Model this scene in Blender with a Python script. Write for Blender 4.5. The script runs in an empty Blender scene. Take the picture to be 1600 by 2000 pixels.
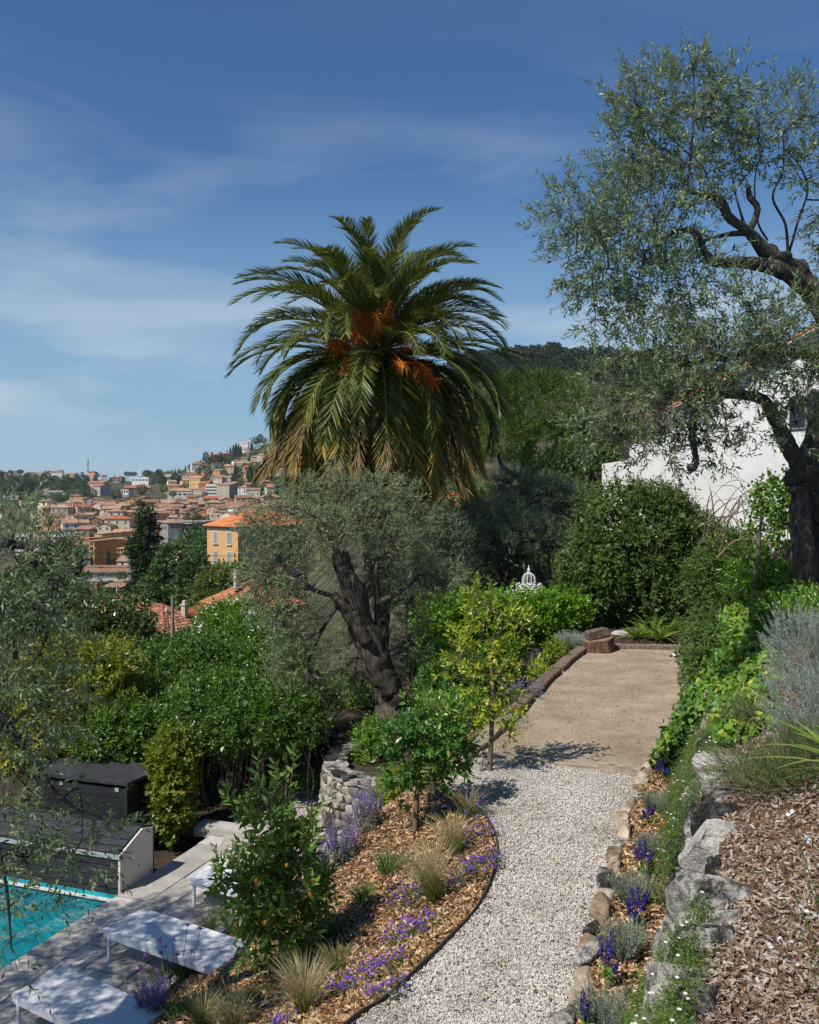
import bpy, math, random
import numpy as np
from mathutils import Vector, Matrix, Quaternion

S = bpy.context.scene
COL = S.collection
R = math.radians
F, HY, CZ = 1867.0, 960.0, 3.6          # focal length and eye level of the view, in photo pixels; eye height in metres

# ------------------------------------------------------------------ camera, sky, sun, exposure
cd = bpy.data.cameras.new('camera')
cam = bpy.data.objects.new('camera', cd)
COL.objects.link(cam)
cam.location = (0, 0, CZ)
cam.rotation_euler = (R(90), 0, 0)
cd.sensor_fit = 'HORIZONTAL'
cd.sensor_width = 24.0
cd.lens = 24.0 * F / 1600.0
cd.shift_y = -0.025
cd.clip_start = 0.1
cd.clip_end = 9000
S.camera = cam

SUN_EL = 52.0
SX, SY = -0.76, -0.65                    # horizontal direction towards the sun
w = bpy.data.worlds.new('World')
S.world = w
w.use_nodes = True
nt = w.node_tree
nt.nodes.clear()
out = nt.nodes.new('ShaderNodeOutputWorld')
bg = nt.nodes.new('ShaderNodeBackground')
sky = nt.nodes.new('ShaderNodeTexSky')
sky.sky_type = 'NISHITA'
sky.sun_disc = False
sky.sun_elevation = R(SUN_EL)
sky.sun_rotation = math.atan2(SX, SY)
sky.altitude = 0
sky.air_density = 1.0
sky.dust_density = 0.0
sky.ozone_density = 2.0
bg.inputs['Strength'].default_value = 0.076
tc = nt.nodes.new('ShaderNodeTexCoord')
mp = nt.nodes.new('ShaderNodeMapping')
mp.inputs['Scale'].default_value = (1.6, 1.6, 7.0)
mp.inputs['Location'].default_value = (1.7, 5.4, 0.6)
n1 = nt.nodes.new('ShaderNodeTexNoise')
n1.inputs['Scale'].default_value = 1.3
n1.inputs['Detail'].default_value = 7
n1.inputs['Roughness'].default_value = 0.55
n1.inputs['Distortion'].default_value = 0.5
cr = nt.nodes.new('ShaderNodeValToRGB')
cr.color_ramp.elements[0].position = 0.475
cr.color_ramp.elements[0].color = (0, 0, 0, 1)
cr.color_ramp.elements[1].position = 0.72
cr.color_ramp.elements[1].color = (1.0, 1.0, 1.0, 1)
mx = nt.nodes.new('ShaderNodeMix')
mx.data_type = 'RGBA'
mx.inputs[7].default_value = (7.2, 8.2, 9.0, 1)
nt.links.new(tc.outputs['Generated'], mp.inputs['Vector'])
nt.links.new(mp.outputs['Vector'], n1.inputs['Vector'])
nt.links.new(n1.outputs['Fac'], cr.inputs['Fac'])
ce = nt.nodes.new('ShaderNodeSeparateXYZ')
nt.links.new(tc.outputs['Generated'], ce.inputs[0])
cl_ = nt.nodes.new('ShaderNodeValToRGB')                 # thin cloud lies low, the same all round
for p, v in ((0.0, .45), (0.10, 1.0), (0.20, .55), (0.42, .05)):
    e = cl_.color_ramp.elements[0] if p == 0 else (cl_.color_ramp.elements.new(p) if p < .4 else cl_.color_ramp.elements[-1])
    e.position = p
    e.color = (v, v, v, 1)
nt.links.new(ce.outputs[2], cl_.inputs[0])
cm = nt.nodes.new('ShaderNodeMath')
cm.operation = 'MULTIPLY'
nt.links.new(cr.outputs['Color'], cm.inputs[0])
nt.links.new(cl_.outputs[0], cm.inputs[1])
nt.links.new(cm.outputs[0], mx.inputs[0])
# the air: a deeper blue overhead, pale blue haze low down, the same all round
tn = nt.nodes.new('ShaderNodeMix')
tn.data_type = 'RGBA'
tn.blend_type = 'MULTIPLY'
tn.inputs[0].default_value = 1.0
tn.inputs[7].default_value = (0.54, 0.84, 1.12, 1)
nt.links.new(sky.outputs['Color'], tn.inputs[6])
sz = nt.nodes.new('ShaderNodeSeparateXYZ')
nt.links.new(tc.outputs['Generated'], sz.inputs[0])
hr = nt.nodes.new('ShaderNodeValToRGB')
hr.color_ramp.interpolation = 'EASE'
for p, v in ((0.0, .92), (0.10, .60), (0.34, 0.0)):
    e = hr.color_ramp.elements[0] if p == 0 else (hr.color_ramp.elements.new(p) if p < .3 else hr.color_ramp.elements[-1])
    e.position = p
    e.color = (v, v, v, 1)
nt.links.new(sz.outputs[2], hr.inputs[0])
hz = nt.nodes.new('ShaderNodeMix')
hz.data_type = 'RGBA'
hz.inputs[7].default_value = (3.9, 6.1, 8.1, 1)
nt.links.new(hr.outputs[0], hz.inputs[0])
nt.links.new(tn.outputs[2], hz.inputs[6])
nt.links.new(hz.outputs[2], mx.inputs[6])
nt.links.new(mx.outputs[2], bg.inputs['Color'])
nt.links.new(bg.outputs['Background'], out.inputs['Surface'])

ld = bpy.data.lights.new('sun', 'SUN')
ld.energy = 5.0
ld.angle = R(0.53)
ld.color = (1.0, 0.945, 0.86)
sun = bpy.data.objects.new('sun', ld)
COL.objects.link(sun)
_h = math.hypot(SX, SY)
_sv = Vector((SX / _h * math.cos(R(SUN_EL)), SY / _h * math.cos(R(SUN_EL)), math.sin(R(SUN_EL))))
sun.rotation_euler = _sv.to_track_quat('Z', 'Y').to_euler()
sun.location = (-20, -20, 40)

vs = S.view_settings
vs.view_transform = 'Standard'
vs.look = 'None'
vs.exposure = 0.14
vs.gamma = 1.0
vs.use_curve_mapping = False
HAZE = 0.00006
S.cycles.max_bounces = 6
S.cycles.volume_bounces = 0
S.cycles.transparent_max_bounces = 6
S.cycles.diffuse_bounces = 3

# ------------------------------------------------------------------ small maths
def rs(seed): return np.random.default_rng(seed)
def at(px, py, Y): return np.array([(px - 800) / F * Y, Y, CZ + (HY - py) / F * Y])
def gp(px, py, z):
    Y = (CZ - z) * F / (py - HY)
    return np.array([(px - 800) / F * Y, Y, z])
def unit(a): return a / np.maximum(np.linalg.norm(a, axis=-1, keepdims=True), 1e-9)
def rdir(r, n): return unit(r.normal(size=(n, 3)))
def sstep(t):
    t = np.clip(t, 0, 1)
    return t * t * (3 - 2 * t)
def wob(P, seed, freq, octv=2):
    r = rs(seed)
    o = np.zeros(len(P))
    a = 1.0
    for k in range(octv):
        for j in range(4):
            kv = unit(r.normal(size=3)) * freq * (2 ** k) * r.uniform(0.7, 1.3)
            o += a * 0.4 * np.sin(P @ kv + r.uniform(0, 6.28))
        a *= 0.5
    return o
def spline(pts, n):
    pts = np.asarray(pts, float)
    m = len(pts)
    if m < 3:
        t = np.linspace(0, 1, n)[:, None]
        return pts[0] + (pts[-1] - pts[0]) * t
    P = np.vstack([2 * pts[0] - pts[1], pts, 2 * pts[-1] - pts[-2]])
    u = np.linspace(0, m - 1 - 1e-6, n)
    i = u.astype(int)
    t = (u - i)[:, None]
    p0, p1, p2, p3 = P[i], P[i + 1], P[i + 2], P[i + 3]
    return 0.5 * (2 * p1 + (p2 - p0) * t + (2 * p0 - 5 * p1 + 4 * p2 - p3) * t ** 2 + (3 * p1 - p0 - 3 * p2 + p3) * t ** 3)

# ------------------------------------------------------------------ mesh building
WL = {}
class MB:
    def __init__(s):
        s.V, s.F, s.n = [], [], 0
    def add(s, V, Fc, mat=0, tint=0.5):
        V = np.asarray(V, float).reshape(-1, 3)
        Fc = np.asarray(Fc, np.int64)
        if len(Fc) == 0: return
        t = np.broadcast_to(np.asarray(tint, float), (len(Fc),))
        s.V.append(V)
        s.F.append((Fc + s.n, mat, t))
        s.n += len(V)
    def box(s, c, d, rot=0.0, mat=0, jit=0.0, r=None, tint=0.5, tilt=None):
        q = np.array([[x, y, z] for z in (-.5, .5) for x, y in ((-.5, -.5), (.5, -.5), (.5, .5), (-.5, .5))]) * np.asarray(d, float)
        if jit: q = q + r.normal(size=q.shape) * jit
        if tilt is not None:
            q = q @ np.array(tilt).T
        ca, sa = math.cos(rot), math.sin(rot)
        q = np.column_stack([q[:, 0] * ca - q[:, 1] * sa, q[:, 0] * sa + q[:, 1] * ca, q[:, 2]]) + np.asarray(c, float)
        s.add(q, [[3, 2, 1, 0], [4, 5, 6, 7], [0, 1, 5, 4], [1, 2, 6, 5], [2, 3, 7, 6], [3, 0, 4, 7]], mat, tint)
    def prism(s, poly, z0, z1, mat=0, tint=0.5):
        poly = np.asarray(poly, float); n = len(poly)
        z0 = np.broadcast_to(z0, (n,)); z1 = np.broadcast_to(z1, (n,))
        V = np.vstack([np.column_stack([poly, z0]), np.column_stack([poly, z1])])
        s.add(V, [[i, (i + 1) % n, (i + 1) % n + n, i + n] for i in range(n)], mat, tint)
        s.add(V, [list(range(n, 2 * n))], mat, tint)
        s.add(V, [list(range(n - 1, -1, -1))], mat, tint)
    def tube(s, pts, rad, sides=6, mat=0, cap=True, gnarl=0.0, seed=0, tint=0.5):
        pts = np.asarray(pts, float); n = len(pts)
        rad = np.broadcast_to(np.asarray(rad, float), (n,))
        T = unit(np.gradient(pts, axis=0))
        a = np.array([0.31, 0.87, 0.13]) if abs(T[0] @ np.array([0, 0, 1.0])) > .8 else np.array([0, 0, 1.0])
        N = np.zeros((n, 3)); N[0] = unit(np.cross(T[0], a))
        for i in range(1, n):
            v = N[i - 1] - T[i] * (N[i - 1] @ T[i]); N[i] = unit(v)
        B = np.cross(T, N)
        th = np.linspace(0, 2 * np.pi, sides, endpoint=False)
        rr = np.repeat(rad[:, None], sides, 1)
        if gnarl:
            r = rs(seed)
            tw = np.arange(n)[:, None] * .12
            for k in (2, 3, 5, 7):
                rr = rr * (1 + gnarl * r.uniform(.3, 1) / (k ** .5) * np.sin(k * (th[None] + tw) + r.uniform(0, 6.28)))
            rr = rr * (1 + gnarl * .3 * r.normal(size=(1, sides)) + gnarl * .12 * r.normal(size=(n, sides)))
        V = pts[:, None] + N[:, None] * (np.cos(th)[None, :, None] * rr[..., None]) + B[:, None] * (np.sin(th)[None, :, None] * rr[..., None])
        V = V.reshape(-1, 3)
        i, j = np.meshgrid(np.arange(n - 1), np.arange(sides), indexing='ij')
        j2 = (j + 1) % sides
        Q = np.stack([i * sides + j, i * sides + j2, (i + 1) * sides + j2, (i + 1) * sides + j], -1).reshape(-1, 4)
        s.add(V, Q, mat, tint)
        if cap:
            s.add(V, [list(range(sides - 1, -1, -1))], mat, tint)
            s.add(V, [list(range((n - 1) * sides, n * sides))], mat, tint)
    def build(s, name, mats, parent=None, origin=None, smooth=False, link=True):
        V = np.vstack(s.V)
        off = np.zeros(3)
        if parent is not None: off = WL.get(parent.name, np.zeros(3))
        elif origin is not None: off = np.asarray(origin, float)
        me = bpy.data.meshes.new(name)
        V = V - off
        nl = sum(f.size for f, _, _ in s.F); nf = sum(len(f) for f, _, _ in s.F)
        me.vertices.add(len(V)); me.vertices.foreach_set('co', V.astype(np.float32).ravel())
        me.loops.add(nl); me.polygons.add(nf)
        me.loops.foreach_set('vertex_index', np.concatenate([f.ravel() for f, _, _ in s.F]).astype(np.int32))
        tot = np.concatenate([np.full(len(f), f.shape[1]) for f, _, _ in s.F])
        st = np.concatenate([[0], np.cumsum(tot)[:-1]])
        me.polygons.foreach_set('loop_start', st.astype(np.int32))
        if not isinstance(mats, (list, tuple)): mats = [mats]
        for m in mats: me.materials.append(m)
        me.polygons.foreach_set('material_index', np.concatenate([np.full(len(f), m) for f, m, _ in s.F]).astype(np.int32))
        at_ = me.attributes.new('tint', 'FLOAT', 'FACE')
        at_.data.foreach_set('value', np.concatenate([t for _, _, t in s.F]).astype(np.float32))
        me.polygons.foreach_set('use_smooth', np.full(nf, bool(smooth)))
        me.update(calc_edges=True)
        o = bpy.data.objects.new(name, me)
        COL.objects.link(o)
        if parent is not None:
            o.parent = parent; WL[o.name] = off
        else:
            o.location = off; WL[o.name] = off
        return o

def tag(o, label=None, cat=None, group=None, kind=None):
    if label: o['label'] = label
    if cat: o['category'] = cat
    if group: o['group'] = group
    if kind: o['kind'] = kind
    return o
def thing(name, loc, label, cat, group=None):
    o = bpy.data.objects.new(name, None)
    COL.objects.link(o)
    o.empty_display_size = .2
    o.location = tuple(loc)
    WL[o.name] = np.asarray(loc, float)
    return tag(o, label, cat, group)
def copy_tree(o, parent=None):
    c = o.copy(); COL.objects.link(c)
    if parent is not None: c.parent = parent
    for ch in list(o.children): copy_tree(ch, c)
    return c
def inst(name, me, parent, M):
    o = bpy.data.objects.new(name, me); COL.objects.link(o)
    o.parent = parent
    o.matrix_basis = M
    return o
USED = set()
def uniq(cands):
    for c in cands:
        if c not in USED:
            USED.add(c); return c
    USED.add(c)
    return c

# ------------------------------------------------------------------ leaves
def leaves(mb, P, D, N, L, W, tint, shape='fold', mat=0, curl=.12, fold=.25, wide=.42):
    n = len(P)
    if n == 0: return
    L = np.broadcast_to(L, (n,))[:, None]; W = np.broadcast_to(W, (n,))[:, None] * .5
    Sd = unit(np.cross(D, N)); U = np.cross(Sd, D)
    tip = P + D * L - U * L * curl
    i = np.arange(n)[:, None]
    if shape == 'quad':
        a = P + D * L * wide + Sd * W; b = P + D * L * wide - Sd * W
        V = np.stack([P, a, tip, b], 1).reshape(-1, 3)
        mb.add(V, i * 4 + np.array([[0, 1, 2, 3]]), mat, tint)
    else:
        k1, k2 = wide - .2, wide + .22
        up = U * W * fold
        a1 = P + D * L * k1 + Sd * W * .86 + up; a2 = P + D * L * k2 + Sd * W * .82 + up - U * L * curl * .4
        b1 = P + D * L * k1 - Sd * W * .86 + up; b2 = P + D * L * k2 - Sd * W * .82 + up - U * L * curl * .4
        V = np.stack([P, a1, a2, tip, b2, b1], 1).reshape(-1, 3)
        fa = i * 6 + np.array([[0, 1, 2, 3]]); fb = i * 6 + np.array([[0, 3, 4, 5]])
        mb.add(V, np.vstack([fa, fb]), mat, np.concatenate([np.broadcast_to(tint, (n,))] * 2))

def ell_samples(ells, n, r, lo=.55, front=0.0):
    """points inside a set of ellipsoids, mostly in their outer shells, with the outward direction"""
    E = np.array(ells, float)
    vol = (E[:, 3] * E[:, 4] * E[:, 5]) ** (2 / 3)
    k = r.choice(len(E), n, p=vol / vol.sum())
    d = rdir(r, n)
    if front:
        fl = (d[:, 1] > 0) & (r.random(n) < front); d[fl, 1] *= -1
    rad = (lo ** 3 + (1 - lo ** 3) * r.random(n)) ** (1 / 3)
    rad = rad * (1 + .17 * wob(d * 3 + k[:, None] * 7.7, 5, 1.9, 2))
    P = E[k, :3] + d * rad[:, None] * E[k, 3:6]
    nrm = unit(d / E[k, 3:6])
    keep = np.ones(n, bool)
    for j in range(len(E)):
        q = np.linalg.norm((P - E[j, :3]) / E[j, 3:6], axis=1)
        keep &= ~((q < lo * .85) & (k != j))
    return P[keep], nrm[keep]

def twigs(mb, C, T, r, m=10, tl=.35, ll=.06, lw=.014, ang=50, droop=.0, shape='fold', mat=0, stem=None, upn=.6, jl=.25, tlo=0., thi=1., curl=.12, fold=.25, smat=1, wide=.42, clump=.35):
    """leafy shoots: m leaves set in a spiral round each shoot"""
    n = len(C)
    tlv = tl * r.uniform(.6, 1.25, n)[:, None]
    s = np.linspace(.12, 1., m)
    dn = np.array([0, 0, -1.0])
    pos = C[:, None] + T[:, None] * (tlv[:, None] * s[None, :, None]) + dn * (droop * tlv[:, None] * (s ** 2)[None, :, None])
    Td = unit(T[:, None] + dn * (2 * droop * s[None, :, None]))
    ph = r.uniform(0, 6.28, n)[:, None] + np.arange(m)[None] * 2.4
    A = unit(np.cross(Td, rdir(r, n)[:, None] + 1e-3)); B = np.cross(Td, A)
    Rd = A * np.cos(ph)[..., None] + B * np.sin(ph)[..., None]
    a = np.radians(ang) * r.uniform(.7, 1.25, (n, m)) * np.linspace(1.1, .55, m)[None]
    D = unit(Td * np.cos(a)[..., None] + Rd * np.sin(a)[..., None])
    N = unit(np.array([0, 0, 1.0]) * upn + r.normal(size=(n, m, 3)) * .55 + Rd * -.2)
    L = ll * r.uniform(1 - jl, 1 + jl, (n, m)) * np.linspace(1.05, .7, m)[None]
    Wd = lw * L / ll
    fq = 1.6 / max(tl, .12)
    base = np.clip(.5 * r.random(n) + .25 + .32 * wob(C, int(r.integers(1e6)), min(fq, 7.) * .55, 2), 0, 1)[:, None]
    tint = np.clip(tlo + (thi - tlo) * (base * clump + (1 - clump) * r.random((n, m))), 0, 1)
    leaves(mb, pos.reshape(-1, 3), D.reshape(-1, 3), N.reshape(-1, 3), L.ravel(), Wd.ravel(), tint.ravel(), shape, mat, curl, fold, wide)
    if stem:
        e = C + T * tlv + dn * droop * tlv
        sticks(mb, C, e, stem, stem * .4, smat)

def sticks(mb, A, B, r0, r1, mat=1, bow=None):
    """thin three-sided straight twigs, many at once"""
    n = len(A)
    if n == 0: return
    d = unit(B - A)
    x = unit(np.cross(d, np.array([.31, .52, .79]))); y = np.cross(d, x)
    th = np.array([0, 2.094, 4.189])
    off = x[:, None] * np.cos(th)[None, :, None] + y[:, None] * np.sin(th)[None, :, None]
    V = np.concatenate([A[:, None] + off * r0, B[:, None] + off * r1], 1).reshape(-1, 3)
    i = np.arange(n)[:, None, None] * 6
    Q = np.array([[0, 1, 4, 3], [1, 2, 5, 4], [2, 0, 3, 5]])[None] + i
    mb.add(V, Q.reshape(-1, 4), mat, .5)

def blades(mb, base, D, L, W, droop, segs=3, mat=0, tint=.5, r=None, flat=False):
    """grass blades and strap leaves that bend over"""
    n = len(base)
    L = np.broadcast_to(L, (n,)); W = np.broadcast_to(W, (n,)); droop = np.broadcast_to(droop, (n,))
    side = unit(np.cross(D, np.array([0, 0, 1.0]) + (r.normal(size=(n, 3)) * .4 if r is not None else 0)))
    t = np.linspace(0, 1, segs + 1)
    hz = D.copy(); hz[:, 2] = 0; hz = unit(hz + 1e-4)
    pts = base[:, None] + D[:, None] * (L[:, None] * t)[..., None] + (hz[:, None] * .35 - np.array([0, 0, 1.0])) * (droop * L)[:, None, None] * (t ** 2)[None, :, None]
    wv = W[:, None] * .5 * np.clip(1.0 - t ** 2.2, .06, 1)[None] * (np.minimum(1, .55 + 1.5 * t))[None]
    V = np.stack([pts - side[:, None] * wv[..., None], pts + side[:, None] * wv[..., None]], 2).reshape(-1, 3)
    st = 2 * (segs + 1)
    q = np.array([[2 * k, 2 * k + 1, 2 * k + 3, 2 * k + 2] for k in range(segs)])
    Q = (np.arange(n)[:, None, None] * st + q[None]).reshape(-1, 4)
    mb.add(V, Q, mat, np.repeat(np.broadcast_to(tint, (n,)), segs))

_ico = {}
def ico(level):
    if level in _ico: return _ico[level]
    t = (1 + 5 ** .5) / 2
    V = np.array([[-1, t, 0], [1, t, 0], [-1, -t, 0], [1, -t, 0], [0, -1, t], [0, 1, t], [0, -1, -t], [0, 1, -t], [t, 0, -1], [t, 0, 1], [-t, 0, -1], [-t, 0, 1]])
    Fc = np.array([[0, 11, 5], [0, 5, 1], [0, 1, 7], [0, 7, 10], [0, 10, 11], [1, 5, 9], [5, 11, 4], [11, 10, 2], [10, 7, 6], [7, 1, 8], [3, 9, 4], [3, 4, 2], [3, 2, 6], [3, 6, 8], [3, 8, 9], [4, 9, 5], [2, 4, 11], [6, 2, 10], [8, 6, 7], [9, 8, 1]])
    V = unit(V)
    for _ in range(level):
        nv = list(V); mid = {}; nf = []
        def m(a, b):
            k = (min(a, b), max(a, b))
            if k not in mid:
                mid[k] = len(nv); nv.append((nv[a] + nv[b]) / np.linalg.norm(nv[a] + nv[b]))
            return mid[k]
        for a, b, c in Fc:
            ab, bc, ca = m(a, b), m(b, c), m(c, a)
            nf += [[a, ab, ca], [b, bc, ab], [c, ca, bc], [ab, bc, ca]]
        V, Fc = np.array(nv), np.array(nf)
    _ico[level] = (V, Fc)
    return V, Fc

def rock(mb, c, d, seed, level=1, rot=0., block=.35, rough=.16, mat=0, tilt=0.):
    V, Fc = ico(level)
    r = rs(seed)
    Q = np.sign(V) * np.abs(V) ** (1 - block)                # towards a block
    Q = Q / np.abs(Q).max()
    Q = Q * (1 + rough * wob(V, seed, 2.2, 5 if level > 2 else 3)[:, None]) + r.normal(size=Q.shape) * rough * .12
    # a few planar cuts
    for k in range(4):
        nn = unit(r.normal(size=3)); cut = r.uniform(.62, .9)
        dd = Q @ nn - cut
        Q = Q - np.clip(dd, 0, None)[:, None] * nn
    Q = Q * np.asarray(d) * .5
    ct, st_ = math.cos(tilt), math.sin(tilt)
    Q = np.column_stack([Q[:, 0] * ct - Q[:, 2] * st_, Q[:, 1], Q[:, 0] * st_ + Q[:, 2] * ct])
    ca, sa = math.cos(rot), math.sin(rot)
    Q = np.column_stack([Q[:, 0] * ca - Q[:, 1] * sa, Q[:, 0] * sa + Q[:, 1] * ca, Q[:, 2]])
    mb.add(Q + np.asarray(c), Fc, mat, r.random())

# ------------------------------------------------------------------ materials
def new_mat(name):
    m = bpy.data.materials.new(name); m.use_nodes = True
    nt = m.node_tree; nt.nodes.clear()
    o = nt.nodes.new('ShaderNodeOutputMaterial')
    return m, nt, o
def nd(nt, t, **kw):
    n = nt.nodes.new(t)
    for k, v in kw.items():
        if k in n.inputs: n.inputs[k].default_value = v
        else: setattr(n, k, v)
    return n
def ramp(nt, stops):
    n = nt.nodes.new('ShaderNodeValToRGB')
    e = n.color_ramp.elements
    while len(e) < len(stops): e.new(.5)
    for i, (p, c) in enumerate(stops):
        e[i].position = p; e[i].color = (*c, 1)
    return n
def leaf_mat(name, stops, rough=.45, trans=.3, back=None, spec=.5, tcol=None):
    """stops: colours over the leaf-to-leaf tint; back: colour of the underside"""
    m, nt, o = new_mat(name)
    if not any(k in name for k in ('petal', 'silver', 'santolina', 'feather', 'dead', 'stalk', 'dry', 'hill')):
        stops = [(p, tuple(min(.6, x * 1.28) for x in c)) for p, c in stops]
    L = nt.links.new
    a = nd(nt, 'ShaderNodeAttribute', attribute_name='tint')
    rp = ramp(nt, stops); L(a.outputs['Fac'], rp.inputs[0])
    col = rp.outputs[0]
    if back is not None:
        g = nd(nt, 'ShaderNodeNewGeometry')
        mxn = nd(nt, 'ShaderNodeMix', data_type='RGBA')
        mxn.inputs[7].default_value = (*back, 1)
        L(g.outputs['Backfacing'], mxn.inputs[0]); L(col, mxn.inputs[6]); col = mxn.outputs[2]
    p = nd(nt, 'ShaderNodeBsdfPrincipled', Roughness=rough)
    p.inputs['Specular IOR Level'].default_value = spec
    L(col, p.inputs['Base Color'])
    if trans > 0:
        t = nd(nt, 'ShaderNodeBsdfTranslucent')
        hs = nd(nt, 'ShaderNodeHueSaturation', Saturation=1.15, Value=1.5)
        hs.inputs['Hue'].default_value = .485
        L(col, hs.inputs['Color']); L(hs.outputs[0], t.inputs['Color'])
        ms = nd(nt, 'ShaderNodeMixShader', Fac=trans)
        L(p.outputs[0], ms.inputs[1]); L(t.outputs[0], ms.inputs[2]); L(ms.outputs[0], o.inputs['Surface'])
    else:
        L(p.outputs[0], o.inputs['Surface'])
    return m
def surf(name, stops, scale=4., detail=6, rough=.85, bump=.3, bscale=None, bdist=.02, spec=.3, stretch=None, tint=0., metal=0., objrand=0., rough_noise=.6):
    """a mottled surface: noise through a ramp, a finer noise as relief; tint and objrand shift pieces against each other"""
    m, nt, o = new_mat(name)
    L = nt.links.new
    tc = nd(nt, 'ShaderNodeTexCoord')
    vec = tc.outputs['Object']
    if stretch is not None:
        mp = nd(nt, 'ShaderNodeMapping'); mp.inputs['Scale'].default_value = stretch
        L(vec, mp.inputs['Vector']); vec = mp.outputs['Vector']
    n = nd(nt, 'ShaderNodeTexNoise', Scale=scale, Detail=detail, Roughness=rough_noise); L(vec, n.inputs['Vector'])
    fac = n.outputs['Fac']
    def addv(src, amt):
        nonlocal fac
        ma = nd(nt, 'ShaderNodeMath', operation='MULTIPLY_ADD'); ma.inputs[1].default_value = amt; ma.inputs[2].default_value = -amt / 2
        L(src, ma.inputs[0])
        ad = nd(nt, 'ShaderNodeMath', operation='ADD'); L(fac, ad.inputs[0]); L(ma.outputs[0], ad.inputs[1]); fac = ad.outputs[0]
    if tint:
        a = nd(nt, 'ShaderNodeAttribute', attribute_name='tint'); addv(a.outputs['Fac'], tint)
    if objrand:
        oi = nd(nt, 'ShaderNodeObjectInfo'); addv(oi.outputs['Random'], objrand)
    rp = ramp(nt, stops); L(fac, rp.inputs[0])
    p = nd(nt, 'ShaderNodeBsdfPrincipled', Roughness=rough, Metallic=metal)
    p.inputs['Specular IOR Level'].default_value = spec
    L(rp.outputs[0], p.inputs['Base Color'])
    if bump:
        b = nd(nt, 'ShaderNodeTexNoise', Scale=bscale or scale * 5, Detail=8, Roughness=.65); L(vec, b.inputs['Vector'])
        bm_ = nd(nt, 'ShaderNodeBump', Strength=bump, Distance=bdist); L(b.outputs['Fac'], bm_.inputs['Height'])
        L(bm_.outputs[0], p.inputs['Normal'])
    L(p.outputs[0], o.inputs['Surface'])
    return m
def plain(name, c, rough=.6, spec=.4, metal=0., var=.12):
    d = tuple(x * (1 - var) for x in c); e = tuple(min(1, x * (1 + var)) for x in c)
    return surf(name, [(.3, d), (.7, e)], scale=3, rough=rough, bump=.08, bscale=60, bdist=.004, spec=spec, metal=metal)
# ------------------------------------------------------------------ palette
M_bark = surf('olive_bark', [(.25, (.035, .028, .022)), (.5, (.10, .085, .07)), (.75, (.20, .175, .15))], scale=5, stretch=(3, 3, .7), bump=1., bscale=9, bdist=.1, rough=.95, spec=.15)
M_barkdark = surf('dark_bark', [(.3, (.03, .024, .019)), (.5, (.085, .068, .053)), (.7, (.17, .145, .12))], scale=6, stretch=(3, 3, .6), bump=1., bscale=14, bdist=.03, rough=.95, spec=.15)
M_stem = plain('young_stem', (.16, .115, .07), rough=.8)
M_greystem = plain('grey_stem', (.13, .11, .09), rough=.85)
M_olive = leaf_mat('olive_leaf', [(0, (.05, .085, .024)), (.5, (.085, .13, .042)), (1, (.17, .21, .085))], rough=.42, trans=.22, back=(.19, .235, .13), spec=.45)
M_olivefar = leaf_mat('old_olive_leaf', [(0, (.07, .10, .04)), (.5, (.14, .175, .08)), (1, (.26, .29, .15))], rough=.5, trans=.22, back=(.23, .26, .16), spec=.3)
M_olivedark = leaf_mat('shaded_olive_leaf', [(0, (.04, .062, .03)), (.5, (.075, .105, .05)), (1, (.14, .17, .09))], rough=.5, trans=.14, back=(.13, .16, .10), spec=.3)  # darker copy of the olive leaf, with the tree's shade put into its colour
M_lemon = leaf_mat('lemon_leaf', [(0, (.09, .15, .018)), (.45, (.19, .26, .026)), (.8, (.31, .33, .035)), (1, (.44, .38, .04))], rough=.35, trans=.32)
M_orange = leaf_mat('orange_leaf', [(0, (.03, .085, .018)), (.5, (.065, .15, .028)), (1, (.17, .27, .04))], rough=.32, trans=.28)
M_kumquat = leaf_mat('kumquat_leaf', [(0, (.045, .10, .02)), (.5, (.10, .175, .034)), (1, (.22, .30, .06))], rough=.36, trans=.3)
M_hedge = leaf_mat('laurel_leaf', [(0, (.05, .125, .012)), (.5, (.11, .23, .02)), (1, (.24, .36, .03))], rough=.3, trans=.3)
M_viburnum = leaf_mat('ivy_bush_leaf', [(0, (.03, .06, .014)), (.5, (.06, .105, .022)), (.9, (.12, .17, .036)), (1, (.2, .22, .05))], rough=.5, trans=.2, spec=.3)
M_bush = leaf_mat('bush_leaf', [(0, (.04, .095, .012)), (.5, (.085, .18, .02)), (1, (.19, .29, .035))], rough=.32, trans=.28)
M_evergreen = leaf_mat('evergreen_leaf', [(0, (.024, .058, .009)), (.5, (.052, .115, .014)), (.9, (.12, .20, .026)), (1, (.2, .26, .04))], rough=.38, trans=.25)
M_magnolia = leaf_mat('magnolia_leaf', [(0, (.028, .055, .01)), (.6, (.06, .10, .018)), (1, (.15, .17, .035))], rough=.22, trans=.12, back=(.08, .07, .025))
M_yellow = leaf_mat('yellow_bush_leaf', [(0, (.05, .09, .014)), (.5, (.13, .17, .02)), (.85, (.30, .27, .03)), (1, (.36, .2, .05))], rough=.35, trans=.3)
M_lime = leaf_mat('lime_bush_leaf', [(0, (.08, .14, .014)), (.6, (.2, .27, .02)), (1, (.33, .36, .04))], rough=.4, trans=.35)
M_ivy = leaf_mat('ivy_leaf', [(0, (.03, .085, .014)), (.5, (.075, .16, .022)), (.85, (.16, .25, .03)), (1, (.34, .36, .05))], rough=.48, trans=.3, spec=.35)
M_pine = leaf_mat('pine_needle', [(0, (.022, .05, .010)), (.5, (.055, .105, .015)), (1, (.12, .18, .025))], rough=.55, trans=.2)
M_pinefar = leaf_mat('hill_pine_needle', [(0, (.014, .026, .012)), (.5, (.026, .046, .018)), (1, (.055, .08, .03))], rough=.7, trans=.1)
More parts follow.
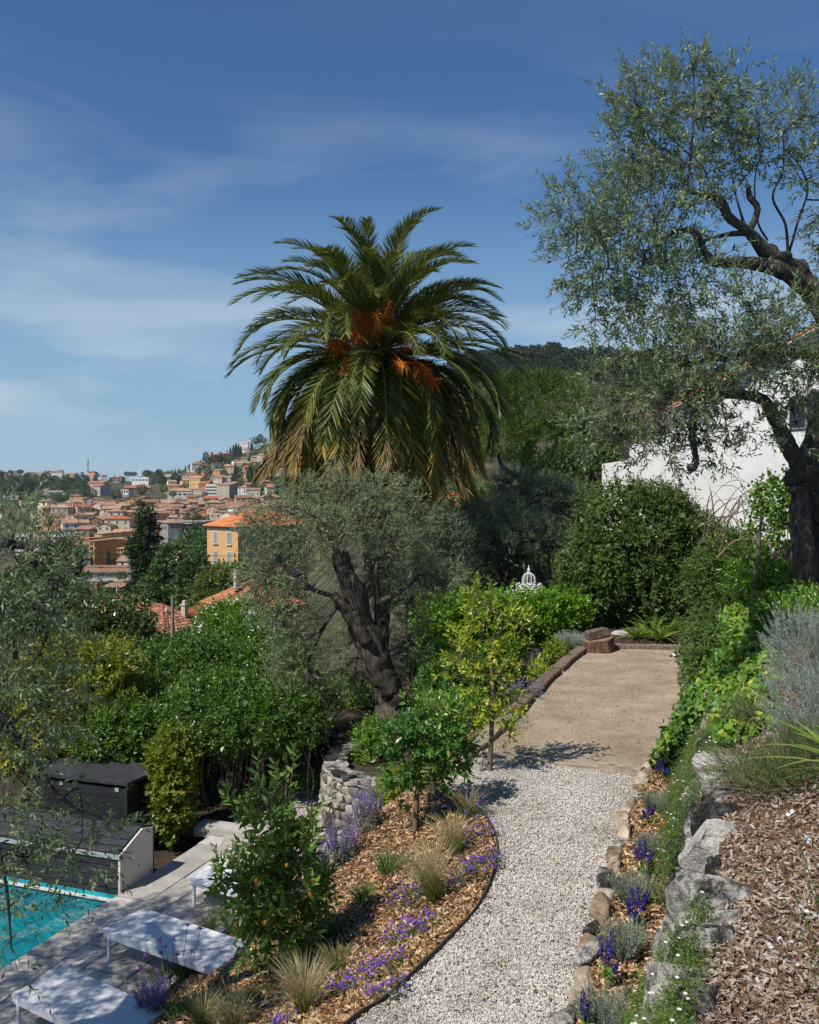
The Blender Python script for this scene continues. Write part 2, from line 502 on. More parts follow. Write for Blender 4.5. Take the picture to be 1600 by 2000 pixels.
M_cypress = leaf_mat('cypress_needle', [(0, (.013, .028, .009)), (.6, (.028, .052, .013)), (1, (.075, .10, .02))], rough=.6, trans=.12)
M_deci = leaf_mat('town_tree_leaf', [(0, (.022, .048, .012)), (.5, (.042, .082, .018)), (1, (.09, .14, .03))], rough=.5, trans=.2)
M_acacia = leaf_mat('acacia_leaf', [(0, (.05, .08, .016)), (.5, (.09, .13, .024)), (1, (.16, .2, .04))], rough=.5, trans=.3)
M_palm = leaf_mat('palm_leaflet', [(0, (.038, .055, .014)), (.5, (.085, .108, .024)), (1, (.175, .185, .045))], rough=.4, trans=.2, spec=.45)
M_palmold = leaf_mat('old_palm_leaflet', [(0, (.05, .075, .014)), (.4, (.10, .125, .022)), (.7, (.30, .22, .03)), (1, (.36, .22, .07))], rough=.5, trans=.25)
M_palmdry = leaf_mat('dry_palm_leaflet', [(0, (.07, .055, .018)), (.5, (.18, .125, .04)), (1, (.33, .235, .09))], rough=.7, trans=.15)
M_rachis = plain('frond_midrib', (.27, .27, .07), rough=.5)
M_fruit = leaf_mat('palm_fruit_stalk', [(0, (.34, .055, .008)), (.5, (.60, .135, .013)), (1, (.72, .28, .03))], rough=.5, trans=.15)
M_silver = leaf_mat('silver_leaf', [(0, (.17, .21, .17)), (.5, (.30, .345, .29)), (1, (.45, .49, .42))], rough=.7, trans=.12, spec=.2)
M_silver2 = leaf_mat('santolina_leaf', [(0, (.12, .16, .11)), (.5, (.22, .26, .19)), (1, (.36, .38, .30))], rough=.7, trans=.12, spec=.2)
M_rosemary = leaf_mat('rosemary_leaf', [(0, (.03, .08, .014)), (.5, (.06, .15, .022)), (1, (.13, .22, .05))], rough=.5, trans=.2)
M_strap = leaf_mat('strap_leaf', [(0, (.05, .10, .016)), (.5, (.10, .17, .028)), (1, (.2, .27, .05))], rough=.33, trans=.28)
M_stipa = leaf_mat('feather_grass', [(0, (.10, .15, .028)), (.4, (.22, .23, .06)), (.75, (.42, .36, .18)), (1, (.52, .45, .28))], rough=.6, trans=.35)
M_herb = leaf_mat('ground_herb', [(0, (.028, .06, .012)), (.5, (.065, .12, .02)), (.9, (.13, .19, .04)), (1, (.22, .14, .06))], rough=.5, trans=.3)
M_purple = leaf_mat('purple_petal', [(0, (.10, .035, .30)), (.5, (.17, .06, .44)), (1, (.30, .14, .58))], rough=.6, trans=.3)
M_lilac = leaf_mat('lilac_petal', [(0, (.15, .11, .30)), (.5, (.23, .18, .42)), (1, (.36, .29, .54))], rough=.7, trans=.3)
M_pink = leaf_mat('mauve_petal', [(0, (.35, .17, .48)), (1, (.55, .34, .66))], rough=.6, trans=.35)
M_blue = leaf_mat('blue_petal', [(0, (.028, .02, .16)), (.5, (.05, .035, .26)), (1, (.10, .07, .40))], rough=.6, trans=.25)
M_white = leaf_mat('white_petal', [(0, (.7, .7, .66)), (1, (.85, .84, .82))], rough=.6, trans=.3)
M_yflower = plain('yellow_centre', (.75, .5, .03))
M_kfruit = plain('orange_fruit_skin', (.85, .30, .02), rough=.4, var=.06)
M_soil = surf('garden_soil', [(.3, (.028, .02, .014)), (.55, (.06, .044, .03)), (.75, (.10, .078, .052))], scale=3, bump=.8, bscale=40, bdist=.03, rough=.95)
M_terrain = surf('scrub_hillside', [(.3, (.03, .036, .018)), (.5, (.065, .065, .035)), (.62, (.12, .10, .065)), (.8, (.20, .16, .115))], scale=.04, bump=.5, bscale=.6, bdist=.6, rough=.95, spec=.1)
M_gravelbed = surf('crushed_stone_bed', [(.32, (.26, .235, .205)), (.5, (.42, .385, .34)), (.68, (.56, .525, .475))], scale=60, detail=3, bump=1., bscale=70, bdist=.02, rough=.95, spec=.2)
M_gravel = surf('crushed_stone', [(.2, (.30, .27, .235)), (.42, (.50, .46, .41)), (.6, (.57, .53, .48)), (.85, (.68, .645, .60))], scale=1.3, detail=5, bump=.3, bscale=120, bdist=.004, tint=.5, rough=.9, spec=.2)
M_sand = surf('court_sand', [(.3, (.20, .145, .10)), (.45, (.325, .255, .185)), (.58, (.40, .325, .245)), (.72, (.50, .42, .33))], scale=1.1, detail=12, rough_noise=.72, bump=.9, bscale=55, bdist=.025, rough=.97, spec=.1)
M_grit = surf('court_grit', [(.3, (.17, .125, .09)), (.5, (.32, .26, .19)), (.75, (.50, .44, .36))], scale=4, tint=.8, bump=.2, bscale=80, bdist=.003, rough=.95)
M_chip = surf('pale_wood_chip', [(.2, (.13, .065, .03)), (.45, (.31, .17, .078)), (.62, (.43, .265, .13)), (.85, (.60, .43, .26))], scale=7, tint=.85, bump=.5, bscale=90, bdist=.004, stretch=(1, 1, 1), rough=.9, spec=.2)
M_bchip = surf('weathered_bark_chip', [(.1, (.09, .055, .036)), (.32, (.185, .12, .08)), (.5, (.28, .20, .14)), (.68, (.35, .275, .22)), (.95, (.44, .39, .34))], scale=6, tint=.85, bump=.5, bscale=80, bdist=.004, rough=.92, spec=.2)
M_mulchbed = surf('mulch_base', [(.3, (.06, .035, .02)), (.5, (.15, .085, .045)), (.7, (.28, .17, .09))], scale=30, detail=5, bump=1., bscale=60, bdist=.02, rough=.95)
M_rock = surf('grey_limestone', [(.38, (.03, .029, .027)), (.45, (.10, .095, .087)), (.50, (.27, .25, .225)), (.55, (.44, .41, .37)), (.66, (.60, .565, .51))], scale=6.5, detail=14, rough_noise=.74, bump=1., bscale=17, bdist=.08, objrand=.3, rough=.92, spec=.2)
M_ochrerock = surf('ochre_limestone', [(.25, (.11, .075, .05)), (.45, (.27, .195, .13)), (.6, (.38, .30, .215)), (.8, (.52, .46, .38))], scale=6, detail=8, bump=1., bscale=18, bdist=.03, objrand=.4, rough=.92, spec=.2)
M_wallstone = surf('wall_stone', [(.25, (.12, .10, .08)), (.45, (.28, .25, .215)), (.62, (.40, .37, .33)), (.85, (.50, .40, .29))], scale=5, detail=8, bump=.9, bscale=22, bdist=.02, objrand=.5, rough=.92, spec=.2)
M_mortar = surf('mortar', [(.3, (.16, .145, .125)), (.7, (.27, .25, .22))], scale=12, bump=.8, bscale=50, bdist=.015, rough=.95)
M_slab = surf('paving_slab_stone', [(.3, (.30, .28, .25)), (.5, (.41, .385, .35)), (.7, (.50, .475, .44))], scale=3.5, detail=10, rough_noise=.7, bump=.55, bscale=35, bdist=.01, objrand=.3, rough=.88, spec=.25)
M_joint = surf('paving_joint', [(.3, (.07, .065, .058)), (.7, (.13, .12, .105))], scale=10, bump=.5, bscale=50, bdist=.01, rough=.95)
M_timber = surf('weathered_sleeper', [(.25, (.05, .035, .026)), (.45, (.13, .095, .07)), (.6, (.22, .175, .135)), (.8, (.34, .285, .235))], scale=3, detail=8, stretch=(6, 1, 6), bump=1., bscale=9, bdist=.02, objrand=.12, rough=.92, spec=.2)
M_palewood = surf('pale_sleeper', [(.25, (.17, .13, .095)), (.5, (.30, .245, .19)), (.75, (.43, .37, .30))], scale=3, detail=8, stretch=(1, 6, 6), bump=.9, bscale=9, bdist=.015, rough=.92, spec=.2)
M_stump = surf('stump_bark', [(.3, (.045, .025, .016)), (.5, (.12, .065, .04)), (.7, (.21, .125, .08))], scale=6, stretch=(2.5, 2.5, .6), bump=1., bscale=14, bdist=.03, rough=.92)
M_cutwood = surf('cut_wood', [(.3, (.15, .09, .06)), (.6, (.27, .18, .125)), (.8, (.36, .26, .19))], scale=9, bump=.5, bscale=40, bdist=.01, rough=.9)
M_steel = surf('rusty_edging', [(.3, (.035, .026, .022)), (.6, (.075, .052, .042)), (.8, (.12, .08, .06))], scale=7, bump=.3, bscale=60, bdist=.003, rough=.75, spec=.35)
M_black = surf('black_painted_board', [(.3, (.010, .011, .013)), (.7, (.024, .026, .03))], scale=5, bump=.35, bscale=40, bdist=.005, rough=.62, spec=.4)
M_blackfelt = surf('black_roof_felt', [(.3, (.022, .024, .028)), (.7, (.045, .048, .054))], scale=4, bump=.5, bscale=120, bdist=.004, rough=.8)
M_deckwood = surf('weathered_dark_deck', [(.3, (.014, .016, .019)), (.55, (.03, .034, .038)), (.8, (.065, .068, .074))], scale=4, detail=8, stretch=(1, 6, 6), bump=.6, bscale=14, bdist=.008, objrand=.2, rough=.7)
M_greyedge = plain('grey_board_edge', (.30, .33, .34), rough=.55)
M_creampanel = plain('cream_panel', (.60, .575, .51), rough=.5, var=.05)
M_lounger = plain('white_powder_coat', (.70, .71, .72), rough=.42, var=.03)
M_mesh = surf('white_sling_fabric', [(.3, (.60, .615, .63)), (.7, (.70, .71, .72))], scale=3, bump=.15, bscale=300, bdist=.002, rough=.7)
M_plaster = surf('white_render', [(.3, (.58, .575, .56)), (.5, (.67, .665, .65)), (.7, (.70, .695, .68))], scale=.8, detail=8, bump=.5, bscale=9, bdist=.02, rough=.92, spec=.2)
M_tile = surf('roof_tile', [(.25, (.19, .075, .045)), (.5, (.33, .145, .085)), (.75, (.45, .24, .15))], scale=4, tint=.7, objrand=.25, bump=.4, bscale=25, bdist=.01, rough=.85, spec=.25)
M_tilenew = surf('new_roof_tile', [(.3, (.47, .155, .055)), (.7, (.57, .215, .08))], scale=.7, tint=.4, bump=.3, bscale=6, bdist=.02, rough=.85, spec=.2)
M_iron = plain('white_painted_iron', (.66, .67, .68), rough=.5, var=.06)
M_darkmetal = plain('dark_grey_metal', (.05, .05, .055), rough=.4, metal=.3)
M_redcap = plain('red_orange_cap', (.75, .07, .015), rough=.4, var=.05)
M_paper = plain('white_litter', (.75, .76, .78), rough=.6)
M_shutter = surf('grey_shutter', [(.3, (.23, .25, .27)), (.7, (.34, .36, .38))], scale=2, rough=.8, bump=.1)
M_glass = plain('dark_window_glass', (.025, .028, .032), rough=.15, spec=.6)
M_pole = plain('concrete_pole', (.22, .2, .17), rough=.9)
M_cable = plain('black_cable', (.015, .015, .016), rough=.6)
M_hose = plain('brown_drip_hose', (.09, .045, .03), rough=.6)

# pool water: clear, tinted, with a mirror-like surface
M_water, _n, _o = new_mat('pool_water')
_t = nd(_n, 'ShaderNodeBsdfTransparent'); _t.inputs[0].default_value = (.55, .93, .95, 1)
_g = nd(_n, 'ShaderNodeBsdfGlossy', Roughness=.03)
_fr = nd(_n, 'ShaderNodeFresnel', IOR=1.33)
_ns = nd(_n, 'ShaderNodeTexNoise', Scale=3.2, Detail=6, Roughness=.6, Distortion=1.2)
_tcw = nd(_n, 'ShaderNodeTexCoord'); _n.links.new(_tcw.outputs['Object'], _ns.inputs['Vector'])
_b = nd(_n, 'ShaderNodeBump', Strength=.9, Distance=.09); _n.links.new(_ns.outputs[0], _b.inputs['Height'])
_n.links.new(_b.outputs[0], _g.inputs['Normal']); _n.links.new(_b.outputs[0], _fr.inputs['Normal'])
_ms = nd(_n, 'ShaderNodeMixShader'); _n.links.new(_fr.outputs[0], _ms.inputs[0]); _n.links.new(_t.outputs[0], _ms.inputs[1]); _n.links.new(_g.outputs[0], _ms.inputs[2])
_n.links.new(_ms.outputs[0], _o.inputs['Surface'])
M_pooltile = surf('turquoise_mosaic', [(.3, (.004, .20, .25)), (.5, (.008, .30, .36)), (.72, (.03, .42, .47))], scale=3, detail=8, bump=.1, rough=.5)

# ------------------------------------------------------------------ the lie of the land
_e = np.array([gp(x, y, 0)[:2] for x, y in ((560, 2130), (690, 2000), (760, 1950), (860, 1860), (930, 1780), (962, 1715), (972, 1662), (957, 1612), (920, 1575), (872, 1548), (838, 1530))])
EDGE = spline(_e, 90)                                              # steel edging, seen from above
_LX = np.array([[3, -1.6], *_e[1:6].tolist(), [9.6, .885]])[:, ::1]
def XL(Y):                                                         # left limit of path and court
    Y = np.asarray(Y, float)
    ys = np.array([2.0, 5.5, 6.46, 6.79, 7.47, 8.2, 9.08, 9.6, 10.34, 10.93, 11.4, 12.0, 12.8, 15.63, 22.0, 30])
    xs = np.array([-2.2, -.85, -.38, -.145, .24, .57, .817, .885, .86, .70, .5, .42, .62, 1.67, 3.95, 6.8])
    return np.interp(Y, ys, xs)
_r = [gp(x, y, 0)[:2] for x, y in ((1095, 2000), (1130, 1900), (1165, 1790), (1190, 1690), (1215, 1600), (1245, 1530), (1262, 1503))]
_ry = [2.0] + [p[1] for p in _r] + [12.75, 15.3, 21.7, 30]
_rx = [-.75] + [p[0] for p in _r] + [3.52, 4.38, 6.4, 9.0]
def XR(Y): return np.interp(Y, _ry, _rx)                           # right limit of path and court
def XLOW(Y): return np.interp(Y, [2, 6.5, 8, 9.5, 10.2, 11, 11.8, 12.7, 13.5, 14.1, 15.5, 18, 22], [-6.2, -4.1, -3.5, -2.9, -2.57, -2.36, -2.08, -1.85, -1.4, -.95, -.6, -1.3, -1.0])
ZT = -1.75                                                         # pool terrace
def z_upper(X, Y):
    d = X - XR(Y)
    return 1.0 + (d - 1.0) * (.42 + .16 * np.clip(Y - 10, 0, 4)) * np.where(d > 1, 1, .5) - .035 * np.clip(d - 2, 0, 9) ** 2
_rng_y = [24, 40, 60, 80, 100, 150, 200, 250, 330, 400, 470, 540, 650, 800, 950, 1000]
_rng_z = [-2.2, -4.5, -8, -10.5, -11.5, -17, -24, -29, -35, -36, -34, -30, -22, -13.5, -6, -3.5]
def terrain(X, Y):
    px = 800 + F * X / np.maximum(Y, 1)
    row = np.interp(px, [-900, -200, 0, 170, 250, 330, 400, 480, 540, 700, 900, 960, 1040, 1100, 1180, 1400, 1800, 2600], [940, 932, 932, 934, 938, 928, 900, 878, 860, 790, 722, 712, 702, 706, 712, 720, 740, 760])
    Rg = np.interp(px, [330, 480, 560, 900], [1700, 1500, 1250, 700])
    zr = CZ + (HY - row) / F * Rg
    lz = np.interp(Y, _rng_y, _rng_z)
    t = np.clip((Y - 1000) / np.maximum(Rg - 1000, 50), 0, None)
    lz = np.where(Y > 1000, -3.5 + (zr + 3.5) * np.minimum(t, 1) ** 1.05, lz)
    rz = np.interp(Y, [24, 40, 80, 150, 300], [-.6, -1, -1, 3, 20])
    t2 = np.clip((Y - 300) / np.maximum(Rg - 300, 50), 0, None)
    rz = np.where(Y > 300, 20 + (zr - 20) * np.minimum(t2, 1) ** .8, rz)
    k = sstep((px - 560) / 330)
    z = lz * (1 - k) + rz * k
    return np.where(Y > Rg, zr - (Y - Rg) * .06, z)
def garden(X, Y):
    xl, xr, xo = XL(Y), XR(Y), XLOW(Y)
    t = np.clip((xl - X) / (xl - xo), 0, 1)
    za = -1.72 * (t * .8 + .2 * sstep(t))
    d = xl - X                                                      # beyond the curved stone wall
    zb = np.where(X < -1.4 - .12 * np.clip(Y - 16, 0, 9), ZT - .03, -.95 * sstep(d / 1.6))
    k = sstep((Y - 14.5) / .7)
    zl = za * (1 - k) + zb * k
    dr = X - xr
    zu = np.where(dr < .62, .02, np.where(dr < 1.12, .02 + (dr - .62) / .5 * .9, z_upper(X, Y) - .03))
    back = sstep((Y - 21.6) / 1.2)
    zc = 0 + .22 * back
    z = np.where(X < xl, zl, np.where(X > xr, zu, zc))
    q = sstep((Y - 23.5) / 8)
    return z * (1 - q) + terrain(X, Y) * q
def hit(px, row, y0=30, y1=2400):
    """where a line of sight meets the hillside"""
    Y = np.arange(y0, y1, 2.0)
    X = (px - 800) / F * Y
    zr = CZ - (row - HY) / F * Y
    k = np.nonzero(terrain(X, Y) >= zr)[0]
    i = k[0] if len(k) else int(np.argmax((terrain(X, Y) - CZ) / Y))          # else the skyline
    return np.array([X[i], Y[i], terrain(X[i:i + 1], Y[i:i + 1])[0]])

# pool directions: U runs away along its long edge, V to the left
U2 = np.array([.337, .9415]); V2 = np.array([-.9415, .337])
PC = np.array([-3.85, 12.72])                                      # front corner of the cover bench, pool corner
POOL = np.array([PC, PC + V2 * 6.5, PC + V2 * 6.5 - U2 * 12, PC - U2 * 12])
def inpoly(P, poly):
    x, y = P[:, 0], P[:, 1]; c = np.zeros(len(P), bool); n = len(poly); j = n - 1
    for i in range(n):
        (xi, yi), (xj, yj) = poly[i], poly[j]
        c ^= ((yi > y) != (yj > y)) & (x < (xj - xi) * (y - yi) / (yj - yi + 1e-12) + xi)
        j = i
    return c

def sheet(name, xs, ys, zf, mat, mask=None, kind='structure', smooth=True):
    gx, gy = np.meshgrid(xs, ys)
    X, Y = gx.ravel(), gy.ravel()
    V = np.column_stack([X, Y, zf(X, Y)])
    nx, ny = len(xs), len(ys)
    i, j = np.meshgrid(np.arange(ny - 1), np.arange(nx - 1), indexing='ij')
    Q = np.stack([i * nx + j, i * nx + j + 1, (i + 1) * nx + j + 1, (i + 1) * nx + j], -1).reshape(-1, 4)
    if mask is not None: Q = Q[mask(V[Q].mean(1))]
    mb = MB(); mb.add(V, Q); o = mb.build(name, mat, smooth=smooth)
    return tag(o, kind=kind)

_big = np.vstack([PC + U2 * .02, PC + V2 * 6.6, PC + V2 * 6.6 - U2 * 12.2, PC - U2 * 12.2])
sheet('ground', np.arange(-16, 18.01, .2), np.arange(2.2, 34, .2), lambda X, Y: garden(X, Y) - .04 - .2 * sstep((XLOW(Y) + .1 - X) / .3) * (Y < 15.2) + .02 * wob(np.column_stack([X, Y, X * 0]), 3, 2.5), M_soil,
      mask=lambda c: ~inpoly(c, _big))
# far land: one sheet to beyond the ridge, finer near by
_ya = 26 * (4200 / 26.) ** np.linspace(0, 1, 130)
_pa = np.linspace(-1400, 3000, 150)
gA, gY = np.meshgrid((_pa - 800) / F, _ya)
X, Y = (gA * gY).ravel(), gY.ravel()
Z = terrain(X, Y) - .35 * (1 - sstep((Y - 30) / 6)) + np.clip((Y - 60) / 400, 0, 1) * 1.2 * wob(np.column_stack([X, Y, X * 0]), 8, .02)
i, j = np.meshgrid(np.arange(129), np.arange(149), indexing='ij')
mb = MB(); mb.add(np.column_stack([X, Y, Z]), np.stack([i * 150 + j, i * 150 + j + 1, (i + 1) * 150 + j + 1, (i + 1) * 150 + j], -1).reshape(-1, 4))
tag(mb.build('hillside_terrain', M_terrain, smooth=True), kind='structure')

# gravel path, sand court, mulch beds as sheets of their own
def strip(name, ys, x0, x1, n, zf, mat, smooth=True):
    ys = np.asarray(ys); s = np.linspace(0, 1, n)
    X = x0(ys)[:, None] * (1 - s) + x1(ys)[:, None] * s
    Y = np.repeat(ys[:, None], n, 1)
    V = np.column_stack([X.ravel(), Y.ravel(), zf(X.ravel(), Y.ravel())])
    i, j = np.meshgrid(np.arange(len(ys) - 1), np.arange(n - 1), indexing='ij')
    mb = MB(); mb.add(V, np.stack([i * n + j, i * n + j + 1, (i + 1) * n + j + 1, (i + 1) * n + j], -1).reshape(-1, 4))
    return tag(mb.build(name, mat, smooth=smooth), kind='structure')
fl = lambda P3: .012 * wob(P3, 4, 3.0, 3)
# timber between path and court: from the lemon tree to the planting strip
TB0, TB1 = gp(944, 1473, .03), gp(1256, 1512, .03)
def court_y(X): return TB0[1] + (X - TB0[0]) * (TB1[1] - TB0[1]) / (TB1[0] - TB0[0])
strip('gravel_path', np.arange(3.2, 13.4, .12), lambda y: XL(y), lambda y: XR(y) + .03, 24, lambda X, Y: .0 + fl(np.column_stack([X, Y, X * 0])) - .06 * sstep((Y - court_y(X) - .03) / .06), M_gravelbed)
strip('sand_court', np.arange(11.8, 22.3, .12), lambda y: XL(y) + .02, lambda y: XR(y) + .1, 30, lambda X, Y: .012 + .35 * fl(np.column_stack([X, Y, X * 0])) + .03 * sstep((X - XR(Y) + .5) / .5) - .09 * sstep((court_y(X) + .03 - Y) / .06), M_sand)
strip('mulch_bed', np.arange(3.4, 15.2, .12), lambda y: XLOW(y) - .05 + .75 * sstep((y - 13.6) / 1.2), lambda y: XL(y) - .015, 30, lambda X, Y: garden(X, Y) + .0 + .025 * wob(np.column_stack([X, Y, X * 0]), 6, 4.0, 2), M_mulchbed)
strip('planting_strip', np.arange(3.2, 12.5, .12), lambda y: XR(y) + .02, lambda y: XR(y) + .62, 8, lambda X, Y: .03 + .02 * wob(np.column_stack([X, Y, X * 0]), 7, 5.0, 2), M_mulchbed)
strip('upper_bed', np.arange(2.3, 17, .12), lambda y: XR(y) + 1.06, lambda y: XR(y) + 3.6, 24, lambda X, Y: z_upper(X, Y) + .02 * wob(np.column_stack([X, Y, X * 0]), 9, 4.0, 2), M_mulchbed)
# ------------------------------------------------------------------ pool and its terrace
def uv(u, v, z=0.0):                                               # pool coordinates -> world
    p = PC + U2 * u + V2 * v
    return np.array([p[0], p[1], z])
ROTU = math.atan2(U2[1], U2[0])                                    # box x axis along U
WZ = ZT - .13
WIND = 1
mb = MB()
poly = np.array([uv(0, .0)[:2], uv(0, 6.5)[:2], uv(-9.5, 6.5)[:2], uv(-9.5, 0)[:2]])
mb.add(np.column_stack([poly, np.full(4, ZT - 1.45)]), [[0, 1, 2, 3]])
for i in range(4):
    a, b = poly[i], poly[(i + 1) % 4]
    mb.add([[*a, ZT - 1.45], [*b, ZT - 1.45], [*b, ZT - .03], [*a, ZT - .03]], [[0, 1, 2, 3]])
tag(mb.build('pool_basin', M_pooltile), kind='structure')
mb = MB()
g = np.linspace(0, 1, 40)
gu, gv = np.meshgrid(g * -9.48 - .01, g * 6.48 + .01)
Vw = PC + gu.ravel()[:, None] * U2 + gv.ravel()[:, None] * V2
Vz = WZ + .012 * wob(np.column_stack([Vw, Vw[:, 0] * 0]), 12, 5, 3) + .03 * np.exp(-((Vw - np.array([-4.4, 10.9])) ** 2).sum(1) / .5) * wob(np.column_stack([Vw, Vw[:, 0] * 0]), 13, 11, 2)
i, j = np.meshgrid(np.arange(39), np.arange(39), indexing='ij')
mb.add(np.column_stack([Vw, Vz]), np.stack([(i + 1) * 40 + j, (i + 1) * 40 + j + 1, i * 40 + j + 1, i * 40 + j], -1).reshape(-1, 4)[:, ::WIND])
tag(mb.build('pool_water', M_water, smooth=True), kind='structure')
# the paving: joints as a base, every slab a piece of its own
mb = MB()
base = [uv(-11, -.005), uv(2.25, -.005), uv(2.25, -2.5), uv(-11, -2.5)]
mb.prism([p[:2] for p in base], ZT - .12, ZT - .022)
base = [uv(1.0, 6.6), uv(1.0, -.01), uv(.78, -.01), uv(.78, 6.6)]
terr = tag(mb.build('pool_terrace', M_joint, origin=(PC[0], PC[1], ZT)), kind='structure')
r = rs(21)
v0 = -.0
for row, wd in enumerate((.52, .34, .62, .40, .56)):
    u = -8.6 + r.uniform(0, .5)
    while u < 2.2:
        ln = r.uniform(.65, 1.25) if row != 1 else r.uniform(.8, 1.5)
        e = min(u + ln, 2.24)
        if e - u > .2:
            mb = MB()
            c = uv((u + e) / 2, v0 - wd / 2, ZT - .012 + r.uniform(-.004, .004))
            mb.box(c, (e - u - .022, wd - .022, .045), ROTU, jit=.004, r=r)
            mb.build('slab', M_slab, terr)
        u = e
    v0 -= wd
# paving behind and right of the bench up to the step
mb = MB()
for k, (u0, u1, a, b) in enumerate(((.8, 1.5, .02, .75), (1.52, 2.24, .02, .9))):
    pass
# step up at the far end of the terrace
mb = MB()
mb.box(uv(2.42, -.75, ZT + .04), (.32, 2.1, .16), ROTU, jit=.006, r=r)
o = mb.build('stone_step', M_slab); tag(o, 'long pale stone step at the far end of the pool paving', 'step')

# roller-cover bench: cream end panel, sloping dark deck boards
t = thing('pool_bench', uv(0, 0, ZT), 'dark boarded pool cover bench with a cream end panel standing over the water', 'bench')
prof = np.array([(-.0, -.12), (.0, .50), (.50, .70), (.74, .64), (.74, 0.0), (.14, -.02)])   # (u, z)
mb = MB()
n = len(prof)
A = np.array([uv(u, .0, ZT + z) for u, z in prof]); B = np.array([uv(u, .035, ZT + z) for u, z in prof])
mb.add(np.vstack([A, B]), [[i, (i + 1) % n, (i + 1) % n + n, i + n] for i in range(n)])
mb.add(np.vstack([A, B]), [list(range(n))]); mb.add(np.vstack([A, B]), [list(range(2 * n - 1, n - 1, -1))])
pan = mb.build('end_panel', M_creampanel, t)
for (u, z) in ((.66, .60), (.68, .05), (.06, .45), (.05, .02), (.60, .645)):
    mb = MB(); mb.tube([uv(u, -.006, ZT + z), uv(u, .0, ZT + z)], .016, 8); mb.build('bolt', M_darkmetal, pan)
def slope_board(u0, z0, u1, z1, mat, name, th=.028):
    L = math.hypot(u1 - u0, z1 - z0); du, dz = (u1 - u0) / L, (z1 - z0) / L
    nu, nz = -dz * th, du * th
    mb = MB()
    P = [(u0, z0), (u1, z1), (u1 + nu, z1 + nz), (u0 + nu, z0 + nz)]
    V = np.array([uv(u, .036, ZT + z) for u, z in P] + [uv(u, 4.6, ZT + z) for u, z in P])
    mb.add(V, [[0, 1, 2, 3], [7, 6, 5, 4], [0, 4, 5, 1], [1, 5, 6, 2], [2, 6, 7, 3], [3, 7, 4, 0]])
    mb.build(name, mat, t)
for k in range(4):
    a, b = k / 4 + .012, (k + 1) / 4 - .012
    slope_board(.0 + .5 * a, .50 + .2 * a, .0 + .5 * b, .50 + .2 * b, M_deckwood, 'plank')
for k in range(2):
    a, b = k / 2 + .012, (k + 1) / 2 - .012
    slope_board(.50 + .24 * a, .70 - .06 * a, .50 + .24 * b, .70 - .06 * b, M_deckwood, 'plank')
for k in range(4):
    z0, z1 = -.1 + .148 * k + .008, -.1 + .148 * (k + 1) - .008
    mb = MB(); mb.box(uv(.016, 2.32, ZT + (z0 + z1) / 2), (.03, 4.56, z1 - z0), ROTU); mb.build('plank', M_deckwood, t)
mb = MB(); mb.box(uv(-.006, 2.3, ZT + .478), (.03, 4.6, .055), ROTU); mb.build('edge_board', M_greyedge, t)
mb = MB(); mb.box(uv(-.01, 2.3, ZT - .105), (.04, 4.6, .03), ROTU); mb.build('water_rail', M_creampanel, t)
mb = MB(); mb.box(uv(.37, -.012, ZT + .33), (.76, .02, .66), ROTU)
mb = MB(); mb.box(uv(.745, .016, ZT + .32), (.012, .05, .66), ROTU); mb.build('edge_strip', M_darkmetal, t)

# black garden storage chest behind it
zt = -.86
FR, BR, FL = gp(248, 1533, zt)[:2], gp(295, 1500, zt)[:2], gp(66, 1511, zt)[:2]
ax = (FL - FR) / np.linalg.norm(FL - FR); ay = np.array([ax[1], -ax[0]])
if ay[1] < 0: ay = -ay
LX, LY = 1.75, float(np.linalg.norm(BR - FR))
ro = math.atan2(ax[1], ax[0])
ctr = FR + ax * LX / 2 + ay * LY / 2
t = thing('storage_chest', (ctr[0], ctr[1], ZT), 'black wooden storage chest with a flat felt lid under the shrubs', 'storage box')
for k in range(5):
    z = ZT + .06 + .155 * k
    for s, L, d in ((-1, LX, ay), (1, LX, ay)):
        p = ctr + d * s * (LY / 2 - .01); mb = MB(); mb.box((p[0], p[1], z + .075), (L - .06, .022, .146), ro); mb.build('plank', M_black, t)
    for s in (-1, 1):
        p = ctr + ax * s * (LX / 2 - .01); mb = MB(); mb.box((p[0], p[1], z + .075), (.022, LY - .06, .146), ro); mb.build('plank', M_black, t)
for a in (-1, 1):
    for b in (-1, 1):
        p = ctr + ax * a * (LX / 2 - .02) + ay * b * (LY / 2 - .02); mb = MB(); mb.box((p[0], p[1], ZT + .43), (.055, .055, .86), ro); mb.build('corner_post', M_black, t)
mb = MB(); mb.box((ctr[0], ctr[1], ZT + .905), (LX + .09, LY + .09, .05), ro)
lid = mb.build('lid', M_blackfelt, t)
for k in (.03, .62):
    p = FR + ax * (LX * k + .12) - ay * .012; mb = MB(); mb.box((p[0], p[1], ZT + .80), (.07, .012, .06), ro); mb.build('latch', M_greyedge, t)

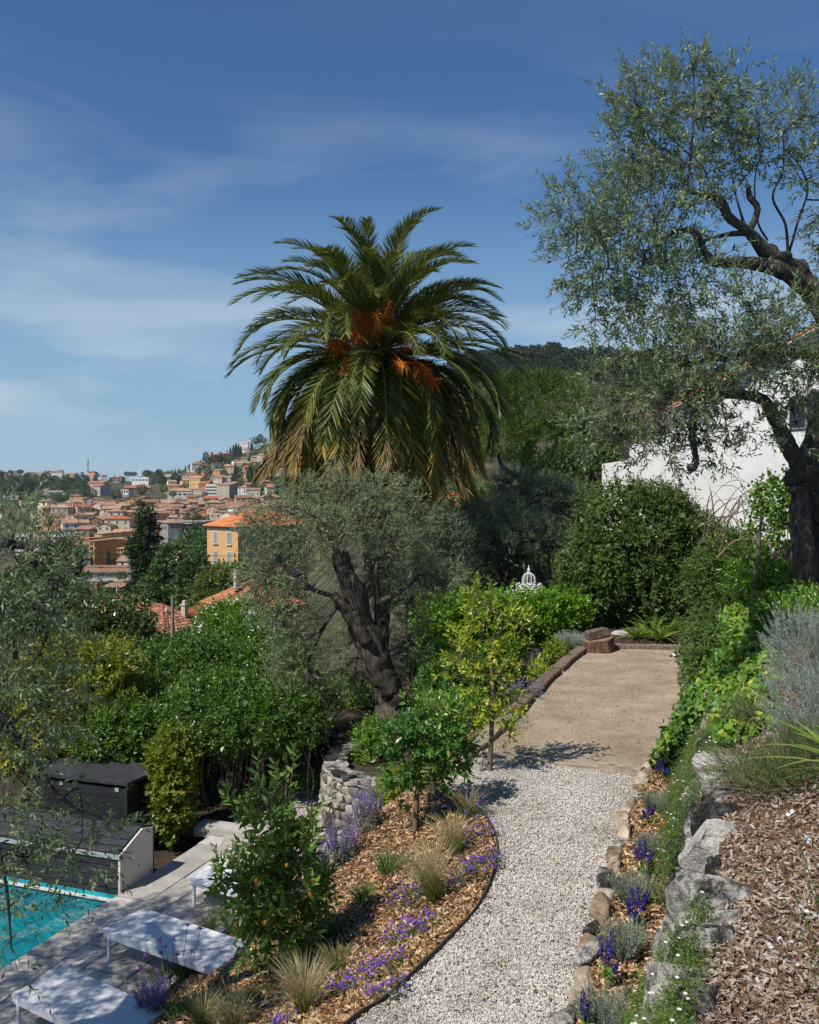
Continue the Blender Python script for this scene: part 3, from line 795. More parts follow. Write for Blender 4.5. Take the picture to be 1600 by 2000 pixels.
# ------------------------------------------------------------------ loungers
def lounger(name, back, left, label, length=1.75):
    zt = -1.40
    b, l = gp(*back, zt)[:2], gp(*left, zt)[:2]
    a1 = (l - b) / np.linalg.norm(l - b); wd = .66
    a2 = np.array([-a1[1], a1[0]])
    if a2[0] < 0: a2 = -a2
    c = b + a1 * wd / 2
    o = thing(name, (c[0], c[1], ZT), label, 'sun lounger', 'white sun loungers along the pool')
    P = lambda u, v, z: np.array([*(c + a2 * u + a1 * v), z])
    ro = math.atan2(a2[1], a2[0])
    r = rs(5)
    # sling top with rounded corners, a little proud of the frame
    def rounded(u0, u1, v0, v1, rad, n=5):
        out = []
        for cu, cv, s in ((u1 - rad, v1 - rad, 0), (u0 + rad, v1 - rad, 90), (u0 + rad, v0 + rad, 180), (u1 - rad, v0 + rad, 270)):
            for k in range(n):
                an = R(s + 90 * k / (n - 1)); out.append(P(cu + rad * math.cos(an), cv + rad * math.sin(an), 0)[:2])
        return np.array(out)
    mb = MB(); mb.prism(rounded(0, length, -wd / 2, wd / 2, .035), zt - .022, zt); mb.build('sling', M_mesh, o)
    fr = None
    for s in (-1, 1):
        mb = MB(); q = P(length / 2, s * (wd / 2 - .022), zt - .052); mb.box(q, (length - .1, .034, .055), ro); mb.build('side_rail', M_lounger, o)
    for u in (.03, length - .03):
        mb = MB(); q = P(u, 0, zt - .052); mb.box(q, (.034, wd - .1, .055), ro); mb.build('end_rail', M_lounger, o)
    for u in (.09, length - .12):
        for s in (-1, 1):
            v = s * (wd / 2 - .012)
            pts = [P(u - .05, v, zt - .05), P(u + .0, v, zt - .052), P(u + .03, v, zt - .075), P(u + .036, v, zt - .12), P(u + .036, v, ZT + .002)]
            mb = MB(); mb.tube(spline(pts, 12), .021, 8); mb.build('leg', M_lounger, o, smooth=True)
    # a small notch strip at the head end
    mb = MB(); q = P(-.012, -.15, zt - .018); mb.box(q, (.03, .26, .03), ro); mb.build('end_trim', M_lounger, o)
    return o
lounger('sun_lounger', (283, 1774), (205, 1812), 'flat white sun lounger between two others on the paving')
lounger('sun_lounger', (130, 1888), (10, 1946), 'nearest white sun lounger at the corner of the pool')
lounger('sun_lounger', (432, 1682), (366, 1714), 'far white sun lounger partly hidden behind the kumquat tree')

# ------------------------------------------------------------------ curved dry-stone wall
t = thing('curved_stone_wall', (-1.2, 15.2, ZT), 'curved stone wall with flat capstones round the olive tree bed', 'stone wall')
EC, EX, EY = np.array([-.33, 15.95]), 1.06, 1.42
def ring(a, rad): return EC + np.array([math.cos(a) * (EX + rad), math.sin(a) * (EY + rad)])
A0, A1 = R(105), R(300)
ztop, zbot = -.84, ZT - .05
mb = MB()
aa = np.linspace(A0, A1, 40)
for s in range(39):
    a, b = aa[s], aa[s + 1]
    q = [ring(a, -.03), ring(b, -.03), ring(b, -.30), ring(a, -.30)]
    mb.prism(q, zbot, ztop - .03)
mb.build('core', M_mortar, t)
r = rs(31)
z = zbot
while z < ztop - .06:
    h = r.uniform(.10, .16); h = min(h, ztop - .055 - z)
    if h < .04: break
    a = A0 + r.uniform(0, .08)
    while a < A1:
        w_ = r.uniform(.11, .24); da = w_ / 1.25
        p = ring(a + da / 2, -.035 + r.uniform(-.012, .015) + .10 * (1 - (z - zbot) / (ztop - zbot)))
        nrm = math.atan2(math.sin(a + da / 2) / EY, math.cos(a + da / 2) / EX)
        mb = MB(); rock(mb, (p[0], p[1], z + h / 2 + r.uniform(-.01, .01)), (.16, w_ * 1.06, h * r.uniform(1.0, 1.18)), int(r.integers(1e6)), 1, nrm, .5, .13, tilt=r.uniform(-.08, .08))
        mb.build('stone', M_wallstone, t)
        a += da
    z += h
a = A0
while a < A1:                                                      # capstones
    w_ = r.uniform(.22, .42); da = w_ / 1.15
    for k, (rad, dep) in enumerate(((-.08, .24), (-.27, .2))):
        aj = a + r.uniform(-.04, .04)
        p = ring(aj + da / 2, rad); nrm = math.atan2(math.sin(aj + da / 2) / EY, math.cos(aj + da / 2) / EX)
        mb = MB(); rock(mb, (p[0], p[1], ztop - .02 + r.uniform(-.012, .012)), (dep, w_, .075), int(r.integers(1e6)), 1, nrm, .55, .12)
        mb.build('capstone', M_rock, t)
    a += da

# ------------------------------------------------------------------ timbers and steel edging
def sleeper(name, a, b, wd, h, label, mat, seed, group=None, cat='timber', z=0.0):
    a, b = np.asarray(a, float), np.asarray(b, float)
    L = np.linalg.norm((b - a)[:2]); ang = math.atan2(b[1] - a[1], b[0] - a[0])
    r = rs(seed); n = max(6, int(L / .12))
    prof = [(-.5, 0), (-.5, .86), (-.42, 1), (-.1, .97), (.12, 1.0), (.42, .98), (.5, .84), (.5, 0)]
    V = []
    for i in range(n + 1):
        x = L * i / n
        for k, (p, q) in enumerate(prof):
            V.append([x, p * wd + .005 * r.normal() + .008 * math.sin(i * .4 + seed), q * h + (.004 * r.normal() if q else -.05)])
    V = np.array(V); m = len(prof)
    mb = MB()
    mb.add(V, [[i * m + k, (i + 1) * m + k, (i + 1) * m + (k + 1) % m, i * m + (k + 1) % m] for i in range(n) for k in range(m)])
    mb.add(V, [list(range(m))]); mb.add(V, [list(range(n * m + m - 1, n * m - 1, -1))])
    o = mb.build(name, mat)
    o.location = (a[0], a[1], a[2] + z); o.rotation_euler = (0, 0, ang)
    WL[o.name] = np.array(o.location)
    return tag(o, label, cat, group)
cl = [gp(x, y, .05) for x, y in ((893, 1487), (1003, 1394), (1030, 1362), (1085, 1310), (1137, 1268))]
gsl = 'wooden sleepers edging the sand court'
sleeper('sleeper', cl[0], cl[1], .24, .09, 'pale wooden sleeper beside the lemon tree trunk', M_palewood, 1, gsl, z=-.05)
sleeper('sleeper', cl[1] + np.array([.04, .1, 0]), cl[2], .22, .12, 'short dark sleeper stub halfway along the left side of the court', M_timber, 2, gsl, z=-.05)
sleeper('sleeper', cl[2] + np.array([.05, .12, 0]), cl[3], .24, .11, 'cracked dark sleeper beside the purple flowers', M_timber, 3, gsl, z=-.05)
sleeper('sleeper', cl[3] + np.array([.05, .12, 0]), cl[4], .24, .12, 'dark sleeper running up to the tree stump', M_timber, 4, gsl, z=-.05)
b0, b1 = gp(1185, 1259, .1), gp(1362, 1262, .1)
sleeper('sleeper', b0, b1, .2, .12, 'long brown sleeper across the far end of the sand court', M_timber, 6, gsl, z=-.1)
sleeper('sleeper', TB0 + np.array([-.05, 0, 0]), (TB0 + TB1) / 2 + np.array([.5, -.135, 0]), .16, .05, 'pale sleeper half sunk between gravel and sand under the tree shadow', M_palewood, 7, gsl, z=-.025)
sleeper('sleeper', (TB0 + TB1) / 2 + np.array([.5, -.135, 0]), TB1, .16, .115, 'pale sleeper between gravel and sand ending at the stone border', M_palewood, 8, gsl, z=-.03)
mb = MB()
n = len(EDGE); tg = unit(np.gradient(EDGE, axis=0)); nr = np.column_stack([-tg[:, 1], tg[:, 0]])
hh = .055 + .012 * np.sin(np.arange(n) * .3)
A = EDGE - nr * .006; B = EDGE + nr * .006
V = np.vstack([np.column_stack([A, np.full(n, -.16)]), np.column_stack([A, hh]), np.column_stack([B, hh]), np.column_stack([B, np.full(n, -.16)])])
Q = [[k * n + i, k * n + i + 1, ((k + 1) % 4) * n + i + 1, ((k + 1) % 4) * n + i] for i in range(n - 1) for k in range(4)]
mb.add(V, Q)
tag(mb.build('steel_edging', M_steel, origin=(*EDGE[40], 0)), 'thin rusty steel edging curving between mulch bed and gravel', 'edging')

# stump used as a stool, a cut log lying on it
sp = gp(1167, 1272, 0)
t = thing('tree_stump', sp, 'low round tree stump at the far corner of the sand court', 'tree stump')
r = rs(41)
V = []
k = 28
for zz, rad in ((-.02, .40), (.06, .385), (.18, .365), (.27, .36), (.29, .345)):
    for i in range(k):
        an = 6.2832 * i / k
        V.append([sp[0] + math.cos(an) * rad * (1 + .05 * math.sin(5 * an + 1) + .03 * math.sin(11 * an)), sp[1] + math.sin(an) * rad * (1 + .05 * math.sin(5 * an + 1) + .03 * math.sin(11 * an)), zz + (.05 * math.cos(an - .2) if zz > .2 else 0)])
V = np.array(V); mb = MB()
mb.add(V, [[a * k + i, a * k + (i + 1) % k, (a + 1) * k + (i + 1) % k, (a + 1) * k + i] for a in range(4) for i in range(k)])
mb.build('bark', M_stump, t)
mb = MB(); mb.add(V[4 * k:], [list(range(k))]); mb.build('cut_top', M_cutwood, t)
t = thing('cut_log', sp + np.array([-.03, .0, .3]), 'split brown log lying on top of the tree stump', 'log')
mb = MB(); q = sp + np.array([-.02, 0, .40])
mb.box(q, (.46, .24, .18), .25, jit=.012, r=r, tilt=[[.98, 0, -.17], [0, 1, 0], [.17, 0, .98]]); mb.build('bark', M_timber, t)
mb = MB(); q2 = q + np.array([.234 * math.cos(.25), .234 * math.sin(.25), .04]); mb.box(q2, (.012, .225, .165), .25, jit=.004, r=r, tilt=[[.98, 0, -.17], [0, 1, 0], [.17, 0, .98]]); mb.build('sawn_end', M_cutwood, t)

# ------------------------------------------------------------------ stone border and rock wall on the right
t = thing('stone_border', (float(XR(9.)), 9., 0), 'row of low ochre and grey stones edging the gravel path', 'stone edging')
r = rs(51); y = 4.2
while y < 12.55:
    L = r.uniform(.14, .34); d = r.uniform(.12, .2); h = r.uniform(.10, .22)
    yc = y + L / 2; x = float(XR(yc)) + .05 + r.uniform(-.035, .035)
    sl = math.atan2(1, float(XR(yc + .2) - XR(yc - .2)) / .4)
    mb = MB(); rock(mb, (x, yc, h * .22), (L * 1.12, d, h), int(r.integers(1e6)), 2, sl + r.uniform(-.2, .2), .4, .17, tilt=r.uniform(-.12, .12))
    mb.build('stone', M_rock if r.random() < .28 else M_ochrerock, t, smooth=False)
    y += L * r.uniform(.92, 1.02)
t = thing('rock_wall', (float(XR(7.)) + .8, 7., 0), 'rough retaining wall of big pale and dark grey rocks with plants in it', 'stone wall')
y = 3.0
while y < 11.4:
    L = r.uniform(.28, .56); yc = y + L / 2
    sl = math.atan2(1, float(XR(yc + .3) - XR(yc - .3)) / .6)
    for k, (d, z, hh, dp) in enumerate(((.80, .15, .5, .34), (.93, .48, .46, .34), (1.10, .86, .5, .42))):
        if k < 2 and r.random() < .15: continue
        yy = yc + r.uniform(-.12, .12); x = float(XR(yy)) + d + r.uniform(-.06, .06)
        mb = MB(); rock(mb, (x, yy, z + r.uniform(-.05, .05)), (L * r.uniform(.66, .96), dp * r.uniform(.85, 1.2), hh * r.uniform(.85, 1.15)), int(r.integers(1e6)), 3, sl + r.uniform(-.3, .3), .45, .24, tilt=r.uniform(-.3, .3))
        mb.build('rock', M_ochrerock if r.random() < .1 else M_rock, t, smooth=False)
    y += L * .93
# a few stones at the far end of the court and at the foot of the ivy
for k, (px, py, d, lab) in enumerate(((1352, 1250, (.34, .3, .34), 'grey stone at the far right corner of the sand court'), (1342, 1372, (.26, .2, .3), 'pale upright stone at the foot of the ivy'), (1212, 1246, (.5, .3, .3), 'dark boulder behind the far sleeper near the stump'), (1196, 1691, (.07, .06, .06), 'small brown pebble lying on the gravel beside the border'))):
    p = gp(px, py + 6, .02); mb = MB(); rock(mb, p + np.array([0, 0, d[2] * .3]), d, 70 + k, 2, k * 1.1, .3, .17)
    tag(mb.build('boulder', M_rock if k != 3 else M_ochrerock, origin=p), lab, 'stone', None)

# ------------------------------------------------------------------ garden lights, hose, litter
def spot(name, px, py, dirv, label, cap):
    p = gp(px, py, .08); d = unit(np.array(dirv, float))
    t = thing(name, p, label, 'garden light')
    mb = MB(); mb.tube([p + d * -.10, p + d * -.085, p + d * .06, p + d * .075], [.03, .038, .042, .045], 14); mb.build('lamp_body', M_darkmetal, t, smooth=False)
    mb = MB(); mb.tube([p + d * .0755, p + d * .10, p + d * .115, p + d * .12], [.047, .047, .042, .03], 14); mb.build('lamp_head', cap, t)
    mb = MB(); mb.tube([p + d * -.03 + np.array([.03, .03, -.02]), p + np.array([.06, .05, -.06]), p + np.array([.06, .05, -.16])], .012, 6); mb.build('stake', M_darkmetal, t)
spot('garden_spotlight', 1322, 1570, (.1, -.3, .95), 'dark grey garden spotlight pointing up beside the rock wall', M_greyedge)
spot('garden_spotlight', 1312, 1607, (-.9, -.35, -.2), 'garden spotlight with a bright orange red cap lying in the bark', M_redcap)
for k, (pts, lab) in enumerate((([(1292, 1640), (1280, 1655), (1275, 1680), (1262, 1720)], 'brown drip hose end beside the blue salvia'), ([(1222, 1920), (1216, 1945), (1206, 1970), (1200, 2010)], 'rusty brown drip hose lying in pale bark near the bottom edge'))):
    P = np.array([gp(x, y, .09) for x, y in pts]); mb = MB(); mb.tube(spline(P, 14), .011, 6)
    tag(mb.build('drip_hose', M_hose, origin=P[0]), lab, 'hose')
p = gp(1330, 1283, .02)
mb = MB(); r = rs(61); V = np.array([[x, y, .05 + .05 * r.random()] for y in (-.1, -.03, .04, .12) for x in (-.16, -.05, .06, .15)]); 
mb.add(V * np.array([1, 1, 1.2]) + p + np.array([0, 0, -.04]), [[a * 4 + b, a * 4 + b + 1, a * 4 + b + 5, a * 4 + b + 4] for a in range(3) for b in range(3)])
tag(mb.build('paper_scrap', M_paper, origin=p), 'crumpled white scrap of paper at the edge of the sand court', 'litter')

# ------------------------------------------------------------------ loose stones and chips
def scatter(name, P, size, mat, seed, shape, kind='stuff', label=None):
    r = rs(seed); n = len(P)
    if shape == 'stone':
        T = np.array([[1, .1, .1], [-.55, .85, 0], [-.5, -.9, -.1], [.15, 0, 1], [0, .1, -1.]])
        Fc = np.array([[0, 1, 3], [1, 2, 3], [2, 0, 3], [1, 0, 4], [2, 1, 4], [0, 2, 4]])
        sc = np.array([1, .8, .62])
    else:
        T = np.array([[-1, -.8, -.3], [1, -.55, -.3], [.9, .8, -.3], [-.8, .6, -.3], [-.85, -.7, .3], [.8, -.6, .35], [1, .6, .25], [-1, .7, .3]])
        Fc = np.array([[4, 5, 6, 7], [0, 1, 5, 4], [2, 3, 7, 6]])
        sc = np.array([1, .48, .22])
    V = T[None] * (1 + .28 * r.normal(size=(n, *T.shape))) * sc * (size * r.uniform(.5, 1.4, n) * .5)[:, None, None]
    if shape == 'chip': V[:, :, 0] *= r.uniform(.6, 1.5, n)[:, None]
    q = r.normal(size=(n, 4)); 
    if shape == 'chip': q[:, 1:3] *= .28
    q = unit(q); a, b, c, d = q.T
    Rm = np.stack([np.stack([1 - 2 * (c * c + d * d), 2 * (b * c - d * a), 2 * (b * d + c * a)], -1), np.stack([2 * (b * c + d * a), 1 - 2 * (b * b + d * d), 2 * (c * d - b * a)], -1), np.stack([2 * (b * d - c * a), 2 * (c * d + b * a), 1 - 2 * (b * b + c * c)], -1)], 1)
    V = np.einsum('nij,nkj->nki', Rm, V) + P[:, None]
    Q = (np.arange(n)[:, None, None] * len(T) + Fc[None]).reshape(-1, Fc.shape[1])
    mb = MB(); mb.add(V.reshape(-1, 3), Q, 0, np.repeat(r.random(n), len(Fc)))
    return tag(mb.build(name, mat), kind=kind, label=label)
def rand_between(n, seed, y0, y1, x0, x1, bias=1.6):
    """more pieces near the camera, where they show larger"""
    r = rs(seed); u = r.random(n * 2)
    e = 1 - bias
    Y = (y0 ** e + u * (y1 ** e - y0 ** e)) ** (1 / e) if abs(e) > 1e-6 else y0 * (y1 / y0) ** u
    a, b = x0(Y), x1(Y); wmax = (b - a).max()
    k = r.random(n * 2) < (b - a) / wmax
    Y, a, b = Y[k][:n], a[k][:n], b[k][:n]
    return a + (b - a) * r.random(len(Y)), Y, r
X, Y, r = rand_between(74000, 71, 5.7, 13.3, lambda y: XL(y) + .01, lambda y: XR(y) + .03, 1.5)
k = Y < court_y(X) - .04 + .09 * r.normal(size=len(X)) + .3 * (r.random(len(X)) < .04); X, Y = X[k], Y[k]
scatter('gravel', np.column_stack([X, Y, .008 + .012 * r.random(len(X)) + fl(np.column_stack([X, Y, X * 0]))]), .0215, M_gravel, 72, 'stone')
X, Y, r = rand_between(9500, 73, 12.3, 22, lambda y: XL(y) + .12, lambda y: XR(y) + .1, 1.3)
k = Y > court_y(X) + .05; X, Y = X[k], Y[k]
k = (r.random(len(X)) < .45 + .6 * (np.minimum(X - XL(Y), XR(Y) - X) < .5)); X, Y = X[k], Y[k]
scatter('grit', np.column_stack([X, Y, .016 + .004 * r.random(len(X)) + .35 * fl(np.column_stack([X, Y, X * 0]))]), .019, M_grit, 74, 'stone')
X, Y, r = rand_between(42000, 75, 5.8, 14.9, lambda y: XLOW(y), lambda y: XL(y) - .02, 1.2)
k = inpoly(np.column_stack([X, Y]), np.array([[-5, 5], [2, 5], [2, 14.9], [-.6, 14.9], [-1.6, 13.6], [-2.3, 12], [-3.3, 9.3]])); X, Y = X[k], Y[k]
scatter('wood_chips', np.column_stack([X, Y, garden(X, Y) + .022 + .016 * r.random(len(X)) + .02 * wob(np.column_stack([X, Y, X * 0]), 6, 4.0, 2)]), .042, M_chip, 76, 'chip')
X, Y, r = rand_between(7000, 77, 5.0, 12.5, lambda y: XR(y) + .1, lambda y: XR(y) + .68, 1.3)
scatter('wood_chips', np.column_stack([X, Y, .05 + .014 * r.random(len(X)) + .02 * wob(np.column_stack([X, Y, X * 0]), 7, 5.0, 2)]), .05, M_chip, 78, 'chip')
X, Y, r = rand_between(27000, 79, 2.9, 14, lambda y: XR(y) + 1.08, lambda y: XR(y) + 2.9, 1.5)
k = (X - XR(Y)) < .36 * Y ** 1. + .2; X, Y = X[k], Y[k]
scatter('bark_chips', np.column_stack([X, Y, z_upper(X, Y) + .016 + .014 * r.random(len(X)) + .02 * wob(np.column_stack([X, Y, X * 0]), 9, 4.0, 2)]), .037, M_bchip, 80, 'chip')
r = rs(83); n = 14000; Y = 2.9 + 9 * r.random(n) ** 1.2; X = XR(Y) + 1.05 + 1.8 * r.random(n)
scatter('bark_crumbs', np.column_stack([X, Y, z_upper(X, Y) + .022 + .012 * r.random(n) + .02 * wob(np.column_stack([X, Y, X * 0]), 9, 4.0, 2)]), .02, M_bchip, 84, 'chip')
# a little gravel patch below the curved wall
X, Y, r = rand_between(4500, 81, 14.0, 17.2, lambda y: y * 0 - 2.75, lambda y: y * 0 - 1.2, 1.2)
strip('lower_gravel', np.arange(13.9, 17.4, .25), lambda y: y * 0 - 2.85, lambda y: y * 0 - .9, 8, lambda X, Y: ZT + .03 + 0 * X, M_gravelbed)
scatter('gravel', np.column_stack([X, Y, ZT + .035 + .015 * r.random(len(X))]), .032, M_gravel, 82, 'stone')
# ------------------------------------------------------------------ trees
def E(px, py, Y, rx, ry, rd=None):
    """an ellipsoid of foliage: where it stands, and its half width, half height and half depth in metres"""
    p = at(px, py, Y); k = Y / F
    return (*p, rx * k, (rd if rd is not None else rx * k), ry * k)

def branchwork(mb, limbs, C, r, nsub, r1, r2, mat=0, sides=5):
    """boughs from the limbs to clusters of shoots, thin branches from boughs to each shoot"""
    LP = np.vstack(limbs)
    k = r.choice(len(C), min(nsub, len(C)), replace=False)
    sub = C[k]
    d = np.linalg.norm(C[:, None] - sub[None], axis=2); own = d.argmin(1)
    cen = np.array([C[own == i].mean(0) if (own == i).any() else sub[i] for i in range(len(sub))])
    order = np.argsort([np.linalg.norm(LP - c, axis=1).min() for c in cen])
    nodes = LP.copy()
    for i in order:
        c = cen[i]
        j = np.linalg.norm(nodes - c, axis=1).argmin(); p = nodes[j]
        L = np.linalg.norm(c - p)
        if L < .02: continue
        mid = (p + c) / 2 + np.array([0, 0, .12 * L]) + r.normal(size=3) * .09 * L
        P = spline([p, mid, c], 7)
        mb.tube(P, np.linspace(r1, r1 * .4, 7), sides, mat, cap=False)
        nodes = np.vstack([nodes, P[2:]])
    P = np.array([nodes[np.linalg.norm(nodes - c, axis=1).argmin()] for c in C])
    m = (P + C) / 2 + r.normal(size=C.shape) * .05
    sticks(mb, P, C, r2, r2 * .5, mat)

def olive(name, loc, limbs, ells, n, label, seed, tw, leafmat, barkmat=None, m=12, nsub=60, r1=.02, r2=.006, group=None, lo=.3, outw=.8, up=.35, front=0., gn=.1, burls=()):
    """limbs: list of (points, radii, sides)"""
    r = rs(seed)
    t = thing(name, loc, label, 'olive tree', group)
    mb = MB(); LP = []
    for pts, rad, sides in limbs:
        nn = max(8, len(pts) * 7)
        P = spline(pts, nn); Rr = np.interp(np.linspace(0, 1, nn), np.linspace(0, 1, len(rad)), rad)
        P = P + r.normal(size=P.shape) * Rr[:, None] * .04
        mb.tube(P, Rr, sides, 0, gnarl=gn if Rr.max() > .03 else 0, seed=int(r.integers(1e6))); LP.append(P)
    for q_, s_ in burls:
        V, Fc = ico(3); V = V * (1 + .28 * wob(V, int(r.integers(1e6)), 2.6, 4)[:, None]); mb.add(V * s_ + np.asarray(q_), Fc)
    trunk = mb.build('trunk', barkmat or M_bark, t, smooth=True)
    C, N = ell_samples(ells, n, r, lo, front)
    mb = MB(); branchwork(mb, LP, C, r, nsub, r1, r2)
    tag(mb.build('branches', barkmat or M_greystem, t), kind='stuff')
    T = unit(N * outw + rdir(r, len(C)) * .75 + np.array([0, 0, up]))
    mb = MB(); twigs(mb, C, T, r, m=m, mat=0, smat=1, **tw)
    mb.build('crown', [leafmat, M_greystem], t)
    return t

# the big olive on the right, leaning into the picture
D = 11.8
def A(*p): return [at(x, y, d) for x, y, d in p]
limbs = [
    (A((1606, 1235, 12.6), (1600, 1100, 12.6), (1594, 1000, 12.5), (1580, 925, 12.4)), [.31, .27, .25, .21], 18),
    (A((1582, 1190, 12.3), (1574, 1100, 12.2), (1566, 1020, 12.2), (1564, 955, 12.2)), [.16, .15, .13, .11], 12),
    (A((1572, 925, 12.4), (1545, 880, 12.2), (1515, 820, 12), (1490, 780, 11.8), (1440, 770, 11.6), (1390, 775, 11.5), (1360, 800, 11.4), (1352, 850, 11.3), (1360, 905, 11.2), (1345, 925, 11.2)), [.14, .11, .085, .07, .055, .05, .048, .04, .032, .02], 10),
    (A((1572, 925, 12.4), (1600, 850, 12.5), (1640, 740, 12.6), (1640, 660, 12.4), (1600, 590, 12.1), (1560, 540, 12), (1505, 500, 11.8), (1465, 455, 11.7), (1425, 425, 11.6), (1405, 388, 11.5), (1380, 380, 11.5), (1343, 372, 11.4)), [.2, .19, .2, .19, .17, .14, .10, .065, .06, .055, .042, .03], 14),
    (A((1575, 560, 12), (1530, 530, 11.8), (1470, 512, 11.7), (1395, 512, 11.5), (1372, 480, 11.5), (1358, 455, 11.4), (1320, 452, 11.4), (1290, 470, 11.3), (1262, 490, 11.3)), [.13, .11, .075, .055, .04, .035, .028, .02, .012], 10),
    (A((1470, 465, 11.7), (1455, 455, 11.7), (1400, 462, 11.6), (1360, 475, 11.5)), [.06, .04, .025, .02], 7),
    (A((1460, 460, 11.7), (1480, 410, 11.7), (1465, 385, 11.7), (1462, 360, 11.7)), [.05, .04, .035, .025], 8),
    (A((1640, 690, 12.5), (1560, 690, 12), (1480, 690, 11.7), (1400, 700, 11.5), (1330, 712, 11.4), (1275, 690, 11.3)), [.12, .07, .055, .045, .035, .015], 9),
    (A((1343, 372, 11.4), (1352, 280, 11.4), (1358, 200, 11.4), (1352, 120, 11.4)), [.018, .014, .010, .006], 5),
    (A((1395, 385, 11.5), (1375, 330, 11.4), (1345, 300, 11.3), (1300, 260, 11.2)), [.016, .012, .010, .006], 5),
    (A((1540, 510, 11.9), (1535, 440, 11.9), (1510, 385, 11.9), (1530, 330, 11.9), (1530, 260, 11.9)), [.022, .018, .016, .012, .007], 5),
    (A((1540, 500, 12), (1560, 430, 12), (1578, 370, 12), (1560, 320, 12), (1530, 290, 12)), [.018, .016, .014, .011, .006], 5),
    (A((1500, 470, 11.8), (1480, 430, 11.8), (1475, 350, 11.8), (1490, 290, 11.8)), [.016, .013, .010, .006], 5),
    (A((1455, 440, 11.7), (1440, 390, 11.6), (1430, 340, 11.6)), [.02, .014, .009], 5),
]
ells = [E(1270, 430, D, 120, 110, 1.3), E(1140, 420, D, 85, 60, .8), E(1310, 210, D, 105, 70, .8), E(1345, 158, D, 66, 36, .5), E(1420, 170, D, 42, 44, .5), E(1225, 178, D, 48, 26, .3), E(1330, 290, D, 120, 80, .9),
        E(1240, 290, D, 75, 70, .7), E(1545, 235, D, 85, 62, .8), E(1452, 240, D, 55, 55, .5), E(1455, 300, D, 55, 35, .5), E(1190, 510, D, 95, 80, 1.0), E(1310, 560, D, 100, 75, 1.0),
        E(1150, 615, D, 28, 55, .3), E(1230, 620, D, 36, 42, .4), E(1430, 620, D - .5, 130, 65, 1.0), E(1550, 640, D - .5, 80, 80, .8), E(1270, 690, D - .3, 95, 48, .8), E(1400, 720, D - .5, 140, 55, 1.0),
        E(1210, 780, D - .2, 95, 62, .9), E(1290, 800, D - .3, 105, 60, .9), E(1180, 850, D, 60, 40, .5), E(1290, 880, D - .2, 70, 32, .5), E(1440, 810, D - .4, 70, 45, .5), E(1560, 740, D - .6, 70, 60, .7), E(1585, 330, D, 45, 40, .4),
        E(1560, 820, D - .7, 40, 50, .4), E(1400, 880, D - .3, 40, 28, .3), E(1390, 680, D - .8, 90, 50, .5), E(1490, 700, D - .8, 80, 50, .5), E(1340, 770, D - .8, 80, 40, .5), E(1700, 400, D + .5, 90, 160, 1.4), E(1720, 700, D + .5, 80, 140, 1.2)]
olive('olive_tree', at(1585, 1250, 12.6), limbs, ells, 3400, 'tall leaning olive tree with a thick gnarled trunk on the bank at the right', 101, dict(tl=.34, ll=.090, lw=.026, ang=50, droop=.12, stem=.0025, shape='quad', clump=.3), M_olive, M_bark, m=14, nsub=90, r1=.013, r2=.003, gn=.16, burls=[(at(x, y, d), s) for x, y, d, s in ((1508, 490, 11.8, .07), (1525, 502, 11.85, .09), (1405, 397, 11.5, .06), (1358, 458, 11.4, .045), (1560, 525, 11.98, .11), (1592, 570, 12.1, .14), (1560, 930, 12.3, .16), (1590, 915, 12.35, .17), (1535, 870, 12.15, .09), (1350, 915, 11.2, .05), (1490, 515, 11.75, .06), (1562, 960, 12.2, .12))])

# the olive at the left edge, hanging over the pool
limbs = [
    (A((-330, 1790, 7.6), (-300, 1500, 7.5), (-250, 1250, 7.3), (-180, 1120, 7.2)), [.3, .24, .2, .14], 14),
    (A((-180, 1120, 7.2), (-100, 1080, 7.1), (-10, 1060, 7.1), (60, 1070, 7.1), (110, 1100, 7.1)), [.11, .07, .045, .03, .012], 8),
    (A((-250, 1250, 7.3), (-120, 1330, 7), (-20, 1380, 6.9), (60, 1480, 6.9), (120, 1560, 6.9), (200, 1600, 6.9)), [.1, .06, .04, .025, .016, .006], 8),
    (A((-250, 1300, 7.3), (-120, 1500, 6.6), (-30, 1600, 6.5), (10, 1720, 6.4), (22, 1850, 6.4)), [.09, .05, .03, .012, .005], 7),
    (A((-300, 1500, 7.5), (-420, 1100, 8), (-560, 900, 8.4)), [.14, .11, .05], 8),
    (A((-250, 1250, 7.3), (-350, 1000, 7.6), (-420, 800, 7.8)), [.14, .1, .05], 8),
    (A((120, 1560, 6.9), (150, 1540, 6.9), (160, 1570, 6.9), (160, 1640, 6.9)), [.012, .008, .007, .004], 5),
]
ells = [E(40, 1080, 7.1, 80, 65, .8), E(30, 1160, 7.1, 95, 80, .9), E(20, 1270, 7, 95, 90, .9), E(40, 1400, 6.9, 85, 90, .8), E(60, 1520, 6.9, 85, 70, .6), E(60, 1620, 6.8, 95, 60, .5), E(180, 1655, 6.9, 60, 50, .35), E(90, 1690, 6.8, 60, 50, .35),
        E(20, 1720, 6.6, 50, 55, .4), E(25, 1010, 7.2, 40, 26, .4), E(105, 1180, 7.1, 45, 60, .5), E(60, 1745, 6.6, 35, 30, .2), E(30, 1880, 6.4, 22, 50, .2), E(70, 1340, 6.9, 70, 60, .6)]
big = [(-5.9, 8.2, 3.4, 1.5, 1.5, 1.2), (-5.0, 7.2, 2.8, 1.0, 1.2, .9), (-7.0, 8.8, 3.2, 1.4, 1.3, 1.3), (-5.6, 9.2, 2.4, 1.0, 1.2, .9), (-6.8, 7.2, 2.2, 1.4, 1.2, 1.1)]
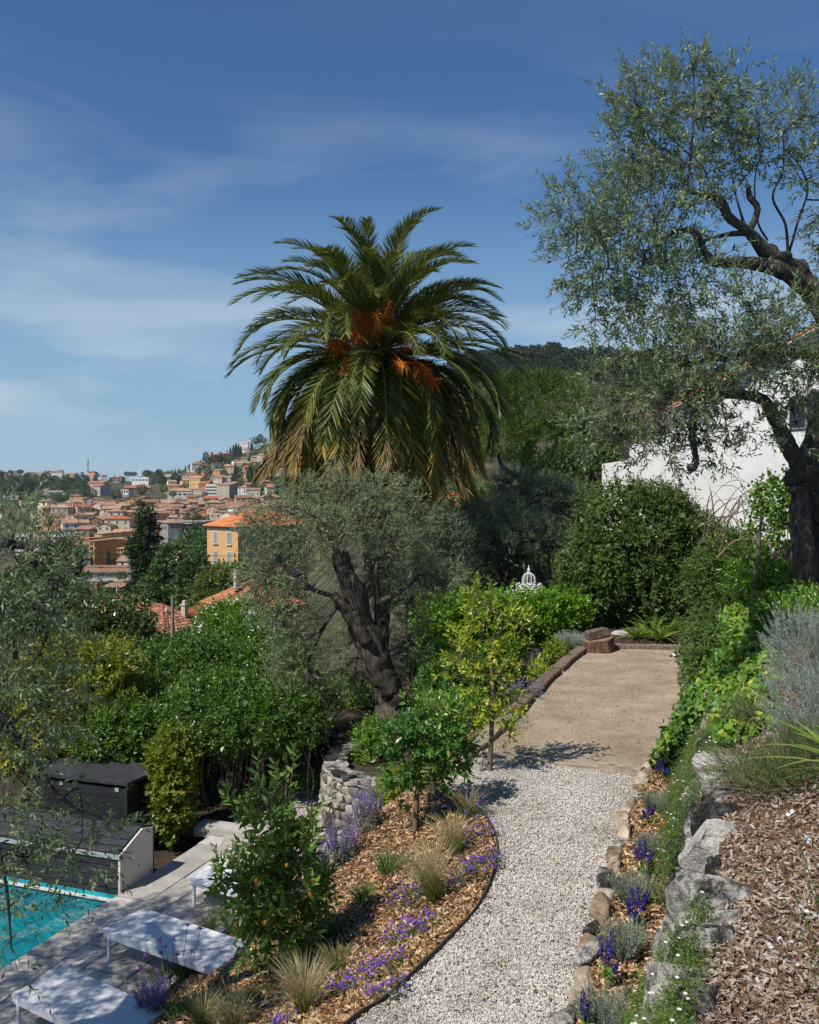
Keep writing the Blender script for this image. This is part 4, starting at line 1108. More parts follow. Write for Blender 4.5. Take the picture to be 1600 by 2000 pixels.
olive('olive_tree', at(-330, 1800, 7.6), limbs, ells + big, 4000, 'loose grey-green olive branches hanging over the pool at the left edge', 102, dict(tl=.30, ll=.068, lw=.0185, ang=50, droop=.22, shape='quad', clump=.25), M_olive, M_bark, m=14, nsub=80, r1=.011, r2=.0028)

# the old olive in the middle
limbs = [
    (A((772, 1440, 18.2), (765, 1380, 18.2), (752, 1330, 18.1), (725, 1260, 18), (705, 1215, 18), (690, 1160, 17.9), (672, 1110, 17.9), (662, 1082, 17.9)), [.42, .31, .27, .24, .23, .21, .17, .15], 18),
    (A((715, 1250, 17.8), (690, 1210, 17.7), (668, 1180, 17.6), (650, 1160, 17.6)), [.14, .12, .10, .08], 10),
    (A((740, 1290, 18), (738, 1200, 18.1), (735, 1120, 18.2), (742, 1040, 18.3), (735, 980, 18.3)), [.09, .06, .055, .045, .02], 9),
    (A((735, 1180, 18), (790, 1150, 18.2), (830, 1120, 18.3), (870, 1140, 18.3)), [.06, .045, .03, .012], 7),
    (A((655, 1165, 17.6), (610, 1150, 17.5), (590, 1125, 17.5), (560, 1130, 17.5)), [.05, .035, .028, .015], 7),
    (A((668, 1100, 17.9), (640, 1040, 17.8), (600, 1000, 17.8), (560, 990, 17.7)), [.07, .05, .03, .015], 7),
    (A((660, 1180, 17.6), (630, 1230, 17.4), (600, 1300, 17.4)), [.05, .03, .015], 7),
]
ells = [E(565, 1030, 17.8, 75, 66, .9), E(690, 1000, 18.2, 115, 52, .9), E(640, 1030, 17.6, 60, 42, .6), E(790, 1045, 18.6, 60, 85, .8), E(745, 958, 18.4, 70, 32, .7), E(545, 1110, 17.6, 70, 55, .8), E(800, 1140, 18.8, 70, 55, .7),
        E(850, 1140, 18.6, 36, 32, .5), E(575, 1210, 17.4, 55, 70, .7), E(580, 1300, 17.3, 62, 66, .7), E(620, 1360, 17.6, 50, 45, .5), E(800, 1250, 18.9, 42, 75, .6), E(800, 1330, 19, 36, 45, .5), E(690, 1290, 19.6, 50, 80, .4), E(700, 1100, 19.4, 75, 70, .5), E(520, 1190, 17.6, 42, 32, .5), E(770, 1060, 17.8, 36, 36, .3), E(500, 1020, 17.8, 36, 28, .4), E(875, 1125, 18.4, 30, 22, .3), E(660, 935, 18.3, 34, 22, .4), E(600, 960, 18.1, 40, 26, .4), E(505, 1140, 17.6, 36, 26, .4)]
olive('olive_tree', at(770, 1440, 18.2), limbs, ells, 5000, 'old olive tree with a bare leaning split trunk in the middle of the garden', 103, dict(tl=.26, ll=.064, lw=.0195, ang=55, droop=.08, shape='quad', upn=.5, clump=.4), M_olivefar, M_barkdark, m=14, nsub=80, r1=.014, r2=.0035, lo=.25, gn=.14)

# dense olives behind the hedge
def far_olive(ells, n, label, seed, Y, mat=None):
    r = rs(seed); c = np.array(ells[0][:3]); gz = float(garden(c[:1], c[1:2])[0]) - .3
    limbs = [([np.array([c[0], c[1], gz]), np.array([c[0] + .2, c[1], (gz + c[2]) / 2]), c], [.3, .24, .12], 10)]
    for e in ells[1:]: limbs.append(([np.array([c[0] + .1, c[1], gz * .4 + c[2] * .6]), (c + np.array(e[:3])) / 2, np.array(e[:3])], [.12, .08, .03], 6))
    return olive('olive_tree', (c[0], c[1], gz), limbs, ells, n, label, seed, dict(tl=.36, ll=.085, lw=.024, ang=55, droop=.05, shape='quad', upn=.5, clump=.5), mat or M_olivefar, M_barkdark, m=12, nsub=40, r1=.03, r2=.008, lo=.5, front=.5, group='olive trees behind the hedge')
far_olive([E(990, 1060, 29, 110, 82, 2.0), E(940, 1010, 29, 60, 40, 1.2), E(1060, 1110, 29, 75, 70, 1.2), E(900, 1100, 28, 70, 80, 1.3), E(985, 1130, 28.5, 80, 60, 1.2), E(930, 1060, 28, 60, 50, .9), E(1050, 1060, 28, 50, 55, .9)], 4000, 'wide rounded olive tree behind the laurel hedge and the white iron finial', 111, 29)
far_olive([E(1050, 975, 33, 95, 52, 1.8), E(1110, 1010, 33, 70, 70, 1.4), E(1000, 950, 33, 50, 36, 1.0)], 2300, 'taller grey olive tree standing just below the umbrella pine', 112, 33)
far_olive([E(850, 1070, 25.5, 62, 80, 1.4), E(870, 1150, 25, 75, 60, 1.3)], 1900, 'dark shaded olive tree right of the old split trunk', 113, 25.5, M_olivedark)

# ------------------------------------------------------------------ the palm
pc = at(736, 700, 28.0)
gz = float(garden(pc[:1], pc[1:2])[0]) - .4
t = thing('palm_tree', (pc[0], pc[1], gz), 'large date palm with orange fruit stalks and a skirt of yellowing fronds', 'palm tree')
r = rs(120)
base = np.array([pc[0], pc[1], gz])
mb = MB()
zz = np.linspace(gz, pc[2] - .2, 40)
mb.tube(np.column_stack([np.full(40, pc[0]), np.full(40, pc[1]), zz]), np.where(np.arange(40) % 2, .40, .36) + .18 * np.exp(-(pc[2] - zz) / .7), 16, 0, gnarl=.03, seed=4)
mb.build('trunk', M_barkdark, t)
def frond_mesh(kind, el, seed, L=4.2):
    """a feather frond: midrib arching down, leaflets in a V along both sides"""
    r = rs(seed); n = 26
    bend = {'up': 1.35, 'mid': 1.7, 'low': 1.55, 'hang': 1.5, 'dry': .8}[kind] * r.uniform(.8, 1.2)
    s = np.linspace(0, 1, n)
    ang = R(el) - bend * ((.30 * s + .70 * s ** 2.2) if kind in ('up', 'mid', 'low') else np.minimum(1, 1.5 * s))
    ang = np.maximum(ang, R(-93))
    step = L / (n - 1)
    x = np.concatenate([[0], np.cumsum(np.cos(ang[:-1]) * step)]); z = np.concatenate([[0], np.cumsum(np.sin(ang[:-1]) * step)])
    y = .25 * r.normal() * s ** 2
    P = np.column_stack([x + .25, y, z])
    mb = MB(); mb.tube(P, np.interp(s, [0, .15, 1], [.05, .028, .006]), 4, 1, cap=False)
    m = 104
    u = np.linspace(.10, 1, m); ii = u * (n - 1)
    i0 = np.minimum(ii.astype(int), n - 2); f = (ii - i0)[:, None]
    B = P[i0] * (1 - f) + P[i0 + 1] * f
    T = unit(P[i0 + 1] - P[i0]); Sd = np.array([0, 1.0, 0]); U = unit(np.cross(T, np.tile(Sd, (m, 1))))
    U = np.where(U[:, 2:3] < 0, -U, U) if kind in ('up', 'mid', 'low') else U * np.where((U[:, 0:1] < 0), -1, 1)
    ln = .70 * np.interp(u, [.1, .22, .5, .85, 1], [.45, .9, 1, .72, .45])
    dry = kind == 'dry'
    tint = np.clip(r.normal(.42, .2, m) + (.0 if not dry else .1), 0, 1)
    if kind == 'hang': tint = np.clip(.1 + 1.0 * (u - .35) + r.normal(0, .16, m), 0, 1)
    for sg in (-1, 1):
        fw = np.interp(u, [.1, 1], [.75, 1.9])[:, None]
        D_ = unit(T * fw + Sd * sg * (1.0 if not dry else .55) + U * (.45 if kind in ('up', 'mid') else .25) + r.normal(size=(m, 3)) * (.10 if not dry else .22))
        blades(mb, B, D_, ln * r.uniform(.9, 1.08, m),   .042, .10 if not dry else .25, 2, 0, tint, r)
    mat = {'up': M_palm, 'mid': M_palm, 'low': M_palm, 'hang': M_palmold, 'dry': M_palmdry}[kind]
    o = mb.build('frond', [mat, M_rachis]); me = o.data; bpy.data.objects.remove(o)
    return me
FM = {}
for kind, els in (('up', (86, 76, 64)), ('mid', (54, 42, 30)), ('low', (20, 8, -6)), ('hang', (16, 0, -16)), ('dry', (-10, -28, -48))):
    FM[kind] = [frond_mesh(kind, e, 130 + int(e), 4.2 if kind != 'dry' else 4.3) for e in els]
k = 0
def put(kind, v, az, lift, sc=1.0, roll=0.):
    M = Matrix.Translation(Vector((0, 0, pc[2] - gz + lift))) @ Matrix.Rotation(az, 4, 'Z') @ Matrix.Rotation(roll, 4, 'X') @ Matrix.Diagonal((sc, sc, sc, 1))
    return inst('frond', FM[kind][v], t, M)
ga = 2.39996
for kind, cnt, lift, sc in (('up', 26, .55, .98), ('mid', 40, .35, 1.02), ('low', 40, .0, 1.06), ('hang', 84, -.25, 1.1), ('dry', 44, -.4, 1.04)):
    for i in range(cnt):
        az = k * ga + r.normal() * .08; k += 1
        put(kind, i % 3, az, lift + r.uniform(-.15, .15), sc * r.uniform(.88, 1.08), r.normal() * .12)
# orange stalks between the fronds
for i, (px, py, d, sz) in enumerate(((690, 690, 26.3, .62), (665, 715, 26.5, .55), (720, 700, 26.0, .45), (790, 705, 26.0, .42), (835, 712, 26.4, .55), (850, 735, 26.6, .5), (735, 605, 26.6, .55), (700, 590, 26.9, .55), (760, 585, 27.0, .5), (640, 660, 27.0, .6), (810, 650, 27.0, .55), (690, 640, 26.6, .5))):
    p = at(px, py + 6, d - 1.0); c = pc + np.array([0, 0, .3])
    out = unit(p - c); n = 190
    q = c + (p - c) * .55
    mb = MB(); mb.tube(spline([c, (c + p) / 2 + np.array([0, 0, .12]), p], 6), [.035, .03, .028, .024, .02, .012], 5, 0, cap=False, tint=.7)
    D_ = unit(out * .45 + rdir(r, n) * .75 + np.array([0, 0, -.45])); st = q + (p - q) * r.random(n)[:, None]
    blades(mb, st, D_, sz * r.uniform(.35, .9, n), .021, .35, 3, 0, np.clip(r.normal(.45 if i not in (3, 6) else .8, .25, n), 0, 1), r)
    mb.build('fruit_stalk', M_fruit, t)

# ------------------------------------------------------------------ umbrella pine behind
def crown_tree(name, loc, limbs, ells, n, leafmat, label, cat, seed, tw, barkmat=M_barkdark, m=10, lo=.6, up=.5, outw=.8, group=None, front=.5, nsub=0):
    r = rs(seed); t = thing(name, loc, label, cat, group)
    mb = MB(); LP = []
    for pts, rad, sides in limbs:
        nn = max(6, len(pts) * 4); P = spline(pts, nn)
        mb.tube(P, np.interp(np.linspace(0, 1, nn), np.linspace(0, 1, len(rad)), rad), sides, 0, gnarl=.06, seed=int(r.integers(1e6))); LP.append(P)
    C, N = ell_samples(ells, n, r, lo, front)
    if nsub: branchwork(mb, LP, C, r, nsub, .03, .008)
    if mb.V: mb.build('trunk', barkmat, t, smooth=True)
    T = unit(N * outw + rdir(r, len(C)) * .7 + np.array([0, 0, up]))
    mb = MB(); twigs(mb, C, T, r, m=m, **tw)
    mb.build('crown', leafmat, t)
    return t
Yp = 48
ells = [E(1045, 800, Yp, 95, 58, 2.2), E(985, 810, Yp, 50, 50, 1.6), E(1100, 790, Yp + 1, 60, 46, 1.6), E(1020, 762, Yp, 55, 24, 1.4), E(1080, 765, Yp + 1, 60, 26, 1.4), E(1000, 860, Yp - 1, 55, 40, 1.4), E(1060, 870, Yp - 1, 55, 36, 1.4), E(960, 850, Yp, 40, 40, 1.2)]
b = at(1030, 1010, Yp)
crown_tree('pine_tree', b, [([b + np.array([0, 0, -3]), at(1028, 950, Yp), at(1030, 900, Yp), at(1035, 850, Yp)], [.4, .34, .3, .2], 9), ([at(1030, 930, Yp), at(1070, 900, Yp), at(1090, 850, Yp)], [.2, .15, .08], 7), ([at(1028, 940, Yp), at(985, 915, Yp), at(970, 880, Yp)], [.18, .14, .06], 7)],
           ells, 3600, M_pine, 'bright green umbrella pine with a rounded crown right of the palm', 'pine tree', 141, dict(tl=.5, ll=.34, lw=.045, ang=40, shape='quad', upn=.3, clump=.6), m=7, lo=.72)
ells = [E(960, 1000, 44, 70, 42, 1.6), E(900, 990, 44, 60, 50, 1.6), E(830, 1010, 44, 60, 60, 1.6), E(880, 960, 45, 70, 30, 1.5)]
b = at(905, 1080, 44)
crown_tree('pine_tree', b, [([b, at(905, 1000, 44), at(930, 960, 44)], [.3, .25, .1], 8)], ells, 900, M_pine, 'shaded low pine boughs under the right side of the palm skirt', 'pine tree', 142, dict(tl=.5, ll=.34, lw=.05, ang=45, shape='quad', upn=.2, clump=.6), m=7, lo=.45, up=0., nsub=30)
# ------------------------------------------------------------------ hedges and shrubs
def shrub(name, loc, ells, n, leafmat, label, cat, seed, tw, m=9, lo=.72, up=.35, outw=.9, stems=6, stemr=.02, group=None, front=.35, inner=True, barkmat=M_greystem, flowers=None, quad=True):
    r = rs(seed); t = thing(name, loc, label, cat, group)
    C, N = ell_samples(ells, n, r, lo, front)
    zf = float(loc[2])
    ok = C[:, 2] > zf - .05; C, N = C[ok], N[ok]
    if stems:
        mb = MB(); k = r.choice(len(C), stems)
        for i in k:
            b = np.array([loc[0] + (C[i, 0] - loc[0]) * .45 + r.normal() * .05, loc[1] + (C[i, 1] - loc[1]) * .45, zf])
            P = spline([b, (b + C[i]) / 2 + r.normal(size=3) * .06, C[i]], 7); mb.tube(P, np.linspace(stemr, stemr * .4, 7), 5, 0, cap=False)
        tag(mb.build('stems', barkmat, t), kind='stuff')
    T = unit(N * outw + rdir(r, len(C)) * .65 + np.array([0, 0, up]))
    if quad: tw = dict(tw, shape='quad', lw=tw['lw'] * 1.12)
    mb = MB(); twigs(mb, C, T, r, m=m, **tw)
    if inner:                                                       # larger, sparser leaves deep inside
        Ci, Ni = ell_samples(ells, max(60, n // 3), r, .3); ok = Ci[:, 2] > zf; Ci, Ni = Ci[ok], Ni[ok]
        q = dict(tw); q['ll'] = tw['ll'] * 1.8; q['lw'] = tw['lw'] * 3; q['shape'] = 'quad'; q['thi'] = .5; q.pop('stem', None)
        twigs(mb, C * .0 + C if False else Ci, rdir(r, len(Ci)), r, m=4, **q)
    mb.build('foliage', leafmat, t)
    if flowers:
        fm, fn, fs, per = flowers
        k = r.choice(len(C), min(fn, len(C)), replace=False)
        k = k[N[k, 2] > -.3]
        mb = MB()
        c = C[k] + N[k] * tw['tl'] * .9
        P = np.repeat(c, per, 0) + r.normal(size=(len(c) * per, 3)) * fs * 1.1
        leaves(mb, P, rdir(r, len(P)), unit(r.normal(size=(len(P), 3)) * .6 + np.array([0, -.5, .8])), fs * r.uniform(.7, 1.2, len(P)), fs * .8, r.random(len(P)), 'fold', 0, .1, .2)
        mb.build('blossom', fm, t)
    return t
def gl(x, y): return float(garden(np.array([x]), np.array([y]))[0])
def ground_at(px, Y): x = (px - 800) / F * Y; return np.array([x, Y, gl(x, Y)])

# laurel hedge at the left of the court
ells = []
for k, px in enumerate(range(835, 1140, 26)):
    Y = 21.5 + (px - 835) / 300 * 2.6
    ells.append(E(px, 1214 - (px - 835) * .012, Y, 30, 50, .7))
for k, px in enumerate(range(835, 1010, 30)): ells.append(E(px, 1290, 21.0 + (px - 835) / 300 * 2, 32, 48, .55))
shrub('laurel_hedge', ground_at(960, 22), ells, 3300, M_hedge, 'bright glossy green hedge along the left side of the court', 'hedge', 201, dict(tl=.24, ll=.10, lw=.046, ang=58, upn=1.0, curl=.15), m=8, lo=.7, stems=10, up=.6, quad=False)
# dark ivy-covered mass at the far end
ells = [E(1190, 1040, 26., 75, 95, 1.4), E(1262, 1025, 26, 90, 80, 1.4), E(1160, 1130, 25, 62, 80, 1.3), E(1250, 1120, 25, 85, 95, 1.3), E(1335, 1095, 25.8, 68, 85, 1.2), E(1352, 1050, 26, 52, 55, 1.1), E(1330, 1170, 25.4, 80, 60, 1.0), E(1200, 1190, 25.2, 75, 60, .9), E(1290, 985, 26.2, 60, 34, 1.0), E(1130, 1160, 24.8, 40, 60, .8)]
shrub('ivy_thicket', ground_at(1250, 25), ells, 6500, M_viburnum, 'tall dark thicket smothered in ivy behind the far end of the court', 'shrub', 202, dict(tl=.26, ll=.088, lw=.05, ang=62, upn=.8, clump=.55), m=8, lo=.78, stems=14, stemr=.035, up=.1)
ells = [E(1430, 1090, 21, 50, 45, .9), E(1400, 1140, 21.5, 60, 60, .9), E(1455, 1140, 20.5, 50, 50, .8)]
shrub('dark_shrub', ground_at(1420, 21), ells, 1500, M_viburnum, 'shaded dark green shrub between the ivy thicket and the big olive trunk', 'shrub', 203, dict(tl=.3, ll=.10, lw=.03, ang=50, upn=.5), m=9, lo=.6, stems=8)
ells = [E(1508, 985, 16.5, 34, 36, .5), E(1498, 1040, 16.5, 30, 30, .5), E(1535, 960, 16.5, 26, 24, .4)]
shrub('climbing_vine', ground_at(1500, 16.5), ells, 260, M_ivy, 'pale green vine scrambling over bare stems beside the white house', 'vine', 204, dict(tl=.26, ll=.085, lw=.075, ang=65, upn=.6), m=6, lo=.4, stems=16, stemr=.012, inner=False)
mb = MB(); r = rs(205)
for k in range(26):
    a = at(r.uniform(1360, 1480), r.uniform(1000, 1080), 17.5 + r.uniform(-.6, .6)); b = at(r.uniform(1380, 1520), r.uniform(925, 1050), 17.3 + r.uniform(-.6, .6))
    m_ = (a + b) / 2 + np.array([0, 0, r.uniform(0, .45)]); mb.tube(spline([a, m_, b], 9), np.linspace(.014, .004, 9) * r.uniform(.5, 1.2), 4, 0, cap=False)
P = at(1440, 1085, 17); mb.tube(spline([at(1400, 1090, 17), at(1440, 1055, 17), at(1500, 1060, 16.5), at(1520, 1075, 16.2)], 14), .022, 6)
tag(mb.build('bare_vine', M_stem, origin=P), 'tangle of bare brown vine stems arching in front of the white wall', 'vine')
# shrub stems under the olive
t = thing('stem_shrub', ground_at(1480, 15.5), 'shrub with bare upright brown stems beside the thick olive trunk', 'shrub')
for k, (a, b) in enumerate((((1478, 1205), (1478, 1110)), ((1500, 1210), (1510, 1120)), ((1532, 1195), (1536, 1120)), ((1470, 1170), (1482, 1060)))):
    mb = MB(); p = at(*a, 14.5); q = at(*b, 14.8); mb.tube(spline([p + np.array([0, 0, -.4]), p, (p + q) / 2 + np.array([.04, 0, 0]), q, q + np.array([.05, 0, .4])], 10), np.linspace(.045, .022, 10), 7, gnarl=.08, seed=k); mb.build('stem', M_greystem, t, smooth=True)
r = rs(206); mb = MB(); C, N = ell_samples([E(1470, 1120, 14.9, 40, 40, .5), E(1520, 1150, 14.6, 36, 40, .5), E(1550, 1100, 14.9, 22, 45, .3)], 420, r, .4)
twigs(mb, C, unit(N + rdir(r, len(C)) * .8), r, m=8, tl=.22, ll=.085, lw=.032, upn=.6); mb.build('foliage', M_bush, t)

# the white house side: low bright bush at the trunk foot
shrub('box_shrub', at(1560, 1230, 9.2), [E(1565, 1210, 10.5, 60, 34, .5), E(1590, 1190, 10.8, 40, 34, .4)], 500, M_bush, 'small leafy green bush at the foot of the big olive trunk', 'shrub', 207, dict(tl=.16, ll=.05, lw=.018, upn=.7), m=9, lo=.5, stems=4)

# strap-leaved clumps at the far bed
def strapclump(name, p, n, L, W, label, seed, group=None, mat=M_strap, tilt=(25, 75), droop=(.25, .7), cat='plant', ncap=300):
    r = rs(seed); t = thing(name, p, label, cat, group)
    az = np.arange(n) * 2.4 + r.normal(size=n) * .3; el = np.radians(r.uniform(*tilt, n))
    D_ = np.column_stack([np.cos(az) * np.cos(el), np.sin(az) * np.cos(el), np.sin(el)])
    b = np.asarray(p) + np.column_stack([np.cos(az), np.sin(az), 0 * az]) * (.02 + .04 * r.random(n))[:, None]
    for i in range(n):
        mb = MB(); blades(mb, b[i:i + 1], D_[i:i + 1], L * r.uniform(.7, 1.15), W, r.uniform(*droop), 6, 0, r.random(), r); mb.build('leaf', mat, t)
    return t
ga_ = 'strap-leaved lilies behind the far sleeper'
for k, (px, Y, L, lab) in enumerate(((1243, 22.5, .62, 'leftmost strap-leaved lily clump behind the far sleeper'), (1275, 22.8, .85, 'strap-leaved lily clump second from the left behind the far sleeper'), (1310, 23.1, 1.0, 'tallest strap-leaved lily clump against the ivy thicket'), (1340, 22.7, .85, 'strap-leaved lily clump above the grey corner stone'), (1290, 22.3, .7, 'strap-leaved lily clump growing right at the far sleeper'), (1365, 22.8, .75, 'rightmost strap-leaved lily clump beside the ivy slope'))):
    p = ground_at(px, Y); p[2] = .16; strapclump('strap_lily', p, 40, L, .05, lab, 210 + k, ga_)

# ---- left side
# bright green mass
ells = [E(310, 1320, 19.5, 80, 62, 1.3), E(400, 1300, 20, 80, 62, 1.3), E(480, 1330, 20, 75, 62, 1.3), E(360, 1400, 19, 95, 70, 1.3), E(450, 1400, 19.2, 85, 75, 1.3), E(540, 1400, 19.5, 60, 85, 1.1), E(395, 1400, 16.4, 72, 42, .9), E(475, 1408, 16.3, 80, 46, .9), E(560, 1405, 16.6, 62, 58, .9), E(430, 1365, 17.2, 95, 45, 1.0), E(270, 1400, 19, 60, 62, 1.0), E(560, 1310, 20, 45, 50, .9)]
shrub('evergreen_shrub', ground_at(400, 19.5), ells, 6800, M_evergreen, 'broad bright green shrub above the dark understory left of the old olive', 'shrub', 221, dict(tl=.26, ll=.075, lw=.032, ang=55, upn=.7, clump=.5), m=9, lo=.74, stems=40, stemr=.022, up=.6)
# yellow-tipped bush
ells = [E(150, 1310, 17.5, 80, 52, 1.0), E(210, 1330, 17.2, 62, 62, .9), E(110, 1370, 17, 85, 70, 1.0), E(200, 1410, 16.8, 70, 60, .9), E(80, 1440, 16.8, 80, 55, .9)]
shrub('yellow_tipped_shrub', ground_at(140, 17.2), ells, 2800, M_yellow, 'yellow-green shrub with pale new shoots behind the black chest', 'shrub', 222, dict(tl=.26, ll=.10, lw=.04, ang=50, upn=.8, clump=.6), m=8, lo=.72, stems=16, up=.5)
ells = [E(240, 1405, 16.2, 45, 36, .6), E(300, 1415, 16.2, 50, 36, .6), E(210, 1450, 16.2, 60, 40, .7), E(270, 1465, 16.2, 55, 36, .7)]
shrub('small_leaved_shrub', ground_at(250, 16.2), ells, 1200, M_evergreen, 'shrub with orange-tinged tips hanging over the black chest', 'shrub', 223, dict(tl=.22, ll=.065, lw=.032, ang=55, upn=.7, clump=.5), m=8, lo=.6, stems=12, up=.1)
# magnolia-like round tree with white flowers
ells = [E(210, 1225, 26, 80, 50, 1.4), E(165, 1250, 26, 60, 45, 1.2), E(258, 1262, 25.5, 52, 40, 1.1), E(200, 1290, 25, 90, 45, 1.3), E(280, 1305, 25, 45, 32, .9), E(130, 1290, 25, 50, 45, 1.0)]
b = ground_at(215, 25.5)
shrub('magnolia_tree', b, ells, 3200, M_magnolia, 'dark glossy round magnolia with a few white blooms in front of the red roof', 'tree', 224, dict(tl=.28, ll=.13, lw=.055, ang=58, upn=.7, clump=.6), m=7, lo=.76, stems=8, stemr=.05, flowers=(M_white, 16, .07, 5))
# oleander
ells = [E(440, 1240, 23.5, 50, 48, 1.0), E(500, 1260, 23, 60, 55, 1.1), E(540, 1300, 22.5, 40, 55, .9), E(410, 1280, 23.5, 40, 40, .9), E(470, 1210, 23.8, 30, 30, .7), E(520, 1340, 22, 40, 40, .8)]
shrub('oleander', ground_at(480, 23), ells, 2600, M_bush, 'oleander bush covered in white flower heads below the ochre house', 'shrub', 225, dict(tl=.32, ll=.15, lw=.028, ang=42, upn=.6, clump=.5, thi=.95), m=10, lo=.66, stems=14, flowers=(M_white, 150, .055, 9))
# stems and shade of the understory
t = thing('bamboo_thicket', ground_at(480, 18), 'thicket of thin upright stems in deep shade below the green shrub', 'bamboo')
r = rs(226); mb = MB(); n = 150
px = r.uniform(345, 612, n); Y = r.uniform(16.0, 19.5, n)
A_ = np.array([ground_at(a, b) for a, b in zip(px, Y)]); B_ = A_ + np.column_stack([r.normal(0, .18, n), r.normal(0, .12, n), r.uniform(1.0, 1.6, n)])
for a, b in zip(A_, B_): mb.tube(spline([a, (a + b) / 2 + r.normal(size=3) * np.array([.06, .06, 0]), b], 6), np.linspace(.018, .009, 6) * r.uniform(.6, 1.3), 5, 0, cap=False)
tag(mb.build('stems', M_greystem, t), kind='stuff')
C = A_[:, None] + (B_ - A_)[:, None] * r.uniform(.55, 1, (n, 4))[..., None]; C = C.reshape(-1, 3)
mb = MB(); twigs(mb, C, unit(rdir(r, len(C)) + np.array([0, 0, .3])), r, m=7, tl=.28, ll=.10, lw=.03, upn=.5, thi=.7); mb.build('foliage', M_evergreen, t)
ells = [E(590, 1420, 20.5, 40, 50, .8), E(640, 1400, 20.5, 45, 45, .8), E(690, 1400, 20.5, 45, 60, .8), E(660, 1370, 21, 50, 36, .8)]
shrub('leafy_shrub', ground_at(650, 20.5), ells, 1500, M_bush, 'loose light green shrub just left of the old olive trunk', 'shrub', 227, dict(tl=.24, ll=.08, lw=.04, ang=58, upn=.8, clump=.5, tlo=.15), m=8, lo=.5, stems=10)
ells = [E(722, 1470, 16.6, 36, 50, .45), E(735, 1440, 16.9, 30, 40, .4), E(715, 1510, 16.2, 28, 28, .35)]
shrub('box_shrub', np.array([*at(722, 1500, 16.5)[:2], -.95]), ells, 900, M_bush, 'small-leaved bright bush growing out of the curved stone wall', 'shrub', 228, dict(tl=.14, ll=.04, lw=.022, ang=60, upn=.7, tlo=.1), m=9, lo=.5, stems=6)
ells = [E(768, 1545, 13.4, 40, 24, .32), E(790, 1525, 13.3, 30, 22, .3), E(745, 1560, 13.6, 24, 22, .25)]
shrub('lime_shrub', np.array([*at(768, 1560, 13.4)[:2], -.75]), ells, 520, M_lime, 'low lime green bush at the end of the curved stone wall', 'shrub', 229, dict(tl=.12, ll=.045, lw=.024, ang=60, upn=.8), m=8, lo=.4, stems=4)
ells = [E(895, 1320, 18.5, 60, 45, .8), E(860, 1350, 18, 45, 36, .7), E(930, 1340, 18, 30, 30, .5)]
shrub('glossy_shrub', ground_at(890, 18.3), ells, 1000, M_evergreen, 'dark glossy shrub below the hedge left of the lemon tree', 'shrub', 230, dict(tl=.24, ll=.10, lw=.035, ang=55, upn=.8), m=8, lo=.6, stems=8)
ells = [E(870, 1400, 16, 60, 36, .6), E(920, 1390, 16, 36, 36, .5), E(840, 1440, 15.5, 40, 30, .5)]
shrub('leafy_shrub', ground_at(880, 15.8), ells, 700, M_bush, 'leafy shrub behind the orange tree beside the pale sleeper', 'shrub', 231, dict(tl=.2, ll=.075, lw=.03, ang=55, upn=.8, tlo=.15), m=8, lo=.45, stems=8)
# creeper column beside the bench
ells = [E(335, 1480, 15.2, 40, 36, .4), E(335, 1530, 15.1, 40, 42, .4), E(335, 1585, 15, 38, 40, .38), E(345, 1450, 15.3, 30, 26, .3)]
shrub('creeper_column', np.array([*at(335, 1600, 15.1)[:2], ZT]), ells, 900, M_yellow, 'upright column of yellow-green creeper beside the black chest', 'creeper', 232, dict(tl=.16, ll=.075, lw=.042, ang=62, upn=.7, clump=.5, thi=.8), m=8, lo=.7, stems=4)
ells = [E(625, 1500, 17.5, 55, 28, .5), E(612, 1525, 17, 26, 18, .3)]
p = np.array([*at(600, 1520, 17.)[:2], -1.5])
shrub('ground_juniper', p, [E(603, 1527, 16.6, 26, 16, .35)], 260, M_rosemary, 'small rounded evergreen cushion beside the curved wall', 'shrub', 233, dict(tl=.1, ll=.03, lw=.009, ang=45, shape='quad'), m=12, lo=.4, stems=2)
p = np.array([*at(640, 1465, 18.4)[:2], -.95]); strapclump('strap_lily', p, 40, .75, .04, 'spiky strap-leaved clump behind the curved stone wall', 234)
# fan of another palm at the left
t = thing('young_palm', np.array([*at(40, 1330, 20)[:2], gl(*at(40, 1330, 20)[:2])]), 'drooping feather fronds of a low palm behind the left olive branches', 'palm tree')
for k, (el, az) in enumerate(((10, .2), (25, -.35), (40, .6), (-5, -.1))):
    me = FM['low'][k % 3]; inst('frond', me, t, Matrix.Translation((0, 0, at(40, 1265, 20)[2] - t.location[2])) @ Matrix.Rotation(az, 4, 'Z') @ Matrix.Rotation(-R(el) * .3, 4, 'Y') @ Matrix.Diagonal((.42, .42, .42, 1)))

